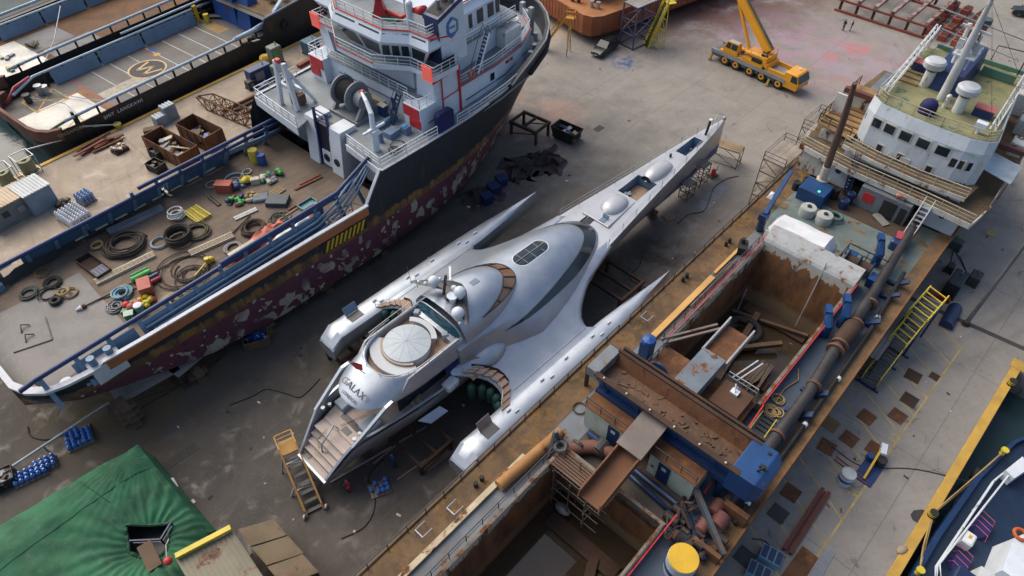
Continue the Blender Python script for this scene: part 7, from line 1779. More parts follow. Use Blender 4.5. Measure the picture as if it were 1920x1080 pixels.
 for k in range(7): b.box(12.6+2.75*k, 12.72+2.75*k, -5.8, 5.6, .955, .962)
 bz(b, 'deck_line', WHITELINE)
 b = MB(); b.box(9.7,9.9,-5.9,5.8,.955,.964); b.box(20.2,20.35,1.6,5.6,.955,.964); b.box(20.9,21.0,4.0,4.9,.955,.964); bz(b, 'red_deck_line', mat('red_deck_line', (.35,.06,.06),.7, dirt=.4))
 b = MB(); b.box(.5,8.6,-4.8,2.0,.955,.962); bz(b, 'white_patch', mat('flaked_white_patch', (.62,.60,.54)))
 b = MB(); b.box(7,9.6,-5.8,2.6,.953,.9585); bz(b, 'rust_patch', mat('rust_orange_patch', (.27,.13,.05),.8, dirt=.5, rust=.3))
 b = MB(); b.box(10.0,16.4,-2.4,-.4,.9545,.9625); bz(b, 'flaked_patch', mat('flaked_cream_patch', (.42,.38,.31),.8, dirt=.5, rust=.3, sc=3, rcol=(.10,.09,.08)))
 b = MB()
 for (x0, x1, y0, y1) in ((3.0, 7.2, 1.6, 5.6), (1.4, 5.6, -6.2, -3.4)):
  for p, q in (((x0, y0),(x1, y0)),((x1, y0),(x1, y1)),((x1, y1),(x0, y1)),((x0, y1),(x0, y0)),((x0, y0),(x1, y1)),((x0, y1),(x1, y0))): b.bar((p[0], p[1], .972),(q[0], q[1], .972),.16,.012)
 bz(b, 'cross_marking', PAINTY)
 b = MB(); b.lathe((17.7,.1,.966), [(.02,0),(2.45,0),(2.45,.008),(.02,.008)], 40); bz(b, 'emblem_disc', mat('black_deck_paint', (.02,.02,.022),.7, dirt=.4))
 b = MB(); b.torus((17.7,.1,.975),2.45,.13,44,4); b.v = [(x, y, .975+(z-.975)*.1) for x, y, z in b.v]; bz(b, 'emblem_ring', mat('cream_yellow_paint', (.58,.42,.20),.7, dirt=.35))
 b = MB(); W_ = [(18.9, 1.75), (16.6, .9), (18.7, .1), (16.6, -.75), (18.9, -1.55)]
 for p, q in zip(W_, W_[1:]): b.bar((p[0], p[1], .982), (q[0], q[1], .982), .34, .012)
 bz(b, 'emblem_letter', mat('cream_yellow_paint', (.58, .42, .20)))
 b = MB(); b.box(20.9, 21.9, 5.0-1.2, 5.0-.4, .955, .964); bz(b, 'blue_mark', BRIGHTBLUE)
 b = MB(); b.box(20.4, 21.3, 2.3, 3.0, .955, .966); bz(b, 'yellow_mark', PAINTY)
 for y0, y1 in ((.8, 5.4), (-5.6, -3.2)):
  b = MB()
  for k in range(int((y1-y0)/.28)): b.box(30.0, 31.8, y0+.28*k, y0+.28*k+.13, .955, .97)
  bz(b, 'yellow_grating', PAINTY)
 # moorings and fittings
 for x, y, h in ((3.6, 4.6, 1.1), (5.6, 5.4, 1.2), (6.1, 5.0, 1.0)):
  b = MB(); b.cyl((x, y, .95),.4, h, 12); b.cyl((x, y, .95+h),.5,.12,12); bz(b, 'bollard', GALV if x > 4 else DARK)
 for L_ in ([(3.6,4.6,1.8),(6,0,1.4),(5.4,-5.0,1.7)], [(5.6,5.4,1.6),(8,0,1.2),(9.2,-5.8,2.2)]):
  b = MB(); b.tube(L_, .06, 5); bz(b, 'mooring_line', GALV)
 b = MB(); b.tube([(1.2,-5.4,1.9),(4.4,-5.9,2.6)], .17,8); bz(b, 'green_tube', mat('dark_green_tube', (.02,.12,.06),.5, dirt=.2))
 b = MB(); b.bar((4.4, -5.7, .9), (4.4, -6.0, 3.2), .3); bz(b, 'rail_end_post', BLACK)
 text_mesh('boat_name', 'SMIT  LANGKAWI', .62, WHITE, t, (9.7,-7.46,1.55+z0),(1,-.006,0),(0,0,1),.01,1.1)
 text_mesh('home_port', 'SINGAPORE', .55, mat('tan_lettering', (.45,.33,.2),.7, dirt=.2), t, (3.0,-7.30,1.75+z0),(1,-.12,0),(0,0,1),.012,1.1)
 # raised black forebody and cluttered blue house
 b = MB(); R_ = []
 for x, y, z in ((31.6,7.5,1.4),(32.6,7.7,4.6),(46,7.4,5.4),(56,4,6)): R_.append([(x, y, z),(x, y*.97,-2),(x, -y*.97,-2),(x, -y, z)])
 b.loft(R_, ring=False); b.poly([(32.7,7.6,4.3),(32.7,-7.6,4.3),(46,-7.3,5.0),(56,-4,5.6),(56,4,5.6),(46,7.3,5.0)]); bz(b, 'fore_hull', BLACKHULL)
 b = MB(); b.tube([(32.6,-7.75,4.65),(46,-7.45,5.45)], .14,6); bz(b, 'fore_rail', STEELBLUE)
 b = MB(); b.poly([(33.5,7,4.42),(33.5,-7,4.42),(45.5,-6.9,5.12),(45.5,6.9,5.12)][::1]); bz(b, 'fore_deck', mat('ochre_rusty_deck', (.25,.145,.05)))
 b = MB(); b.hexa([(33.2,.4,.95),(35.5,.4,.95),(35.5,5.8,.95),(33.2,5.8,.95),(33.6,.6,6.6),(35.2,.6,6.6),(35.2,5.6,6.6),(33.6,5.6,6.6)]); b.hexa([(33.0,-3.0,.95),(36,-3.0,.95),(36,.2,.95),(33.0,.2,.95),(34.2,-2.4,5.6),(35.6,-2.4,5.6),(35.6,0,5.6),(34.2,0,5.6)]); bz(b, 'blue_house', BRIGHTBLUE)
 b = MB(); b.poly([(33.38,2.9,3.2),(33.5,2.3,5.2),(33.36,1.6,4.0),(33.28,2.2,2.2)]); bz(b, 'rust_panel', RUSTY)
 b = MB()
 for k in range(34): b.cbox((36.5+rnd(0,8),-6+rnd(0,11),5.1+rnd(0,.8)),(rnd(.3,1.4), rnd(.3,1.2), rnd(.3,1.5)), rnd(0,3))
 bz(b, 'deck_gear', mat('teal_deck_gear', (.03, .09, .12), .6, dirt=.4, rust=.25))
 b = MB()
 for k in range(8): x, y = 36.8+rnd(0,7),-6.6+rnd(0,8); b.bar((x, y, 4.9),(x+rnd(-.3,.3), y, 6.6+rnd(0,1)),.14)
 bz(b, 'yellow_post', YELLOW)
 b = MB(); b.tube([(37.0,-6.6,5.4),(35.2,-7.0,4.6),(34.4,-6.4,3.6),(31,-6.3,3.1)], .22,8); b.tube([(37.5,-6.2,5.6),(35.6,-6.6,4.8),(34.6,-6.2,3.9)], .16,8); b.tube([(28,-6.4,3.0),(33,-6.35,3.1)], .32,8); bz(b, 'pale_pipe', PALEBLUE, smooth=True)
 b = MB(); b.lathe((36.0,-7.75,2.6), [(.75,-.15),(.75,.15),(.35,.15),(.35,-.15)], 18, 'y'); bz(b, 'tyre_fender', BLACK)
 b = MB(); b.bar((30.6,6.6,.95),(30.6,6.6,3.4),.55,.55); bz(b, 'chequered_post', YELLOW)
 b = MB()
 for k in range(5):
  for j in range(2): b.box(30.31,30.33,6.34+.26*((k+j) % 2),6.6+.26*((k+j) % 2)-.0,1.0+.48*k, 1.24+.48*k)
 bz(b, 'chequer', BLACK)
 b = MB(); b.cyl((31.4, 5.4, .95), .42, 1.2, 14); bz(b, 'cream_bin', LEMON)
 b = MB(); b.bar((32.2,6.4,1.3),(34.4,3.4,1.4),.9,.08); b.bar((31.2,-4.6,1.2),(30.0,-8.8,2.8),1.0,.1); bz(b, 'gangplank', mat('grey_gangplank', (.26,.24,.21),.8, dirt=.4))
 b = MB()
 for k in range(12): b.cbox((27.5+rnd(0,3.5),-6.9+rnd(-.4,.3),1.8+rnd(-.3,.5)),(rnd(.3,.9), rnd(.2,.5), rnd(.3,.8)), rnd(0,3))
 bz(b, 'tyre_bundle', BLACK)
 return t
SF = Frame(-60.866, 72.240, 53)
DECKA = planks('grey_work_deck', (.105,.10,.095),(.16,.15,.145), SF.a+R(90),.34,5.,.45,(.10,.075,.05))
workboat(SF, 'black workboat afloat at the quay with a W in a yellow ring on its deck', '', True, DECKA)
SF2 = Frame(-60.866, 72.240, 54.5).shift(2.2, 17.6)
workboat(SF2, 'rust decked workboat moored outside the one with the ringed W', '', False, mat('rust_brown_deck', (.15,.075,.035),.85, var=.35, dirt=.5, dcol=(.09,.06,.04), rust=.35))
SF3 = Frame(-60.866, 72.240, 56.5).shift(7, 35)
t = thing('dark_barge', 'dark barge with a pale blue rail at the far left corner', 'barge', SF3.W(0,0, WZ), SF3.a)
b = MB(); b.box(0,48,-7.6,7,0,4.4); b.build('hull', BLACKHULL, t); b = MB(); b.tube([(0,-7.2,5.2),(48,-7.0,5.2)], .2,6); b.build('crash_tube', PALEBLUE, t)
b = MB(); b.box(2,46,-6.8,6.4,4.4,4.45); b.build('deck', mat('teal_rust_deck', (.05,.09,.10),.8, dirt=.4, rust=.35), t)
# ------------------------------------------------------------------ left quay clutter
def skip_bin(name, loc, rz, L, W, H, label, m, cat='skip', fill=None, walls=.06, taper=.0, group=None):
 t = thing(name, label, cat, loc, rz, group); b = MB()
 lo = [(-L/2+taper, -W/2,0),(L/2-taper, -W/2,0),(L/2-taper, W/2,0),(-L/2+taper, W/2,0)]; hi = [(-L/2,-W/2, H),(L/2,-W/2, H),(L/2, W/2, H),(-L/2, W/2, H)]
 li = [(x*.96, y*.95, .08) for x, y, z in lo]; hi2 = [(x*.96, y*.95, H) for x, y, z in hi]
 b.add(lo+hi+hi2+li, [(3,2,1,0)]+[(i, (i+1) % 4,4+(i+1) % 4,4+i) for i in range(4)]+[(4+i, 4+(i+1) % 4,8+(i+1) % 4,8+i) for i in range(4)]+[(8+i, 8+(i+1) % 4,12+(i+1) % 4,12+i) for i in range(4)]+[(12,13,14,15)])
 b.build('body', m, t)
 b = MB()
 for k in range(4): x = -L/2+L*(k+.5)/4; b.box(x-.06, x+.06,-W/2-.06,-W/2-.005,.15, H-.1); b.box(x-.06, x+.06, W/2+.005, W/2+.06,.15, H-.1)
 b.build('rib', m, t)
 if fill:
  b = MB()
  for k in range(22):
   b.cur = k % len(fill); c = (rnd(-L*.4, L*.4), rnd(-W*.38, W*.38),.35+rnd(0, H*.45)); b.cbox(c, (rnd(.3, L*.32), rnd(.2, W*.35), rnd(.1,.45)), rnd(0,3), rnd(-.4,.4))
  b.build('rubbish', fill, t)
 return t
SCRAP = [CREAM, GREY, BROWNWOOD, mat('pale_scrap', (.40, .38, .35), .7, dirt=.4), RUSTY]
skip_bin('scrap_bin', at(328,290), R(-35),7.0,2.7,2.0, 'long rusty open bin full of pale scrap on the left quay, left of its pair', RUSTY, 'bin', SCRAP)
skip_bin('scrap_bin', at(383,264), R(-35),5.6,2.6,2.2, 'rusty open bin holding blue scraps on the left quay, right of its pair', RUSTY, 'bin', [BROWNWOOD, BRIGHTBLUE, RUSTDARK, CREAM])
skip_bin('small_bin', at(296,318), R(-30),1.9,1.4,1.0, 'small dark bin beside the ship rail', DARK, 'bin', [RUSTDARK, DARK])
skip_bin('small_bin', at(298,294), R(-30),1.7,1.2,1.1, 'small dark bin against the long scrap bin', DARK, 'bin', [BLUE, RUSTDARK])
def cabin(name, u, v, L, W, H, rz, wallm, roofm, label, ribs=True, z=0., win=True):
 t = thing(name, label, 'cabin', at(u, v, z), rz); b = MB(); b.box(-L/2, L/2,-W/2, W/2,0, H); b.build('wall', wallm, t)
 b = MB(); b.box(-L/2-.1, L/2+.1, -W/2-.1, W/2+.1, H, H+.1)
 if ribs:
  for k in range(int(L/.35)): x = -L/2+.35*k+.1; b.box(x, x+.12,-W/2-.1, W/2+.1, H+.1, H+.17)
 b.build('roof', roofm, t)
 if win:
  b = MB(); b.box(-.9, -.2, -W/2-.03, -W/2-.005, 1.2, 1.9); b.build('window', WINGLASS, t)
  b = MB(); b.box(.6,1.3,-W/2-.3,-W/2-.005,1.2,1.8); b.build('air_conditioner', GREY, t)
 return t
cabin('site_cabin', 22,408,5.0,3.0,2.5, R(54), mat('grey_green_cabin', (.16,.20,.22),.6, dirt=.25), mat('tan_corrugated_roof', (.50,.38,.26),.6, dirt=.2), 'grey site cabin with a tan ribbed roof at the left edge of the quay')
cabin('store_hut', 78,385,2.8,3.0,2.7, R(54), mat('pale_blue_hut', (.20,.29,.38),.6, dirt=.2), mat('pale_ribbed_roof', (.48,.52,.55),.5, dirt=.2), 'pale blue hut with a white ribbed roof right of the site cabin', win=False)
def jug_pallet(loc, rz, n, m_, label, cap, lay=1, dens=1., r=.17):
 t = pallet(loc, rz, label, 'water jug pallets', w=n[0]*.4, d=n[1]*.4); k = 0
 for L_ in range(lay):
  for i in range(n[0]):
   for j in range(n[1]):
    if rnd(0, 1) > dens: continue
    b = MB(); b.lathe((0, 0, 0), [(r, 0), (r, .38), (.07, .5), (.07, .55)], 9)
    o = b.build('jug', m_, t, ((i-(n[0]-1)/2)*.4,(j-(n[1]-1)/2)*.4,.14+.55*L_), smooth='auto')
 return t
JUG = mat('blue_water_jug', (.05,.18,.52),.25, var=.2, dirt=0); JUGW = mat('white_plastic_pack', (.62,.66,.72),.4, dirt=.1); JUGL = mat('pale_blue_pack', (.25,.38,.62),.4, dirt=.05)
jug_pallet(at(143,412), R(56),(6,8), JUGW, 'wide pallet of white packs beside the pale blue hut', JUG, 2)
jug_pallet(at(163,377), R(56),(4,4), JUGL, 'small pallet of pale blue jugs behind the white packs', JUG, 2)
heap(124,385,14,.9, [BLACK, DARK, BROWNWOOD], 'black rubbish heap between hut and jug pallets', 0, 'rubbish_heap', 'heap', .35,.6)
for u, v, lab in ((58,322, 'caged yellow-green tank nearer the ship on the quay edge'),(18,345, 'caged yellow-green tank at the left edge of the photo')):
 t = thing('caged_tank', lab, 'tank', at(u, v), R(52), 'caged tanks on the quay'); b = MB(); b.cyl((0,0,.2),.75,1.5,16); b.cyl((0,0,1.7),.3,.15,10); b.build('tank', mat('olive_tank', (.26,.25,.13),.6, dirt=.3), t, smooth='auto')
 b = MB()
 for x in (-.95, .95):
  for y in (-.95, .95): b.bar((x, y, 0), (x, y, 2.3), .09)
 for z in (.15, 2.3):
  for s in (-.95,.95): b.bar((-.95, s, z),(.95, s, z),.08); b.bar((s, -.95, z),(s, .95, z),.08)
 b.build('cage', GALV, t)
b = MB(); b.bar((0,0,2.2),(2.2,3.4,1.2),.12); b.bar((0,0,.0),(0,0,2.2),.12); tag(b.build('mooring_pole', GALV, None, at(66,310)), 'grey pole leaning out over the water beside a caged tank', 'pole')
t = thing('steel_stack', 'stack of loose rusty steel channels on the left quay', 'steel stack', at(190,275),0);
for k in range(9):
 b = MB(); a = rnd(.75,1.05); L = rnd(2.5,5.2); b.cbox((0,0,0),(L, .3,.14)); b.build('channel', REDOX if k % 2 else RUSTY, t, (rnd(-1,1), rnd(-1.2,1.2),.08+.13*(k//2)), a)
skip_bin('parts_tray', at(226,283), R(55),1.7,1.3,.4, 'rusty tray of parts beside the loose steel channels', RUSTDARK, 'tray', [CREAM, RUSTY])
b = MB(); b.cyl((0,0,0),.35,.5,12); b.cyl((0,0,.5),.5,.15,12); o = tag(b.build('quay_bollard', mat('mustard_bollard', (.5,.38,.08),.6, dirt=.3), None, at(223,240)), 'mustard quay bollard with mooring lines of the black workboat', 'bollard')
b = MB(); p = at(223, 240)
for q in (SF.W(4.6,-7.4,1.6), SF.W(5.4,-7.5,1.2), SF.W(4,-7.3,1.9)): b.tube([p+V((0,0,.5)), p.lerp(q, .5)+V((0,0,.3)), q], .07,5)
tag(b.build('mooring_line', ROPEWHITE), 'pale mooring lines from the mustard bollard to the black workboat', 'rope')
for u, v, L, W, H, m, lab in ((322,222,1.7,1.2,2.0, mat('blue_grey_crate', (.22,.28,.33),.6, dirt=.3), 'taller blue-grey crate by the scrap bins'),(305,232,1.7,1.3,1.3, mat('blue_grey_crate', (.22,.28,.33)), 'lower blue-grey crate by the scrap bins')):
 b = MB(); b.cbox((0,0, H/2),(L, W, H),0,0,.08); o = tag(b.build('crate', m, None, at(u, v), R(52)), lab, 'crate', 'blue-grey crates on the quay')
 b = MB()
 for k in range(4): b.bar((-L/2+L*(k+.5)/4,-W/2, H+.02),(-L/2+L*(k+.5)/4, W/2, H+.02),.08,.05)
 b.build('lid_rib', GALV, o)
b = MB(); b.cbox((0,0,.25),(2.4,.9,.5)); tag(b.build('timber_block', BROWNWOOD, None, at(290,246), R(20)), 'weathered timber block lying in front of the blue-grey crates', 'timber')
t = thing('lattice_boom', 'rusty lattice crane boom lying on the left quay', 'crane boom', at(430,215), R(-32))
b = MB(); Lb = 9.5
for y, z in ((-.8,0.1),(.8,0.1),(-.8,1.6),(.8,1.6)): b.bar((-Lb/2-1, y*.2,.8),(-Lb/2+1.5, y, z),.14); b.bar((-Lb/2+1.5, y, z),(Lb/2, y, z),.14)
for k in range(8):
 x = -Lb/2+1.5+k; x1 = x+1; s = 1 if k % 2 else -1
 for y in (-.8,.8): b.bar((x, y, .85-.75*s),(x1, y, .85+.75*s),.08); b.bar((x, y, .1),(x, y, 1.6),.07)
 for z in (.1, 1.6): b.bar((x, -.8*s, z), (x1, .8*s, z), .08)
b.build('lattice', RUSTY, t)
for k in range(4):
 b = MB(); c = at(455+18*k, 200+rnd(-8,12)); b.bar((-3,0,.2),(3,0,.2),.3,.3); o = tag(b.build('steel_beam', RUSTDARK if k % 2 else RUSTY, None, c, R(50)+rnd(-.05,.05)), ['rusty beam nearest the lattice boom', 'dark beam second from the lattice boom', 'rusty beam third from the lattice boom', 'dark beam beside the ship davit'][k], 'beam', 'beams on the left quay')
for k in range(3):
 b = MB(); a0, a1 = at(560+14*k, 128+16*k), at(640+6*k, 82+14*k); d = a1-a0; b.box(-d.length/2, d.length/2,-.3,.3,0,.5); tag(b.build('rail_girder', REDOX, None, (a0+a1)/2, math.atan2(d.y, d.x)), ['red-brown girder farthest from the supply ship', 'middle red-brown girder on the left quay', 'red-brown girder against the supply ship'][k], 'girder', 'long girders on the left quay')
def machine(u, v, L, W, H, m, label, rz=R(50), extra=None, cat='generator', name='generator_set'):
 t = thing(name, label, cat, at(u, v), rz); b = MB(); b.cbox((0,0, H*.55),(L, W, H*.9),0,0,.08); b.build('casing', m, t)
 b = MB(); b.box(-L/2-.05, L/2+.05,-W/2-.05,-W/2+.1,0,.2); b.box(-L/2-.05, L/2+.05, W/2-.1, W/2+.05,0,.2); b.build('skid', DARK, t)
 b = MB(); b.box(-L*.3, L*.1,-W/2-.02,-W/2-.002, H*.3, H*.8); b.cyl((L*.25,0, H),.08,.4,8); b.build('panel', extra or GREY, t); return t
machine(490,152,3.4,1.5,2.2, BLUE, 'navy generator on the quay beside the lattice boom'); machine(473,165,1.3,1.1,1.2, DARK, 'small dark compressor in front of the navy generator'); machine(498,172,1.2,1.0,1.2, BLUE, 'small navy box unit right of the compressor')
machine(585,98,2.2,1.6,2.0, mat('teal_unit', (.04,.12,.17),.5, dirt=.2), 'teal unit with a white tank near the black hull'); machine(520,118,1.7,1.4,2.6, mat('grey_green_unit', (.16,.2,.17),.5, dirt=.3), 'grey unit with a green band near the davit', extra=LIME)
machine(522,152,1.0,.9,2.4, mat('grey_green_unit', (.16,.2,.17)), 'grey cabinet below the green banded unit', cat='cabinet', name='cabinet')
b = MB(); b.cbox((0,0,.6),(1.6,1.4,1.2),.3,0,.3); tag(b.build('tarp_bundle', YELLOW, None, at(500,118),0), 'yellow wrapped bundle beside the green banded unit', 'bundle')
# ================================================================== far side of the yard
# mobile crane
CF = Frame(26.868, 87.33, -48)
p0 = at(1335, 125); CF = Frame(p0.x, p0.y, -48).shift(0, 3.0)
CY = mat('crane_yellow', (.74,.33,.012),.35, var=.08, dirt=.12, dcol=(.3,.16,.03), coat=.3)
CT = thing('mobile_crane', 'yellow five axle mobile crane with its boom raised', 'crane', CF.W(0,0,0), CF.a)
b = MB(); b.box(-1.6,10.2,-1.3,1.3,.75,1.35); b.build('chassis', mat('chassis_grey', (.12,.14,.15),.5, dirt=.3), CT, bevel=.04)
for s in (1, -1):
 b = MB(); b.box(-1.6,10.3, min(s*1.25, s*1.5), max(s*1.25, s*1.5),1.25,1.75); b.build('mudguard', mat('crane_grey_panel', (.27,.31,.33),.5, dirt=.25), CT)
 b = MB(); b.box(-.3,3.4, min(s*.9, s*1.45), max(s*.9, s*1.45),1.75,2.0); b.box(3.4,6.6, min(s*.7, s*1.48), max(s*.7, s*1.48),1.75,2.35); b.build('side_deck', CY, CT, bevel=.04)
 for x in (.8, 2.6, 4.9, 6.8, 9.4):
  b = MB(); b.lathe((x, s*1.2,.76), [(.3,-.28*s),(.66,-.28*s),(.76,-.2*s),(.76,.2*s),(.66,.28*s),(.42,.26*s)], 22, 'y'); wh_ = b.build('wheel', BLACK, CT, smooth='auto')
  b = MB(); b.lathe((x, s*1.2,.76), [(.44,.2*s),(.42,.27*s),(.2,.27*s),(.18,.18*s),(.02,.18*s)], 18, 'y'); b.build('rim', CY, wh_)
 for x in (-1.4, 8.1):
  b = MB(); b.bar((x, s*1.45,.9),(x, s*1.7,.25),.28); b.cbox((x, s*1.7,.2),(.5,.4,.12)); b.build('outrigger', mat('dull_yellow', (.45,.28,.05),.6, dirt=.3), CT)
b = MB(); b.loft([[(9.9,-1.4,.7),(12.1,-1.4,.7),(12.1,1.4,.7),(9.9,1.4,.7)], [(9.9,-1.45,1.7),(12.25,-1.42,1.6),(12.25,1.42,1.6),(9.9,1.45,1.7)], [(9.95,-1.35,2.7),(11.8,-1.3,2.7),(11.8,1.3,2.7),(9.95,1.35,2.7)], [(10.1,-1.2,2.82),(11.6,-1.2,2.82),(11.6,1.2,2.82),(10.1,1.2,2.82)]]); cb_ = b.build('driver_cab', CY, CT, bevel=.04)
b = MB(); b.poly([(12.27,-1.3,1.72),(12.27,1.3,1.72),(11.86,1.2,2.62),(11.86,-1.2,2.62)]); b.build('windscreen', TEALGLASS, cb_)
for s in (1, -1):
 b = MB(); b.poly([(11.0, s*1.455,1.75),(12.05, s*1.44,1.72),(11.75, s*1.33,2.58),(11.0, s*1.37,2.58)]); b.build('side_window', WINGLASS, cb_)
 b = MB(); b.cbox((12.29, s*1.0, 1.05), (.06, .35, .22)); b.build('headlight', CREAM, cb_)
b = MB(); b.cyl((10.9, .5, 2.82), .28, .07, 12); b.build('roof_hatch', CREAM, cb_)
b = MB(); b.box(7.4,9.9,-1.4,-1.2,1.7,2.3); b.box(7.4,9.9,1.2,1.4,1.7,2.3); b.build('tray_side', CY, CT); b = MB(); b.box(7.3,9.9,-1.2,1.2,1.36,1.8); b.build('tray', mat('tray_grey', (.30,.29,.26),.7, dirt=.4), CT)
b = MB(); b.box(7.0, 7.25, -1.35, 1.35, 1.8, 2.6)
for k in range(4): b.tube([(7.28+.02*k, -1.3,1.9+.17*k),(7.35,-.6,2.0+.17*k),(7.35,.6,2.0+.17*k),(7.28,1.3,1.9+.17*k)], .07,6)
b.build('counterweight', CY, CT)
b = MB(); b.cyl((4.7, 0, 1.75), 1.15, .3, 24); b.build('slewing_ring', DARK, CT)
b = MB(); b.loft([[(3.2,-1.2,2.05),(7.0,-1.35,2.05),(7.0,1.35,2.05),(3.2,1.2,2.05)], [(3.4,-1.1,3.0),(6.9,-1.3,3.3),(6.9,1.3,3.3),(3.4,1.1,3.0)]]); b.build('superstructure', CY, CT, bevel=.05)
b = MB(); b.loft([[(.2,-1.5,1.95),(2.5,-1.5,1.95),(2.5,-.5,1.95),(.2,-.5,1.95)], [(.1,-1.5,2.7),(2.5,-1.5,2.7),(2.5,-.5,2.7),(.1,-.5,2.7)], [(.7,-1.42,3.55),(2.4,-1.42,3.55),(2.4,-.55,3.55),(.7,-.55,3.55)]]); oc = b.build('operator_cab', CY, CT, bevel=.03)
for x0, x1 in ((.45, 1.3), (1.4, 2.35)):
 b = MB(); b.poly([(x0,-1.525,2.65),(x1,-1.525,2.65),(x1-.02,-1.45,3.45),(x0+.25 if x0 < 1 else x0,-1.45,3.45)]); b.build('cab_window', WINGLASS, oc)
b = MB(); b.poly([(.06,-1.4,2.75),(.66,-1.35,3.48),(.66,-.6,3.48),(.06,-.6,2.75)]); b.build('cab_window', WINGLASS, oc)
b = MB(); b.box(.8,2.35,-1.4,-.6,3.56,3.6); b.build('cab_roof', mat('pale_cab_roof', (.45,.42,.36),.6), oc)
b = MB(); b.tube([(2.6,-1.4,2.4),(4.2,-1.45,2.9),(6.4,-1.45,2.5)], .07,6); b.cbox((5.5,-1.4,2.6),(1.4,.3,.5)); b.build('hoses', BLACK, CT)
bd = V((-.80,.12,.60)).normalized(); bs = V((6.2,.25,3.5)); up_ = bd.cross(V((0,1,0))).normalized(); BL = 30
b = MB(); b.bar(bs, bs+bd*11,.95,1.15, up=(0,1,0)); b.bar(bs+bd*11, bs+bd*BL, .8,.98, up=(0,1,0)); b.build('boom', CY, CT, bevel=.06)
b = MB(); n_ = V((0,1,0)).cross(bd).normalized(); n_ = n_ if n_.z > 0 else -n_; b.bar(bs+n_*.66, bs+bd*BL+n_*.66,.32,.1, up=(0,1,0)); b.build('boom_top_plate', mat('slate_grey', (.10,.12,.14),.5), CT)
b = MB(); b.tube([(3.4,.1,2.6), tuple(bs+bd*8-n_*.7)], .24,12); b.build('lift_cylinder', CY, CT, smooth='auto'); b = MB(); b.tube([tuple(V((3.4,.1,2.6)).lerp(bs+bd*8-n_*.7,.5)), tuple(bs+bd*8-n_*.6)], .15,10); b.build('lift_rod', GALV, CT, smooth='auto')
b = MB(); b.rail([(3.3,-1.3,3.0),(6.6,-1.3,3.2)], .6,.03,1,1); b.rail([(5.6,1.2,3.2),(6.8,1.2,3.3),(6.8,-1.0,3.3)], .6,.03,1,1); b.build('guard_rail', CY, CT)
b = MB(); b.cyl((5.9,.0,3.25),.5,.3,14); b.cbox((6.2,-.8,3.4),(.8,.5,.3)); b.build('winch_drum', DARK, CT)
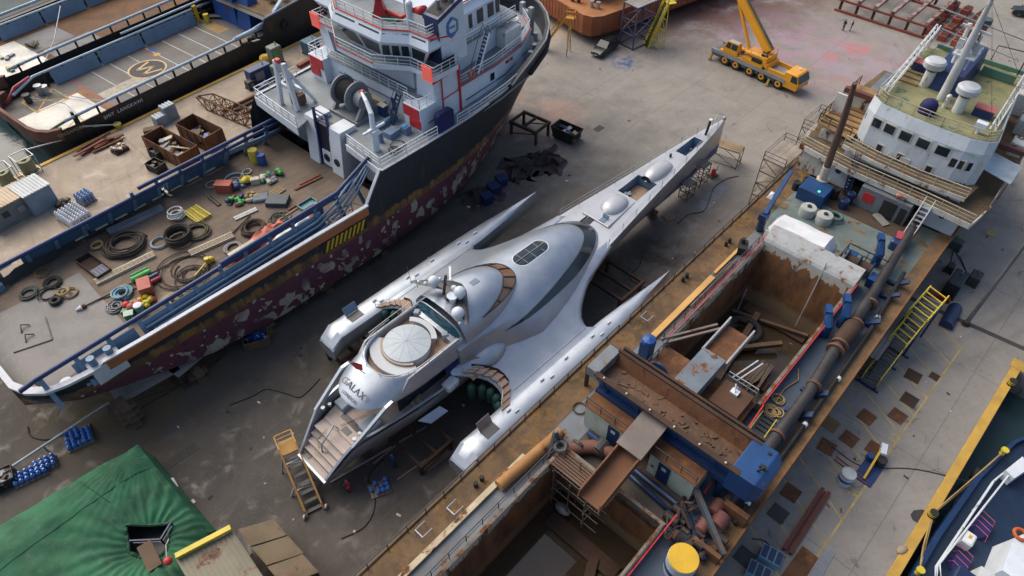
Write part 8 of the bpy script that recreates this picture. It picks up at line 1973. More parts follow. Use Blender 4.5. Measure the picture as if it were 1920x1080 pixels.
# people ------------------------------------------------------------
SKIN = mat('skin', (.42, .24, .16), .6, var=.1, dirt=0, bump=0)
def person(loc, rz, label, top, legs, pose, hair=(.02,.015,.012), extras=None, H=1.75, group=None, hat=None):
 """one continuous skinned body; pose gives joint positions in metres for a 1.75 m figure"""
 k = H/1.75; J = dict(pel=(0,0,.95), chest=(0,0,1.32), neck=(0,0,1.48), head=(.02,0,1.62), crown=(.02,0,1.72), lsh=(0,.19,1.41), rsh=(0,-.19,1.41), lel=(-.02,.27,1.13), rel=(-.02,-.27,1.13), lha=(.06,.28,.88), rha=(.06,-.28,.88), lhip=(0,.1,.9), rhip=(0,-.1,.9), lkn=(.02,.11,.5), rkn=(.02,-.11,.5), lan=(0,.12,.08), ran=(0,-.12,.08), lto=(.2,.14,.04), rto=(.2,-.14,.04))
 J.update(pose); names = list(J); ed = [('pel', 'chest'),('chest', 'neck'),('neck', 'head'),('head', 'crown'),('chest', 'lsh'),('chest', 'rsh'),('lsh', 'lel'),('rsh', 'rel'),('lel', 'lha'),('rel', 'rha'),('pel', 'lhip'),('pel', 'rhip'),('lhip', 'lkn'),('rhip', 'rkn'),('lkn', 'lan'),('rkn', 'ran'),('lan', 'lto'),('ran', 'rto')]
 rad = dict(pel=.15, chest=.16, neck=.065, head=.10, crown=.075, lsh=.075, rsh=.075, lel=.05, rel=.05, lha=.04, rha=.04, lhip=.10, rhip=.10, lkn=.07, rkn=.07, lan=.05, ran=.05, lto=.04, rto=.04)
 me = bpy.data.meshes.new('person'); me.from_pydata([V(J[n])*k for n in names], [(names.index(a), names.index(b_)) for a, b_ in ed], [])
 o = bpy.data.objects.new('person', me); COL.objects.link(o)
 sk = o.modifiers.new('skin', 'SKIN'); o.modifiers.new('sub', 'SUBSURF').levels = 2; o.modifiers['sub'].render_levels = 2
 if not me.skin_vertices: me.attributes.new('skin', 'FLOAT', 'POINT') if False else None
 bm_ = __import__('bmesh').new(); bm_.from_mesh(me); ly = bm_.verts.layers.skin.verify()
 for v in bm_.verts:
  n = names[v.index]; v[ly].radius = (rad[n]*k, rad[n]*k*(.8 if n in ('pel', 'chest') else 1)); v[ly].use_root = n == 'pel'
 bm_.to_mesh(me); bm_.free()
 ev = o.evaluated_get(bpy.context.evaluated_depsgraph_get()); m2 = bpy.data.meshes.new_from_object(ev); o.modifiers.clear(); o.data = m2
 m2.materials.clear()
 for m in (top, legs, SKIN, BLACK, hat or mat('dark_hair', hair, .8, dirt=0, bump=0)): m2.materials.append(m)
 hd = V(J['head'])*k; pz = V(J['pel'])*k; ha = [V(J['lha'])*k, V(J['rha'])*k]; ank = [V(J['lan'])*k, V(J['ran'])*k]
 ax = (hd-pz).normalized()
 for f in m2.polygons:
  c = f.center; t_ = (c-pz).dot(ax); i = 0
  near = min((c-h).length for h in ha)
  if t_ < .02: i = 1
  if min((c-a).length for a in ank) < .11*k or c.z < .1: i = 3
  if near < .10: i = 2
  if (c-hd).length < .17*k: i = 2 if (c-hd).dot(ax) < .05 and c.x > hd.x-.02 else 4
  f.material_index = i; f.use_smooth = True
 o.location = loc; o.rotation_euler = (0, 0, rz); tag(o, label, 'person', group)
 for h, s in zip(ha, (1, -1)):
  b = MB()
  for q in range(4): b.tube([h, h+V((.04,.018*(q-1.5),-.05)), h+V((.06,.018*(q-1.5),-.095+.008*abs(q-1.5)))], .011,5)
  b.tube([h, h+V((.05,-.03*s, -.02)), h+V((.08,-.035*s, -.05))], .012,5); b.build('fingers', SKIN, o)
 b = MB(); b.ball((hd.x+.105*k, 0+hd.y, hd.z), .02, 6)
 for s in (1,-1): b.ball((hd.x+.09*k, hd.y+s*.035, hd.z+.03),.013,6); b.ball((hd.x, hd.y+s*.1*k, hd.z),.025,6)
 b.build('face', SKIN, o)
 return o
DKTOP = mat('dark_jacket', (.012,.014,.018),.8, dirt=0); DKLEG = mat('dark_jeans', (.02,.03,.045),.8, dirt=0)
person(at(1580,57), R(200), 'person in dark clothes standing left of the pair beyond the crane', DKTOP, DKLEG, dict(lha=(.12,.2,.95), lel=(-.02,.3,1.15), ran=(-.1,-.18,.08), rto=(.1,-.2,.04), rkn=(-.02,-.15,.5)), group='pair of people beyond the crane')
person(at(1594,58), R(150), 'person in dark top and blue jeans standing right of the pair beyond the crane', DKTOP, mat('blue_jeans', (.03,.06,.11),.8, dirt=0), dict(lan=(0,.17,.08), lto=(.2,.2,.04)), group='pair of people beyond the crane')
person(at(1892,342), R(250), 'person in pale grey overalls with a dark backpack striding on the right quay', mat('pale_overall', (.34,.34,.36),.8, dirt=.2), mat('pale_overall', (.34,.34,.36)), dict(lkn=(.22,.1,.52), lan=(.25,.12,.08), lto=(.44,.13,.05), rkn=(-.05,-.1,.5), ran=(-.32,-.12,.14), rto=(-.2,-.13,.04), chest=(.1,0,1.3), neck=(.16,0,1.46), head=(.22,0,1.58), crown=(.24,0,1.68), lsh=(.1,.19,1.4), rsh=(.1,-.19,1.4), lel=(-.02,.27,1.15), rel=(.2,-.27,1.15), lha=(.08,.27,.92), rha=(.34,-.22,1.0)), hat=mat('red_helmet', (.5,.12,.05),.4, dirt=0))
b = MB(); b.cbox((0,0,0),(.25,.36,.5),0,0,.06); tag(b.build('backpack', BLACK, None, at(1892,342)+V((.02,.12,1.22)), R(250)), 'dark backpack worn by the person striding on the right quay', 'backpack')
REDSUIT = mat('red_overall', (.5, .02, .05), .7, dirt=.1)
person(at(656,920), R(230), 'person in red overalls standing beside the yacht stern', REDSUIT, REDSUIT, dict(lha=(.2,.2,1.0), rha=(.2,-.2,1.0)), hat=mat('red_helmet', (.5,.12,.05)))
# rusty barge on stands
BF = Frame(11.4, 94.0, 36)
t = thing('rust_barge', 'tall rust-red barge hull standing at the far edge of the yard', 'barge', BF.W(0,0,0), BF.a)
BR = mat('rust_red_hull', (.30,.095,.038),.75, var=.2, dirt=.3, dcol=(.16,.055,.03)); b = MB()
R_ = []
for z, e in ((1.0,.5),(1.5,.08),(3.0,0),(4.3,0)): R_.append([(e+2.0, e, z),(40, e, z),(40,26, z),(e, 26, z),(e, 2.0+e, z),(e+.6, e+.7, z)])
b.loft(R_); b.build('hull', BR, t, smooth=False)
b = MB(); b.prism([(2,.02),(40,.02),(40,26),(.02,26),(.02,2),(.6,.7)], 4.3,4.33); b.build('deck', mat('orange_rust_deck', (.38,.16,.06),.8, var=.25, dirt=.3), t)
b = MB()
for k in range(30): b.box(3+1.2*k, 3.06+1.2*k, -.03,-.001,1.6,4.2); b.box(-.03,-.001,3+.75*k, 3.06+.75*k, 1.6,4.2)
b.build('plate_seam', mat('seam_rust', (.2, .06, .03), .8), t)
b = MB(); b.box(3.8,14,4.0,14,4.33,9); b.build('deck_tower', mat('dark_red_block', (.27,.045,.035),.7, dirt=.3), t, bevel=.05)
for x, y in ((1.6, 6.4), (2.6, 3.2)):
 b = MB()
 for q in (0,.9): b.cyl((x+q*.5, y-q, 4.33),.28,.9,12); b.cyl((x+q*.5, y-q, 5.2),.36,.1,12)
 b.build('bollard_pair', GALV if y < 5 else RUSTY, t)
b = MB(); b.cbox((2.2,11.5,4.5),(2.6,1.4,.3),.4,0,.1); b.cbox((1.2,13.4,4.6),(1.5,1.2,.5),0,0,.15); b.build('white_sheet', CLOTH, t)
for x, y in ((3, 3), (3, 12), (12, 3), (22, 3), (12, 12)):
 b = MB(); b.box(x-.6, x+.6, y-.6, y+.6, 0, 1.0); b.build('stand', RUSTDARK, t)
def scaffold(loc, rz, L, W, H, label, m, lifts=3, deck=None, name='scaffold_tower', group=None, rail=True, r=.06):
 t = thing(name, label, 'scaffold', loc, rz, group); b = MB()
 for x in (-L/2, L/2):
  for y in (-W/2, W/2): b.bar((x, y, 0), (x, y, H+(1.0 if rail else 0)), r*1.3)
 b.build('standard', m, t); b = MB(); dz = H/lifts
 for i in range(lifts+1):
  z = dz*i+.15*(i == 0)
  for y in (-W/2, W/2): b.bar((-L/2, y, z), (L/2, y, z), r)
  for x in (-L/2, L/2): b.bar((x, -W/2, z), (x, W/2, z), r)
  if rail and i == lifts:
   for zz in (.5, 1.):
    for y in (-W/2, W/2): b.bar((-L/2, y, z+zz), (L/2, y, z+zz), r)
    for x in (-L/2, L/2): b.bar((x, -W/2, z+zz), (x, W/2, z+zz), r)
 b.build('ledger', m, t); b = MB()
 for i in range(lifts):
  s = 1 if i % 2 else -1
  for y in (-W/2, W/2): b.bar((-L/2*s, y, dz*i), (L/2*s, y, dz*(i+1)), r*.9)
  for x in (-L/2, L/2): b.bar((x, -W/2*s, dz*i), (x, W/2*s, dz*(i+1)), r*.9)
 b.build('brace', m, t); b = MB()
 for i in range(1, lifts+1):
  if deck is None and i < lifts: continue
  for k in range(4): b.box(-L/2, L/2,-W/2+W*k/4+.02,-W/2+W*(k+1)/4-.02, dz*i+.05, dz*i+.1)
 b.build('platform', deck or mat('grey_boards', (.30,.28,.26),.8, dirt=.4), t); return t
BLUEVIO = mat('violet_blue_tube', (.06,.06,.13),.55, dirt=.3, dcol=(.15,.12,.12), rust=.2)
scaffold(at(1192,80), R(40),4.2,2.6,6.2, 'tall violet-blue scaffold tower against the rust-red barge', BLUEVIO, 3, r=.13, rail=False)
def stair_tower(foot, top, w, label, m, legs, name='access_stair'):
 t = thing(name, label, 'stair', foot, 0); d = top-foot; side = V((-d.y, d.x, 0)).normalized()*w/2; z0 = foot
 b = MB()
 for s in (1,-1): b.bar(side*s, d+side*s, .12,.3); b.bar(side*s+V((0,0,1)), d+side*s+V((0,0,1)),.08)
 n = max(6, int(d.z/.28))
 for s in (1, -1):
  for i in range(0, n+1, 3): q = d*(i/n)+side*s; b.bar(q, q+V((0, 0, 1)), .06)
 b.build('stringer', m, t); b = MB()
 for i in range(n): q = d*((i+.5)/n); b.bar(q-side, q+side, .28, .05)
 b.build('tread', DARK, t)
 h = V((d.x, d.y, 0)).normalized(); b = MB(); pl = [d+side, d-side, d-side+h*1.3, d+side+h*1.3]
 b.hexa([*pl, *[p+V((0,0,.1)) for p in pl]]); b.rail([pl[0], pl[3], pl[2], pl[1]], 1.05,.045,1.2,2); b.build('landing', m if m is not GALV else mat('dull_amber', (.40,.21,.04),.6, dirt=.4), t)
 b = MB()
 for lx in legs:
  for s in (1,-1): q = d*lx[0]+side*s+h*lx[1]; f = V((q.x, q.y, 0))+side*s*.8; b.bar(q, f, .12)
  for k in (.3,.6): q0, q1 = d*lx[0]+side+h*lx[1], d*lx[0]-side+h*lx[1]; f0, f1 = V((q0.x, q0.y, 0)), V((q1.x, q1.y, 0)); b.bar(q0.lerp(f0, k), q1.lerp(f1, k),.08); b.bar(q0.lerp(f0, k), q1.lerp(f1, k+.3),.07)
 b.build('leg', m, t); return t
stair_tower(at(1212,88), at(1250,6,6.2),1.2, 'yellow inclined access stair on splayed legs right of the scaffold tower', LEMON, ((.9,.3),(.55,0)))
stair_tower(at(1015,92,0), at(1062,32,5.4),1.0, 'orange access stair at the left end of the rust-red barge', mat('amber_paint', (.55,.27,.03),.5, dirt=.3),((1.0,.6),))
# dark SUV
def car(loc, rz, label):
 t = thing('parked_car', label, 'car', loc, rz); P_ = mat('black_car_paint', (.006,.009,.011),.35, var=.1, dirt=.1, coat=.2, bump=0)
 b = MB(); S_ = []
 for x, zl, zh, w in ((-2.4,.5,1.05,.86),(-2.3,.35,1.15,.95),(-1.0,.3,1.18,.97),(.9,.3,1.12,.97),(2.1,.33,1.0,.93),(2.4,.45,.85,.82)): S_.append([(x, -w, zl),(x, -w*1.0,(zl+zh)/2),(x, -w*.92, zh),(x, w*.92, zh),(x, w, (zl+zh)/2),(x, w, zl)])
 b.loft(S_); b.build('body', P_, t, smooth='auto')
 b = MB(); b.loft([[(-2.25,-.86,1.12),(1.0,-.86,1.1),(1.0,.86,1.1),(-2.25,.86,1.12)], [(-1.95,-.72,1.72),(.1,-.72,1.74),(.1,.72,1.74),(-1.95,.72,1.72)]]); cb = b.build('cabin', WINGLASS, t)
 b = MB(); b.box(-1.95,.1,-.7,.7,1.735,1.77); b.bar((-1.9,.6,1.8),(0,.6,1.8),.05); b.bar((-1.9,-.6,1.8),(0,-.6,1.8),.05); b.build('roof', P_, t)
 for x in (-1.45, 1.45):
  for s in (1, -1):
   b = MB(); b.lathe((x, s*.88,.36), [(.2,-.12*s),(.36,-.12*s),(.36,.1*s),(.24,.12*s)], 18, 'y'); w_ = b.build('wheel', BLACK, t); b = MB(); b.lathe((x, s*.88,.36), [(.23,.09*s),(.2,.125*s),(.02,.1*s)], 14, 'y'); b.build('rim', GALV, w_)
 for s in (1, -1):
  b = MB(); b.cbox((2.36, s*.62,.8),(.1,.3,.14)); b.build('headlight', CREAM, t); b = MB(); b.cbox((1.0, s*1.05,1.15),(.12,.16,.12)); b.build('mirror', P_, t)
 b = MB(); b.cbox((2.43,0,.5),(.03,.5,.12)); b.build('number_plate', WHITE, t); return t
car(at(1133, 97), R(-128), 'black sport utility car parked beneath the rust-red barge')
car(at(1925, 30), R(160), 'dark car partly in view at the top right corner')
# far right: steel trestles and rows of red blocks
b0 = at(1680,30); t = thing('steel_trestle', 'row of long grey beams on dark trestle legs beyond the red blocks', 'trestle', b0, R(47))
for k in range(6):
 b = MB(); y = 7.4-2.6*k; b.bar((-4.5, y, 2.1),(9, y, 2.1),.5,.5); b.build('beam', mat('pale_beam', (.32,.26,.23),.7, dirt=.4, rust=.5, rcol=(.20,.06,.035)), t)
 b = MB(); b.bar((-4.2, y, 0),(-4.2, y, 1.9),.35); b.bar((8, y, 0),(8, y, 1.9),.35); b.build('leg', RUSTDARK, t)
b = MB(); b.bar((-4.6,8,.15),(-4.6,-6.4,.15),.4,.3); b.bar((3,8,1.7),(3,-6.4,1.7),.35,.3); b.bar((-4.4,8,1.7),(-4.4,-6.4,1.7),.3,.25); b.build('cross_beam', REDOX, t)
RB = mat('red_block_paint', (.33, .075, .045), .7, var=.2, dirt=.3)
for ri, (p, q) in enumerate((((1740,62),(1788,15)),((1765,74),(1812,24)),((1790,84),(1836,36)))):
 a, c = at(*p), at(*q); d = c-a
 for k in range(7):
  b = MB(); h = .9+.5*(k % 2); b.cbox((0,0, h/2),(1.5,1.1, h),0,0,.05); o = b.build('keel_block', RB, None, a+d*(k/6), math.atan2(d.y, d.x))
  tag(o, ['red keel block in the row nearest the trestles', 'red keel block in the middle of three rows', 'red keel block in the row nearest the dredger mast'][ri], 'keel block', ['red block row by the trestles', 'middle red block row', 'red block row by the mast'][ri])
  b = MB(); b.box(-.5, .5, -.35, .35, h, h+.1); b.build('cap', RUSTDARK, o)
# ================================================================== right quay
t = thing('lamp_post', 'tall grey lamp post on a bolted foot on the right quay', 'lamp post', at(1810,608),0)
b = MB(); b.tube([(0,0,0),(0,0,12)], [.2,.13], 12); b.build('pole', mat('lamp_grey', (.17,.18,.19),.5, metal=.3, dirt=.2), t, smooth='auto')
b = MB(); b.cyl((0,0,.004),.42,.05,10); b.cyl((0,0,.05),.3,.3,10); b.build('foot', RUSTDARK, t)
b = MB(); b.bar((0,0,11.9),(1.6,.4,12.2),.12); b.cbox((1.8,.45,12.2),(.8,.3,.15)); b.build('lamp_arm', GALV, t)
# yellow and navy shore gangway in flights
def gflight(p, q, z0, z1, w, label, cage):
 a, c = at(*p, z0), at(*q, z1); d = c-a; h = V((d.x, d.y, 0)).normalized(); s_ = V((-h.y, h.x, 0))*w/2
 t = thing('gangway', label, 'gangway', a, 0, 'shore gangway flights'); b = MB()
 for s in (1,-1): b.bar(s_*s, d+s_*s, .12,.25); b.bar(s_*s-V((0,0,0)), s_*s-V((0,0, a.z)),.12); b.bar(d+s_*s, d+s_*s-V((0,0, c.z)),.12)
 b.bar(s_*1.6-V((0,0, a.z-.1)), s_*-1.6-V((0,0, a.z-.1)),.14); b.build('frame', BLUE, t)
 b = MB(); n = int(d.length/.35)
 for i in range(n): m_ = d*((i+.5)/n); b.bar(m_-s_*.95, m_+s_*.95, .26, .04)
 b.build('tread', mat('grey_tread', (.12, .125, .13), .7, dirt=.4), t); b = MB()
 for s in (1, -1):
  for hh in (.55, 1.05): b.bar(s_*s+V((0, 0, hh)), d+s_*s+V((0, 0, hh)), .08)
  for i in range(7): m_ = d*(i/6)+s_*s; b.bar(m_, m_+V((0, 0, 1.05)), .07)
 if cage:
  for i in range(5): m_ = d*((i+.4)/5); b.bar(m_-s_+V((0,0,1.05)), m_+d*.08+s_+V((0,0,1.05)),.08)
 b.build('guard_rail', LEMON, t)
gflight((1628,718),(1676,655),.5,1.6,1.3, 'lowest navy flight of the shore gangway with few yellow rails', False)
gflight((1674,655),(1715,605),2.0,3.4,1.4, 'middle flight of the shore gangway with yellow rails', True)
gflight((1712,605),(1752,560),3.9,4.6,1.6, 'topmost flight of the shore gangway with a yellow cage', True)
scaffold(at(1640,660), R(47),7,1.4,2.6, 'low rusty scaffold along the dredger side under the gangway', RUSTDARK, 2, rail=False, name='staging')
machine(1782,545,2.6,1.2,1.9, mat('black_blue_unit', (.012,.02,.028),.5, dirt=.2), 'black welding generator by the gangway head', R(47)); machine(1822,530,1.4,1.0,1.2, DARK, 'small black unit right of the welding generator', R(47)); machine(1778,508,.9,.7,.9, DARK, 'little dark unit behind the welding generator', R(47)); machine(1785,462,1.0,1.6,1.0, mat('green_grey_unit', (.06,.09,.08),.6, dirt=.3), 'dark rack with a green top by the dredger edge', R(47), LIME, 'rack', 'rack')
b = MB(); R_ = [[(-1.5,.62*math.cos(math.pi*j/8),.15+.75*math.sin(math.pi*j/8)) for j in range(9)], [(1.5,.62*math.cos(math.pi*j/8),.15+.75*math.sin(math.pi*j/8)) for j in range(9)]]
b.loft(R_); tag(b.build('half_drum', NAVY, None, at(1780,598), R(50), smooth='auto'), 'navy half round trough lying upturned near the lamp post', 'trough')
b = MB(); b.bar((-1,0,.25),(1,0,.25),.5,.5); tag(b.build('crimson_bundle', mat('crimson_bin', (.30,.02,.03)), None, at(1757,560), R(-30)), 'crimson bundle between the gangway and the welding generator', 'bundle')
drum(1581,903,0,.55,1.35, mat('white_blue_drum', (.45,.5,.52)), 'white drum with a blue band on the painted lines', group=None)
b = MB(); b.lathe((0,0,.55), [(.575,0),(.575,.32)], 18); o = tag(b.build('drum_band', BRIGHTBLUE, None, at(1581,903)), 'blue band round the white drum on the painted lines', 'band')
o.parent = bpy.data.objects[[x.name for x in bpy.data.objects if x.get('label', '') == 'white drum with a blue band on the painted lines'][0]]; o.location = (0,0,0); del o['label'], o['category']
t = thing('jib_machine', 'navy base plate carrying a yellow arm and a black drum beside the white drum', 'machine', at(1630,882), R(45))
b = MB(); b.box(-1.4,1.4,-.7,.7,0,.12); b.build('base_plate', BLUE, t); b = MB(); b.bar((-1.2,0,.3),(1.9,.2,1.1),.16); b.build('arm', YELLOW, t); b = MB(); b.cyl((1.0,-.3,.1),.4,.7,14); b.build('drum', BLACK, t); b = MB(); b.bar((1.3,-.1,.9),(2.2,.2,1.0),.45); b.build('arm_head', WHITE, t); b = MB(); b.cyl((.9,.5,.12),.3,.5,12); b.build('motor', GANTRY, t)
for s in (0, .35):
 b = MB(); b.bar((-1.6, s, .1),(1.2, s, .1),.07); tag(b.build('thin_bar', REDOX, None, at(1597,888), R(-50)),('thin red bar next to the white drum' if s == 0 else 'second thin red bar nearer the navy base plate'), 'bar')
b = MB(); a, c = at(1474, 1036), at(1547, 922); d = c-a
for y in (-.25,.25): b.box(-d.length/2, d.length/2, y-.13, y+.13,0,.04); b.box(-d.length/2, d.length/2, y-.03, y+.03,.04,.3); b.box(-d.length/2, d.length/2, y-.13, y+.13,.3,.34)
b.box(-d.length/2, d.length/2,-.05,.05,.1,.14); tag(b.build('steel_beam', mat('red_brown_beam', (.14,.035,.025),.75, dirt=.3), None, (a+c)/2, math.atan2(d.y, d.x)), 'long red-brown steel beam on the painted lines', 'beam')
for i, (u, v, m, lab) in enumerate(((1483,924, RUSTY, 'rust plate left of the long red-brown beam'),(1459,963, DARK, 'dark plate left of the lower end of the long beam'),(1396,1044, DARK, 'dark plate nearest the bottom edge'),(1550,838, RUSTY, 'rust plate level with the gantry head'),(1592,823, RUSTY, 'rust plate in the middle of the painted bays'),(1640,842, RUSTY, 'rust plate just behind the navy base plate'),(1557,795, mat('ochre_plate', (.26,.15,.06),.8, dirt=.5), 'ochre plate against the dredger edge'),(1625,782, RUSTY, 'rust plate below the low scaffold'),(1683,780, RUSTY, 'rust plate beside the long yellow line'),(1705,750, RUSTDARK, 'dark rust plate near the foot of the gangway'),(1712,705, RUSTDARK, 'dark rust plate with the gangway foot beside it'),(1752,706, RUSTDARK, 'small dark plate past the gangway foot'),(1858,438, mat('yellow_tread_plate', (.42,.30,.06),.7, dirt=.4), 'small yellow tread plate on the far right quay'))):
 b = MB(); w_ = 1.3 if i < 11 else .8; b.cbox((0,0,.02),(w_, w_*.95,.03)); tag(b.build('steel_plate', m, None, at(u, v, .006+.0), R(45+rnd(-6,6))), lab, 'plate', 'loose steel plates on the right quay')
b = MB(); b.cbox((0,0,.03),(3.2,1.4,.05)); tag(b.build('rust_sheet', RUSTY, None, at(1500,1066), R(45)), 'long rust sheet at the bottom edge by the bar bundle', 'sheet')
b = MB()
for k in range(9): b.bar((-2,-.3+.09*k, .06+.05*(k % 2)),(2,-.3+.08*k, .06+.05*(k % 2)),.05)
tag(b.build('bar_bundle', GALV, None, at(1535,1070), R(48)), 'bundle of grey bars at the bottom edge', 'bars')
for u, v, lab in ((1442,1048, 'pale blue battery rack with cables, upper of two'),(1418,1078, 'grey battery rack cut by the bottom edge, lower of two')):
 t = thing('battery_rack', lab, 'battery rack', at(u, v), R(-33), 'battery racks on the quay'); b = MB(); b.box(-.75,.75,-.55,.55,0,.75); b.build('case', mat('pale_blue_case', (.16,.36,.50),.4, dirt=.2), t)
 b = MB()
 for k in range(3): b.box(-.68+.5*k, -.28+.5*k, -.48, .48, .755, .8)
 b.build('terminal_strip', NAVY, t)
for pts, lab in ((((1300,1075),(1395,960),(1410,930)), 'thin black cable by the dark plates'),(((1560,838),(1620,875),(1720,880),(1850,912)), 'black cable crossing the quay to the water edge'),(((1800,480),(1812,510),(1790,470),(1782,500)), 'loose black cable beside the welding generator'),(((1410,1010),(1435,1015),(1455,1040),(1445,1030)), 'brown cable looped over the battery racks')):
 b = MB(); b.tube(flow([at(u, v, .05) for u, v in pts]),.035,5); tag(b.build('cable', BLACK), lab, 'cable')
for u, v, lab in ((1745,968, 'black and yellow bollard at the lower quay corner'),(1893,722, 'black and yellow bollard at the upper quay corner')):
 t = thing('quay_bollard', lab, 'bollard', at(u, v), R(45), 'bollards on the right quay'); b = MB(); b.cyl((0,0,.1),.3,.6,12); b.build('post', BLACK, t); b = MB(); b.cyl((0,0,.3),.31,.1,12); b.cyl((0,0,.5),.31,.1,12); b.build('band', LEMON, t)
for u, v, r in ((1738, 968, .9),):
 b = MB(); b.poly([tuple(V((r*math.cos(a), r*.7*math.sin(a),.012))) for a in [k*.7 for k in range(9)]]); tag(b.build('oil_rag', DARK, None, at(u-8, v+2)), 'dark rag on the concrete by the lower bollard', 'rag')
b = MB(); b.ball((0,0,.15),.4,8,(1.3,.7,.4)); tag(b.build('stone_lump', mat('tan_lump', (.35,.28,.2),.9), None, at(1690,1032),.5), 'tan lump of debris near the lower water edge', 'debris')
# ------------------------------------------------------------------ blue boat alongside
p0 = at(1700, 1075); BT = Frame(p0.x, p0.y, 45.2).shift(0, .9)
t = thing('harbour_boat', 'dark blue boat with white rails moored at the right quay', 'boat', BT.W(0,0, WZ), BT.a); z0 = -WZ
DKB = mat('deep_blue_deck', (.004, .020, .055), .5, var=.25, dirt=.15)
def bb(mb, nm, m, **k): mb.v = [(x, y, z+z0) for x, y, z in mb.v]; return mb.build(nm, m, t, **k)
ol = [(-16,-1.0),(4,-1.1),(11,-1.5),(16,-2.4),(20,-4.2),(22.5,-7),(20,-10),(11,-12),(-16,-12.4)]
b = MB(); R_ = [[(x, -6.8+(y+6.8)*.8,-4) for x, y in ol], [(x, y, -.6) for x, y in ol], [(x, y, .5) for x, y in ol], [(x, -6.8+(y+6.8)*.93,.5) for x, y in ol]]
b.loft(R_, ring=True, caps=False); bb(b, 'hull', mat('blue_hull', (.008,.032,.10),.35, var=.2, dirt=.2)); b = MB(); b.poly([(x, -6.8+(y+6.8)*.95,.1) for x, y in reversed(ol)]); bb(b, 'deck', DKB)
b = MB()
for h in (.35,.65,.95): b.tube([(2.0,-5.2,.1+h),(.4,-2.5,.1+h),(1.6,-2.1,.1+h),(11.2,-2.6,.1+h),(14.5,-3.4,.1+h)] if h < .9 else [(2.2,-5.2,.1+h),(.6,-2.6,.1+h),(1.6,-2.1,.1+h),(14.5,-3.4,.1+h)], .07,6)
for x, y in ((.8,-2.8),(3,-2.2),(5.5,-2.3),(8,-2.4),(11,-2.6),(14.4,-3.4)): b.bar((x, y, .1),(x, y, 1.1),.08)
bb(b, 'guard_rail', WHITE); b = MB(); b.hexa([(12.2,-2.8,.2),(14.8,-3.6,.2),(14.5,-4.3,.2),(11.9,-3.5,.2),(12.2,-2.8,1.3),(14.8,-3.6,1.3),(14.5,-4.3,1.3),(11.9,-3.5,1.3)]); bb(b, 'bow_screen', WHITE)
b = MB(); b.loft([[(3.0,-10,.1),(6.5,-10,.1),(7.6,-8,.1),(7.6,-5.2,.1),(6.2,-4.5,.1),(3.0,-4.7,.1)], [(3.0,-10,2.6),(6.2,-10,2.6),(7.2,-8,2.6),(7.2,-5.4,2.6),(5.9,-4.8,2.6),(3.0,-5,2.6)]]); bb(b, 'wheelhouse', WHITE)
b = MB(); b.hexa([(-3,-10,.1),(3.0,-10,.1),(3.0,-3.9,.1),(-3,-3.9,.1),(-3,-10,1.7),(3.0,-10,1.7),(3.0,-4.1,1.7),(-3,-4.1,1.7)]); bb(b, 'coach_roof', mat('pale_roof_white', (.55,.58,.58),.5, dirt=.1)); b = MB(); b.box(-1.2,1.9,-5.6,-2.9,.2,2.0); bb(b, 'engine_box', NAVY, bevel=.15)
for x, y in ((-.2, -4.6), (.7, -4.3)):
 b = MB(); b.cyl((x, y, 2.0), .22, .05, 14); bb(b, 'vent_cap', GREY)
b = MB(); b.box(6.7,7.4,-6.8,-5.4,1.2,2.2); b.box(8.0-1.0,8.1-.6,-5.5,-4.8,1.2,2.2); bb(b, 'boat_window', WINGLASS); b = MB(); b.torus((6.4,-5.0,2.72),.4,.12,18,8); bb(b, 'lifebuoy', ORANGE)
for x, y, lab in ((3.1, -3.2, 'lower'), (6.9, -3.35, 'upper')):
 b = MB(); R_ = []
 for i in range(9): a = math.pi*i/8; R_.append([(-1.05+2.1*i/8,-.62*math.sin(a)**.5-.02,0),(-1.05+2.1*i/8,-.5*math.sin(a)**.5,.65*math.sin(a)**.6),(-1.05+2.1*i/8,.5*math.sin(a)**.5,.65*math.sin(a)**.6),(-1.05+2.1*i/8,.62*math.sin(a)**.5+.02,0)])
 b.loft(R_); o = tag(b.build('covered_raft', BLUECOVER, None, BT.W(x, y, .12), BT.a, smooth='auto'), 'purple-blue covered bundle lashed with pink cord, %s of two on the boat' % lab, 'bundle', 'covered bundles on the blue boat')
 b = MB()
 for k in range(4): x0 = -.8+.5*k; b.tube([(x0,-.62,.05),(x0+.1,-.45,.68),(x0+.35,.45,.7),(x0+.5,.62,.05)], .025,4)
 b.build('lashing', mat('pink_cord', (.6, .12, .25), .6, dirt=0), o)
b = MB(); b.cbox((0,0,.45),(1.1,.8,.9),0,0,.1); o = tag(b.build('white_canister', CLOTH, None, BT.W(5.0,-2.9,.12), BT.a), 'white canister with an orange mark between the two covered bundles', 'canister'); b = MB(); b.cbox((.1,0,.92),(.3,.2,.03)); b.build('mark', YELLOW, o)
for x, y, lab in ((.2, -1.35, 'lower'), (14.2, -2.2, 'upper')):
 b = MB(); b.cyl((0,0,0),.2,.5,10); b.cyl((0,0,.5),.28,.14,12); tag(b.build('boat_bollard', LEMON, None, BT.W(x, y, .5)), 'yellow topped bollard on the blue boat, %s one in the photo' % lab, 'bollard')
for p, q in (((1745, 965), BT.W(14.2, -2.2, .9)), ((1745, 975), BT.W(.2, -1.35, .9))):
 a = at(*p, .4); b = MB(); b.tube([a, a.lerp(q, .5)-V((0,0,.35)), q], .06,5); b.tube([a+V((.1,0,0)), a.lerp(q, .5)-V((-.2,0,.5)), q], .05,5); tag(b.build('mooring_line', ROPETAN), 'tan mooring line from the lower bollard to the %s end of the blue boat' % ('far' if p[1] < 970 else 'near'), 'rope')
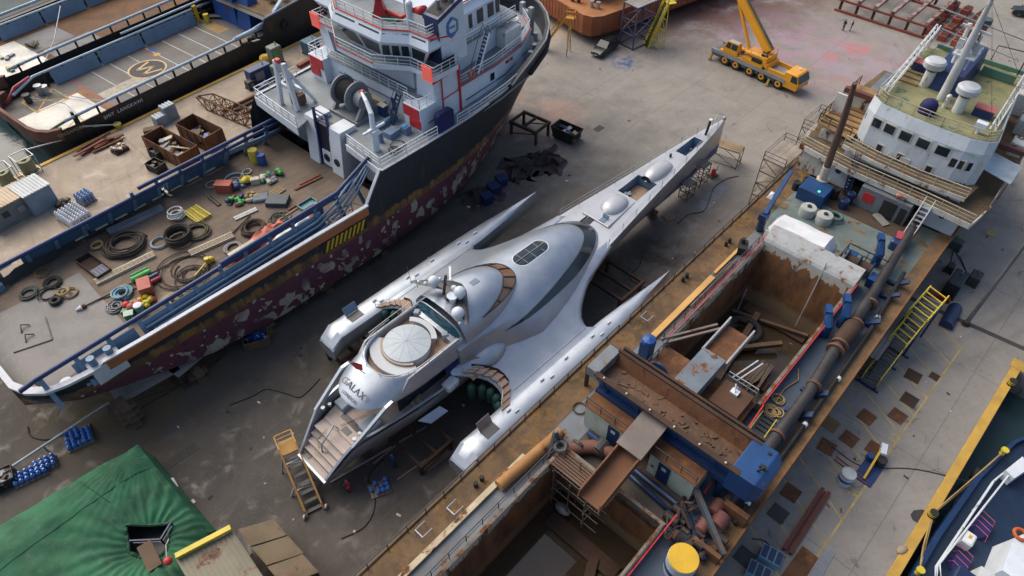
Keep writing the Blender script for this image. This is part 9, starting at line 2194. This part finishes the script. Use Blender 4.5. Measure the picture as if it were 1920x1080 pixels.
for k, (u, v) in enumerate(((1760, 985), (1800, 925), (1835, 870))):
 b = MB(); b.lathe((0,0,-1.2), [(.2,-.35),(.55,-.3),(.55,.3),(.2,.35)], 14, 'y'); tag(b.build('tyre_fender', BLACK, None, at(u, v)-V((-.3,.3,0)), R(45)), ['tyre fender beside the lower bollard', 'tyre fender halfway along the blue boat', 'tyre fender nearest the upper corner'][k], 'fender', 'tyre fenders on the right quay')
# ================================================================== yard floor clutter
# green tarpaulin tent
TARP = mat('green_tarpaulin', (.022,.13,.06),.85, var=.4, dirt=.45, dcol=(.10,.15,.10), sc=1.1, bump=.6)
A, B_, C_, D_ = at(258,833,3.3), at(392,998,.5), at(330,1240,2.2), at(-150,1073,1.6)
hole = [at(u, v, 2.7) for u, v in ((231,980),(310,972),(303,1020),(285,1040),(262,1036),(232,1026))]
def inside(p, poly):
 r = False; n = len(poly)
 for i in range(n):
  a, c = poly[i], poly[(i+1) % n]
  if (a.y > p.y) != (c.y > p.y) and p.x < (c.x-a.x)*(p.y-a.y)/(c.y-a.y)+a.x: r = not r
 return r
hc = sum(hole, V())/len(hole); N = 112; G = []
for i in range(N+1):
 row = []
 for j in range(N+1):
  u, v = i/N, j/N
  p = A.lerp(B_, u).lerp(D_.lerp(C_, u), v)
  e = min(u, v, 1-v*.999, 1-u*.999)
  z = p.z+1.0*min(1, e*5)**.7*(.8+.2*math.cos(u*6))-1.0*math.exp(-((p-hc).xy.length/1.6)**2)
  an = math.atan2(p.y-hc.y, p.x-hc.x); dd = (p-hc).xy.length
  z += (.12*math.sin(an*26+2*mnoise.noise(V((an*3, dd, 0)))))*min(1, dd/2)*math.exp(-dd/5)
  aa = math.atan2(p.y-A.y, p.x-A.x); da = (p-A).xy.length
  z += .05*math.sin(aa*60)*math.exp(-da/4)+.16*mnoise.noise(V((p.x*.5, p.y*.5, 1)))
  row.append(V((p.x, p.y, max(.1, z))))
 G.append(row)
b = MB(); vid = {}
for i in range(N):
 for j in range(N):
  q = [G[i][j], G[i+1][j], G[i+1][j+1], G[i][j+1]]
  if inside((q[0]+q[2])/2, hole): continue
  f = []
  for a_, c_ in ((i, j), (i+1, j), (i+1, j+1), (i, j+1)):
   if (a_, c_) not in vid: vid[(a_, c_)] = len(b.v); b.v.append(tuple(G[a_][c_]))
   f.append(vid[(a_, c_)])
  b.f.append(tuple(f)); b.m.append(0)
for ed in ([(i, 0) for i in range(N+1)], [(0, j) for j in range(N+1)]):
 pts = [G[i][j] for i, j in ed]; b.loft([[p, V((p.x+(.25 if ed[1][1] == 0 else -.3), p.y+.35, max(.02, p.z-2.6)))] for p in pts], ring=False)
tt = thing('tarpaulin_tent', 'large creased green tarpaulin tent with a dark framed opening', 'tent', (0,0,0)); tt.location = at(200,960,0); off = tt.location
b.v = [(x-off.x, y-off.y, z) for x, y, z in b.v]; b.build('tarpaulin', TARP, tt, smooth=True)
b = MB()
for i in (28,): b.tube([V((p.x-off.x, p.y-off.y, p.z+.01)) for p in G[i][::4]], .03, 4)
for j in (34,): b.tube([V((G[i][j].x-off.x, G[i][j].y-off.y, G[i][j].z+.01)) for i in range(0,40,4)], .03,4)
fl = [p for r in G for p in r]; hem = []
for a_, c_ in zip(hole, hole[1:]+hole[:1]):
 for k in range(8):
  p = a_.lerp(c_, k/8); w_ = min(fl, key=lambda g_: (g_.x-p.x)**2+(g_.y-p.y)**2); hem.append(V((p.x-off.x, p.y-off.y, w_.z+.02)))
b.tube(hem, .13, 6, closed=True)
b.build('welded_seam', mat('dark_green_seam', (.012, .075, .035), .8, dirt=.2), tt)
b = MB(); q = hc-off; b.cbox((q.x, q.y, .6),(4.5,3.2,.1)); b.build('inner_floor', DARK, tt)
b = MB(); b.rail([(q.x-1.2, q.y+.1,1.5),(q.x+.9, q.y+.2,1.5),(q.x+1.2, q.y+1.4,1.5)], .8,.05,2,2); b.build('inner_rail', NAVY, tt)
plank((270,1020),(292,1066),.95,.1, BROWNWOOD, 'brown plank ramp leading into the tent opening', z=2.3)
b = MB(); b.ball((0,0,.3),.3,10); o = tag(b.build('red_lantern', SIGNAL, None, at(318,1055,2.6)), 'red float on a white cord beside the tent opening', 'float'); b = MB(); b.tube([(0,0,.5),(-.3,.9,.7),(-.2,1.3,.8)], .04,5); b.build('cord', ROPEWHITE, o)
# corrugated roof, yellow beam and loose roof panels
ROOFM = mat('pink_green_roof', (.21,.20,.14),.7, var=.3, dirt=.5, dcol=(.24,.12,.08), rust=.35, rcol=(.22,.13,.09), sc=.7)
PANEL = mat('brown_green_panel', (.20,.16,.10),.75, var=.3, dirt=.4, dcol=(.24,.12,.08), rust=.3, rcol=(.25,.12,.08))
def ribbed(name, pts, z, label, m, pitch=.35, h=.12, thick=.12, group=None, wall=None):
 P4 = [at(u, v, z) for u, v in pts]; o0 = P4[0]; ex = P4[1]-o0; ey = P4[3]-o0; b = MB(); n = int(ex.length/pitch)*2; rows = []
 for i in range(n+1): p = ex*(i/n); rows.append([p+V((0,0, h*(i % 2))), p+ey+V((0,0, h*(i % 2)))])
 b.loft(rows, ring=False); b.hexa([V((0,0,-thick)), ex-V((0,0, thick)), ex+ey-V((0,0, thick)), ey-V((0,0, thick)), V((0,0,-.01)), ex-V((0,0,.01)), ex+ey-V((0,0,.01)), ey-V((0,0,.01))])
 o = tag(b.build(name, m, None, o0), label, 'roof panel' if wall is None else 'shed', group)
 if wall:
  c = MB(); i_ = .15; c.hexa([ex*i_+ey*.02-V((0,0, z)), ex*.98+ey*.02-V((0,0, z)), ex*.98+ey-V((0,0, z)), ex*i_+ey-V((0,0, z)), ex*i_+ey*.02-V((0,0, thick)), ex*.98+ey*.02-V((0,0, thick)), ex*.98+ey-V((0,0, thick)), ex*i_+ey-V((0,0, thick))]); c.build('wall', wall, o)
 return o
ribbed('container_roof', ((330,1050),(437,996),(560,1160),(430,1220)),2.7, 'pink and green stained container with a ribbed roof at the bottom edge', ROOFM, .3,.05, wall=DARK)
b = MB(); a, c = at(331,1045,2.85), at(434,991,2.85); d = c-a; b.box(-d.length/2, d.length/2,-.18,.18,0,.3); b.box(-d.length/2, d.length/2,-.22,-.14,.3,.34); tag(b.build('yellow_beam', LEMON, None, (a+c)/2, math.atan2(d.y, d.x)), 'bright yellow beam along the container roof edge', 'beam')
for pts, lab in ((((446,993),(513,973),(539,1003),(470,1024)), 'ribbed brown-green roof panel nearest the yellow beam'),(((471,1027),(540,1005),(567,1037),(500,1060)), 'ribbed roof panel with a pink corner, middle of three'),(((501,1063),(568,1039),(594,1072),(530,1098)), 'ribbed brown-green roof panel at the bottom edge')):
 ribbed('roof_panel', pts, 2.4, lab, PANEL, .12,.05, group='loose roof panels', wall=DARK)
b = MB(); b.cbox((0,0,.2),(1.1,.5,.3),0,0,.1); tag(b.build('white_bag', CLOTH, None, at(326,910,.3), R(-50)), 'white bag at the edge of the green tent', 'bag')
# mobile access stair at the yacht stern
stair_tower(at(592,962), at(545,850,2.1),1.3, 'wheeled boarding stair with amber handrails at the yacht stern', GALV, ((.95,.3),(.5,0)), 'boarding_stair')
st_ = [o for o in bpy.data.objects if o.name == 'boarding_stair'][0]; a = at(592,962); d = at(545,850,2.1)-a; sd_ = V((-d.y, d.x, 0)).normalized()*.65
for s in (1, -1):
 b = MB(); b.bar(sd_*s+V((0,0,1.0)), d+sd_*s+V((0,0,1.0)),.1); b.bar(sd_*s*.98+V((0,0,.2)), d+sd_*s*.98+V((0,0,.2)),.13,.2); b.build('handrail', mat('dull_amber', (.40,.21,.04),.6, dirt=.4), st_)
 b = MB(); b.lathe((sd_.x*s*1.3, sd_.y*s*1.3,.2), [(.05,-.06),(.2,-.06),(.2,.06),(.05,.06)], 12, 'x'); b.build('caster', CREAM, st_)
# pallets, jugs, pipe rail in the lower left
t = jug_pallet(at(712,917), R(25),(4,3), JUG, 'wooden pallet with a few blue jugs beside the person in red', JUG, 1,.45)
jug_pallet(at(60,892), R(35),(6,3), JUG, 'pallet of blue water jugs left of the pipe rail foot', JUG); jug_pallet(at(88,873), R(35),(4,3), JUG, 'pallet of blue water jugs next to the leftmost pallet', JUG); jug_pallet(at(150,822), R(35),(5,5), JUG, 'pallet of blue water jugs nearest the ship stern', JUG, 1,.8)
b = MB(); b.tube([at(8, 884, .6), at(205, 755, .6)], .1, 8)
for f in (.05,.35,.65,.95): p = at(8,884,.6).lerp(at(205,755,.6), f); b.bar(p-V((0,0,.6)), p, .1)
tag(b.build('pipe_rail', GALV), 'long grey pipe laid on short posts below the ship stern', 'pipe')
b = MB(); b.tube(flow([at(52,800,.05), at(58,818,.05), at(90,824,.05), at(135,808,.05)]),.06,5); tag(b.build('hose', BLACK), 'black hose curling on the yellow-brown ground below the stern', 'hose')
skip_bin('scrap_crate', at(10,905), R(35),1.8,1.4,1.0, 'dark crate of scrap at the left edge below the stern', DARK, 'crate', [GREY, BROWNWOOD])
skip_bin('blue_jug_crate', at(483,640), R(20),2.2,1.8,1.0, 'open timber crate full of blue plastic beside the ship bottom', BROWNWOOD, 'crate', [BRIGHTBLUE, BLUE, JUGL])
for k, (u0, v0, u1, v1) in enumerate(((228, 765, 340, 700), (330, 718, 405, 655))):
 a, c = at(u0, v0), at(u1, v1); d = c-a; scaffold((a+c)/2, math.atan2(d.y, d.x), d.length, 2.6,1.7, ['rusty low staging under the ship, nearer the stern', 'rusty low staging under the ship, farther from the stern'][k], RUSTDARK, 1, rail=False, name='staging', group='staging beside the ship')
SUP = [(5, 2.8), (11, 1.2), (18, .8), (25, .8), (32, .8), (39, .8), (46, .8), (53, .8)]
for k, (x, h) in enumerate(SUP):
 for s in (-1, 1):
  y = s*(8.2 if x < 36 else 7.2 if x < 45 else 4.2); t = thing('keel_block', 'stack of timber blocks under the supply ship, %s side, number %d from the stern' % ('near' if s < 0 else 'far', k+1), 'keel block', TF.W(x, y), TF.a, 'keel blocks under the supply ship')
  if s > 0 and k > 0: COL.objects.unlink(t); bpy.data.objects.remove(t); continue
  t['label'] = 'stack of timber blocks under the supply ship, %s' % ['at its stern', 'second from the stern', 'third from the stern', 'below the salmon heaps', 'below the wire towers', 'below the navy canvas cover', 'below the bridge', 'under the bow'][k]
  for j in range(round(h/.4)): b = MB(); b.cbox((0,0,.2+.4*j),(1.6 if j % 2 else .7,.7 if j % 2 else 1.6,.39)); b.build('timber', BROWNWOOD, t)
for x in range(6, 56, 7):
 b = MB(); b.box(-.6,.6,-3,3,0,1.58); o = tag(b.build('dock_block', RUSTDARK, None, DF.W(x, 0), DF.a), 'dark steel block beneath the dredger', 'keel block', 'blocks beneath the dredger')
# cradle, skip, nets and bins by the ship bow
t = cradle('keel_stand', 0,0,4.2,2.8,1.9, 'steel cradle with timber bars beside the ship bow and the black skip', RUSTDARK); t.location = at(993,252); t.rotation_euler = (0,0, R(-38))
skip_bin('rubbish_skip', at(1062,258), R(-38),3.6,2.0,1.5, 'black open rubbish skip with a blue bag in front of the ship bow', BLACK, 'skip', [BLACK, GREY, CREAM, BRIGHTBLUE, BROWNWOOD], taper=.6)
NET = mat('dark_fishing_net', (.055,.036,.040),.95, var=.6, dirt=.7, dcol=(.17,.15,.15), sc=3, bump=1.0)
o = sheet_pile(1000,312,7.6,4.6,.7, NET, 'broad heap of dark brown netting on a white sheet by the ship bow', 'netting', z=.03, rz=R(30), n=34, wob=1.4, cat='netting', edge=1.6)
o2 = sheet_pile(905,368,4.2,2.6,.5, NET, 'smaller heap of dark netting beside the navy bins', 'netting', z=.03, rz=R(35), n=22, wob=1.3, cat='netting', edge=1.2)
b = MB(); b.poly([at(u, v, .02) for u, v in ((872,384),(902,372),(908,378),(886,396))]); tag(b.build('white_sheet', CLOTH), 'small white sheet lying beside the smaller net heap', 'sheet')
for u, v, lab in ((940,347, 'navy bin closest to the net heap'),(926,362, 'middle navy bin of three'),(913,380, 'navy bin closest to the float tip')):
 b = MB(); b.loft([[(-.5,-.5,0),(.5,-.5,0),(.5,.5,0),(-.5,.5,0)], [(-.6,-.6,1.1),(.6,-.6,1.1),(.6,.6,1.1),(-.6,.6,1.1)]]); o = tag(b.build('wheelie_bin', BLUE, None, at(u, v), R(30)), lab, 'bin', 'navy bins'); b = MB(); b.cbox((0,0,1.14),(1.26,1.26,.08),0,0,.03); b.build('lid', NAVY, o)
b = MB()
for k in range(260):
 p = at(rnd(330, 1900), rnd(90, 1060), 0); b.cur = k % 4
 q = p
 if (p-QR0).dot(nr) > -1.5: continue
 b.cbox((q.x, q.y, .02+rnd(0,.02)),(rnd(.06,.4), rnd(.05,.22), rnd(.02,.06)), rnd(0,3))
o = b.build('litter', [BROWNWOOD, GREY, CREAM, RUSTDARK]); o['kind'] = 'stuff'; o['label'] = 'small litter and offcuts scattered over the concrete'
for pts, lab in ((((1205,470),(1180,520),(1215,545),(1190,590)), 'black hose on the floor between the wing and the starboard float'),(((1385,330),(1340,350),(1320,395),(1270,420)), 'thin black cable near the red floor machine'),(((640,1010),(700,960),(690,900),(720,860)), 'grey cable trailing from the yacht stern'),(((430,760),(500,730),(560,745),(600,710)), 'black cable on the dark floor beside the ship staging')):
 b = MB(); P_ = [at(u, v, .05) for u, v in pts]; Q_ = [P_[0]]
 for a, c in zip(P_, P_[1:]): Q_ += [a.lerp(c, .5)+V((rnd(-.5, .5), rnd(-.5, .5), 0)), c]
 b.tube(flow(Q_), .04, 5); tag(b.build('floor_cable', BLACK, smooth=True), lab, 'cable')
# scaffolds round the yacht bow and the dredger side
scaffold(at(1350,300), R(-32),4.4,1.6,2.2, 'low scaffold with a plank deck under the yacht bow', SCAF, 1, TIMBER, rail=False, group='scaffolds by the yacht bow')
scaffold(at(1310,342), R(45),1.5,1.2,2.6, 'narrow ladder scaffold below the yacht foredeck', SCAF, 3, rail=False, group='scaffolds by the yacht bow'); scaffold(at(1286,368), R(45),1.4,1.1,1.9, 'shorter ladder scaffold below the yacht foredeck', SCAF, 2, rail=False, group='scaffolds by the yacht bow')
scaffold(at(1440,375), R(47),4.5,2.4,6.2, 'tall scaffold tower against the port side of the dredger', SCAF, 4, mat('pale_boards', (.33,.29,.24),.8, dirt=.4)); scaffold(at(1498,320), R(47),4.0,1.6,6.6, 'second scaffold tower by the dredger deckhouse', SCAF, 4)
t = thing('floor_machine', 'red floor machine on a small trolley near the yacht bow', 'machine', at(1336,330), R(40)); b = MB(); b.cbox((0,0,.55),(.5,.5,.8),.2,0,.1); b.build('body', SIGNAL, t); b = MB(); b.box(-.6,.6,-.4,.4,.05,.14); b.tube([(.4,0,.1),(.7,0,1.1)], .04); b.build('trolley', DARK, t)
b = MB(); rows = [[(x, y*(1-.12*x/3),.02+.0) for y in (-.7,0,.7)] for x in (-3,-1,1,3)]; b.loft(rows, ring=False); tag(b.build('wet_sheet', mat('wet_grey_sheet', (.20,.20,.20),.35, dirt=.5, dcol=(.07,.07,.07), sc=2), None, at(1338,368), R(48)), 'grey plastic sheet spread on the floor near the yacht bow', 'sheet')
for u, v, lab in ((1254,408, 'small pallet of parts beneath the yacht foredeck'),): pallet(at(u, v), R(20), lab)
for u0, v0, u1, v1, lab in ((620,905,800,800, 'pale pole lying under the yacht stern'),(700,870,760,820, 'timber pole lying beside the stern cradle'),(745,900,800,862, 'short blue-grey bar under the starboard notch')):
 plank((u0, v0),(u1, v1),.12,.1, GALV if 'pole' in lab and 'pale' in lab else TIMBER, lab, z=0, group='poles under the yacht')
person(at(742,878), R(120), 'person in navy overalls bending in the shade under the yacht stern', mat('navy_overall', (.01,.03,.10),.8, dirt=.1), mat('navy_overall', (.01,.03,.10)), dict(chest=(.18,0,1.26), neck=(.3,0,1.38), head=(.38,0,1.46), crown=(.43,0,1.55), lsh=(.22,.19,1.34), rsh=(.22,-.19,1.34), lel=(.34,.24,1.08), rel=(.34,-.24,1.08), lha=(.46,.15,.86), rha=(.46,-.15,.86)), hat=mat('blue_helmet', (.03,.15,.5),.4, dirt=0))
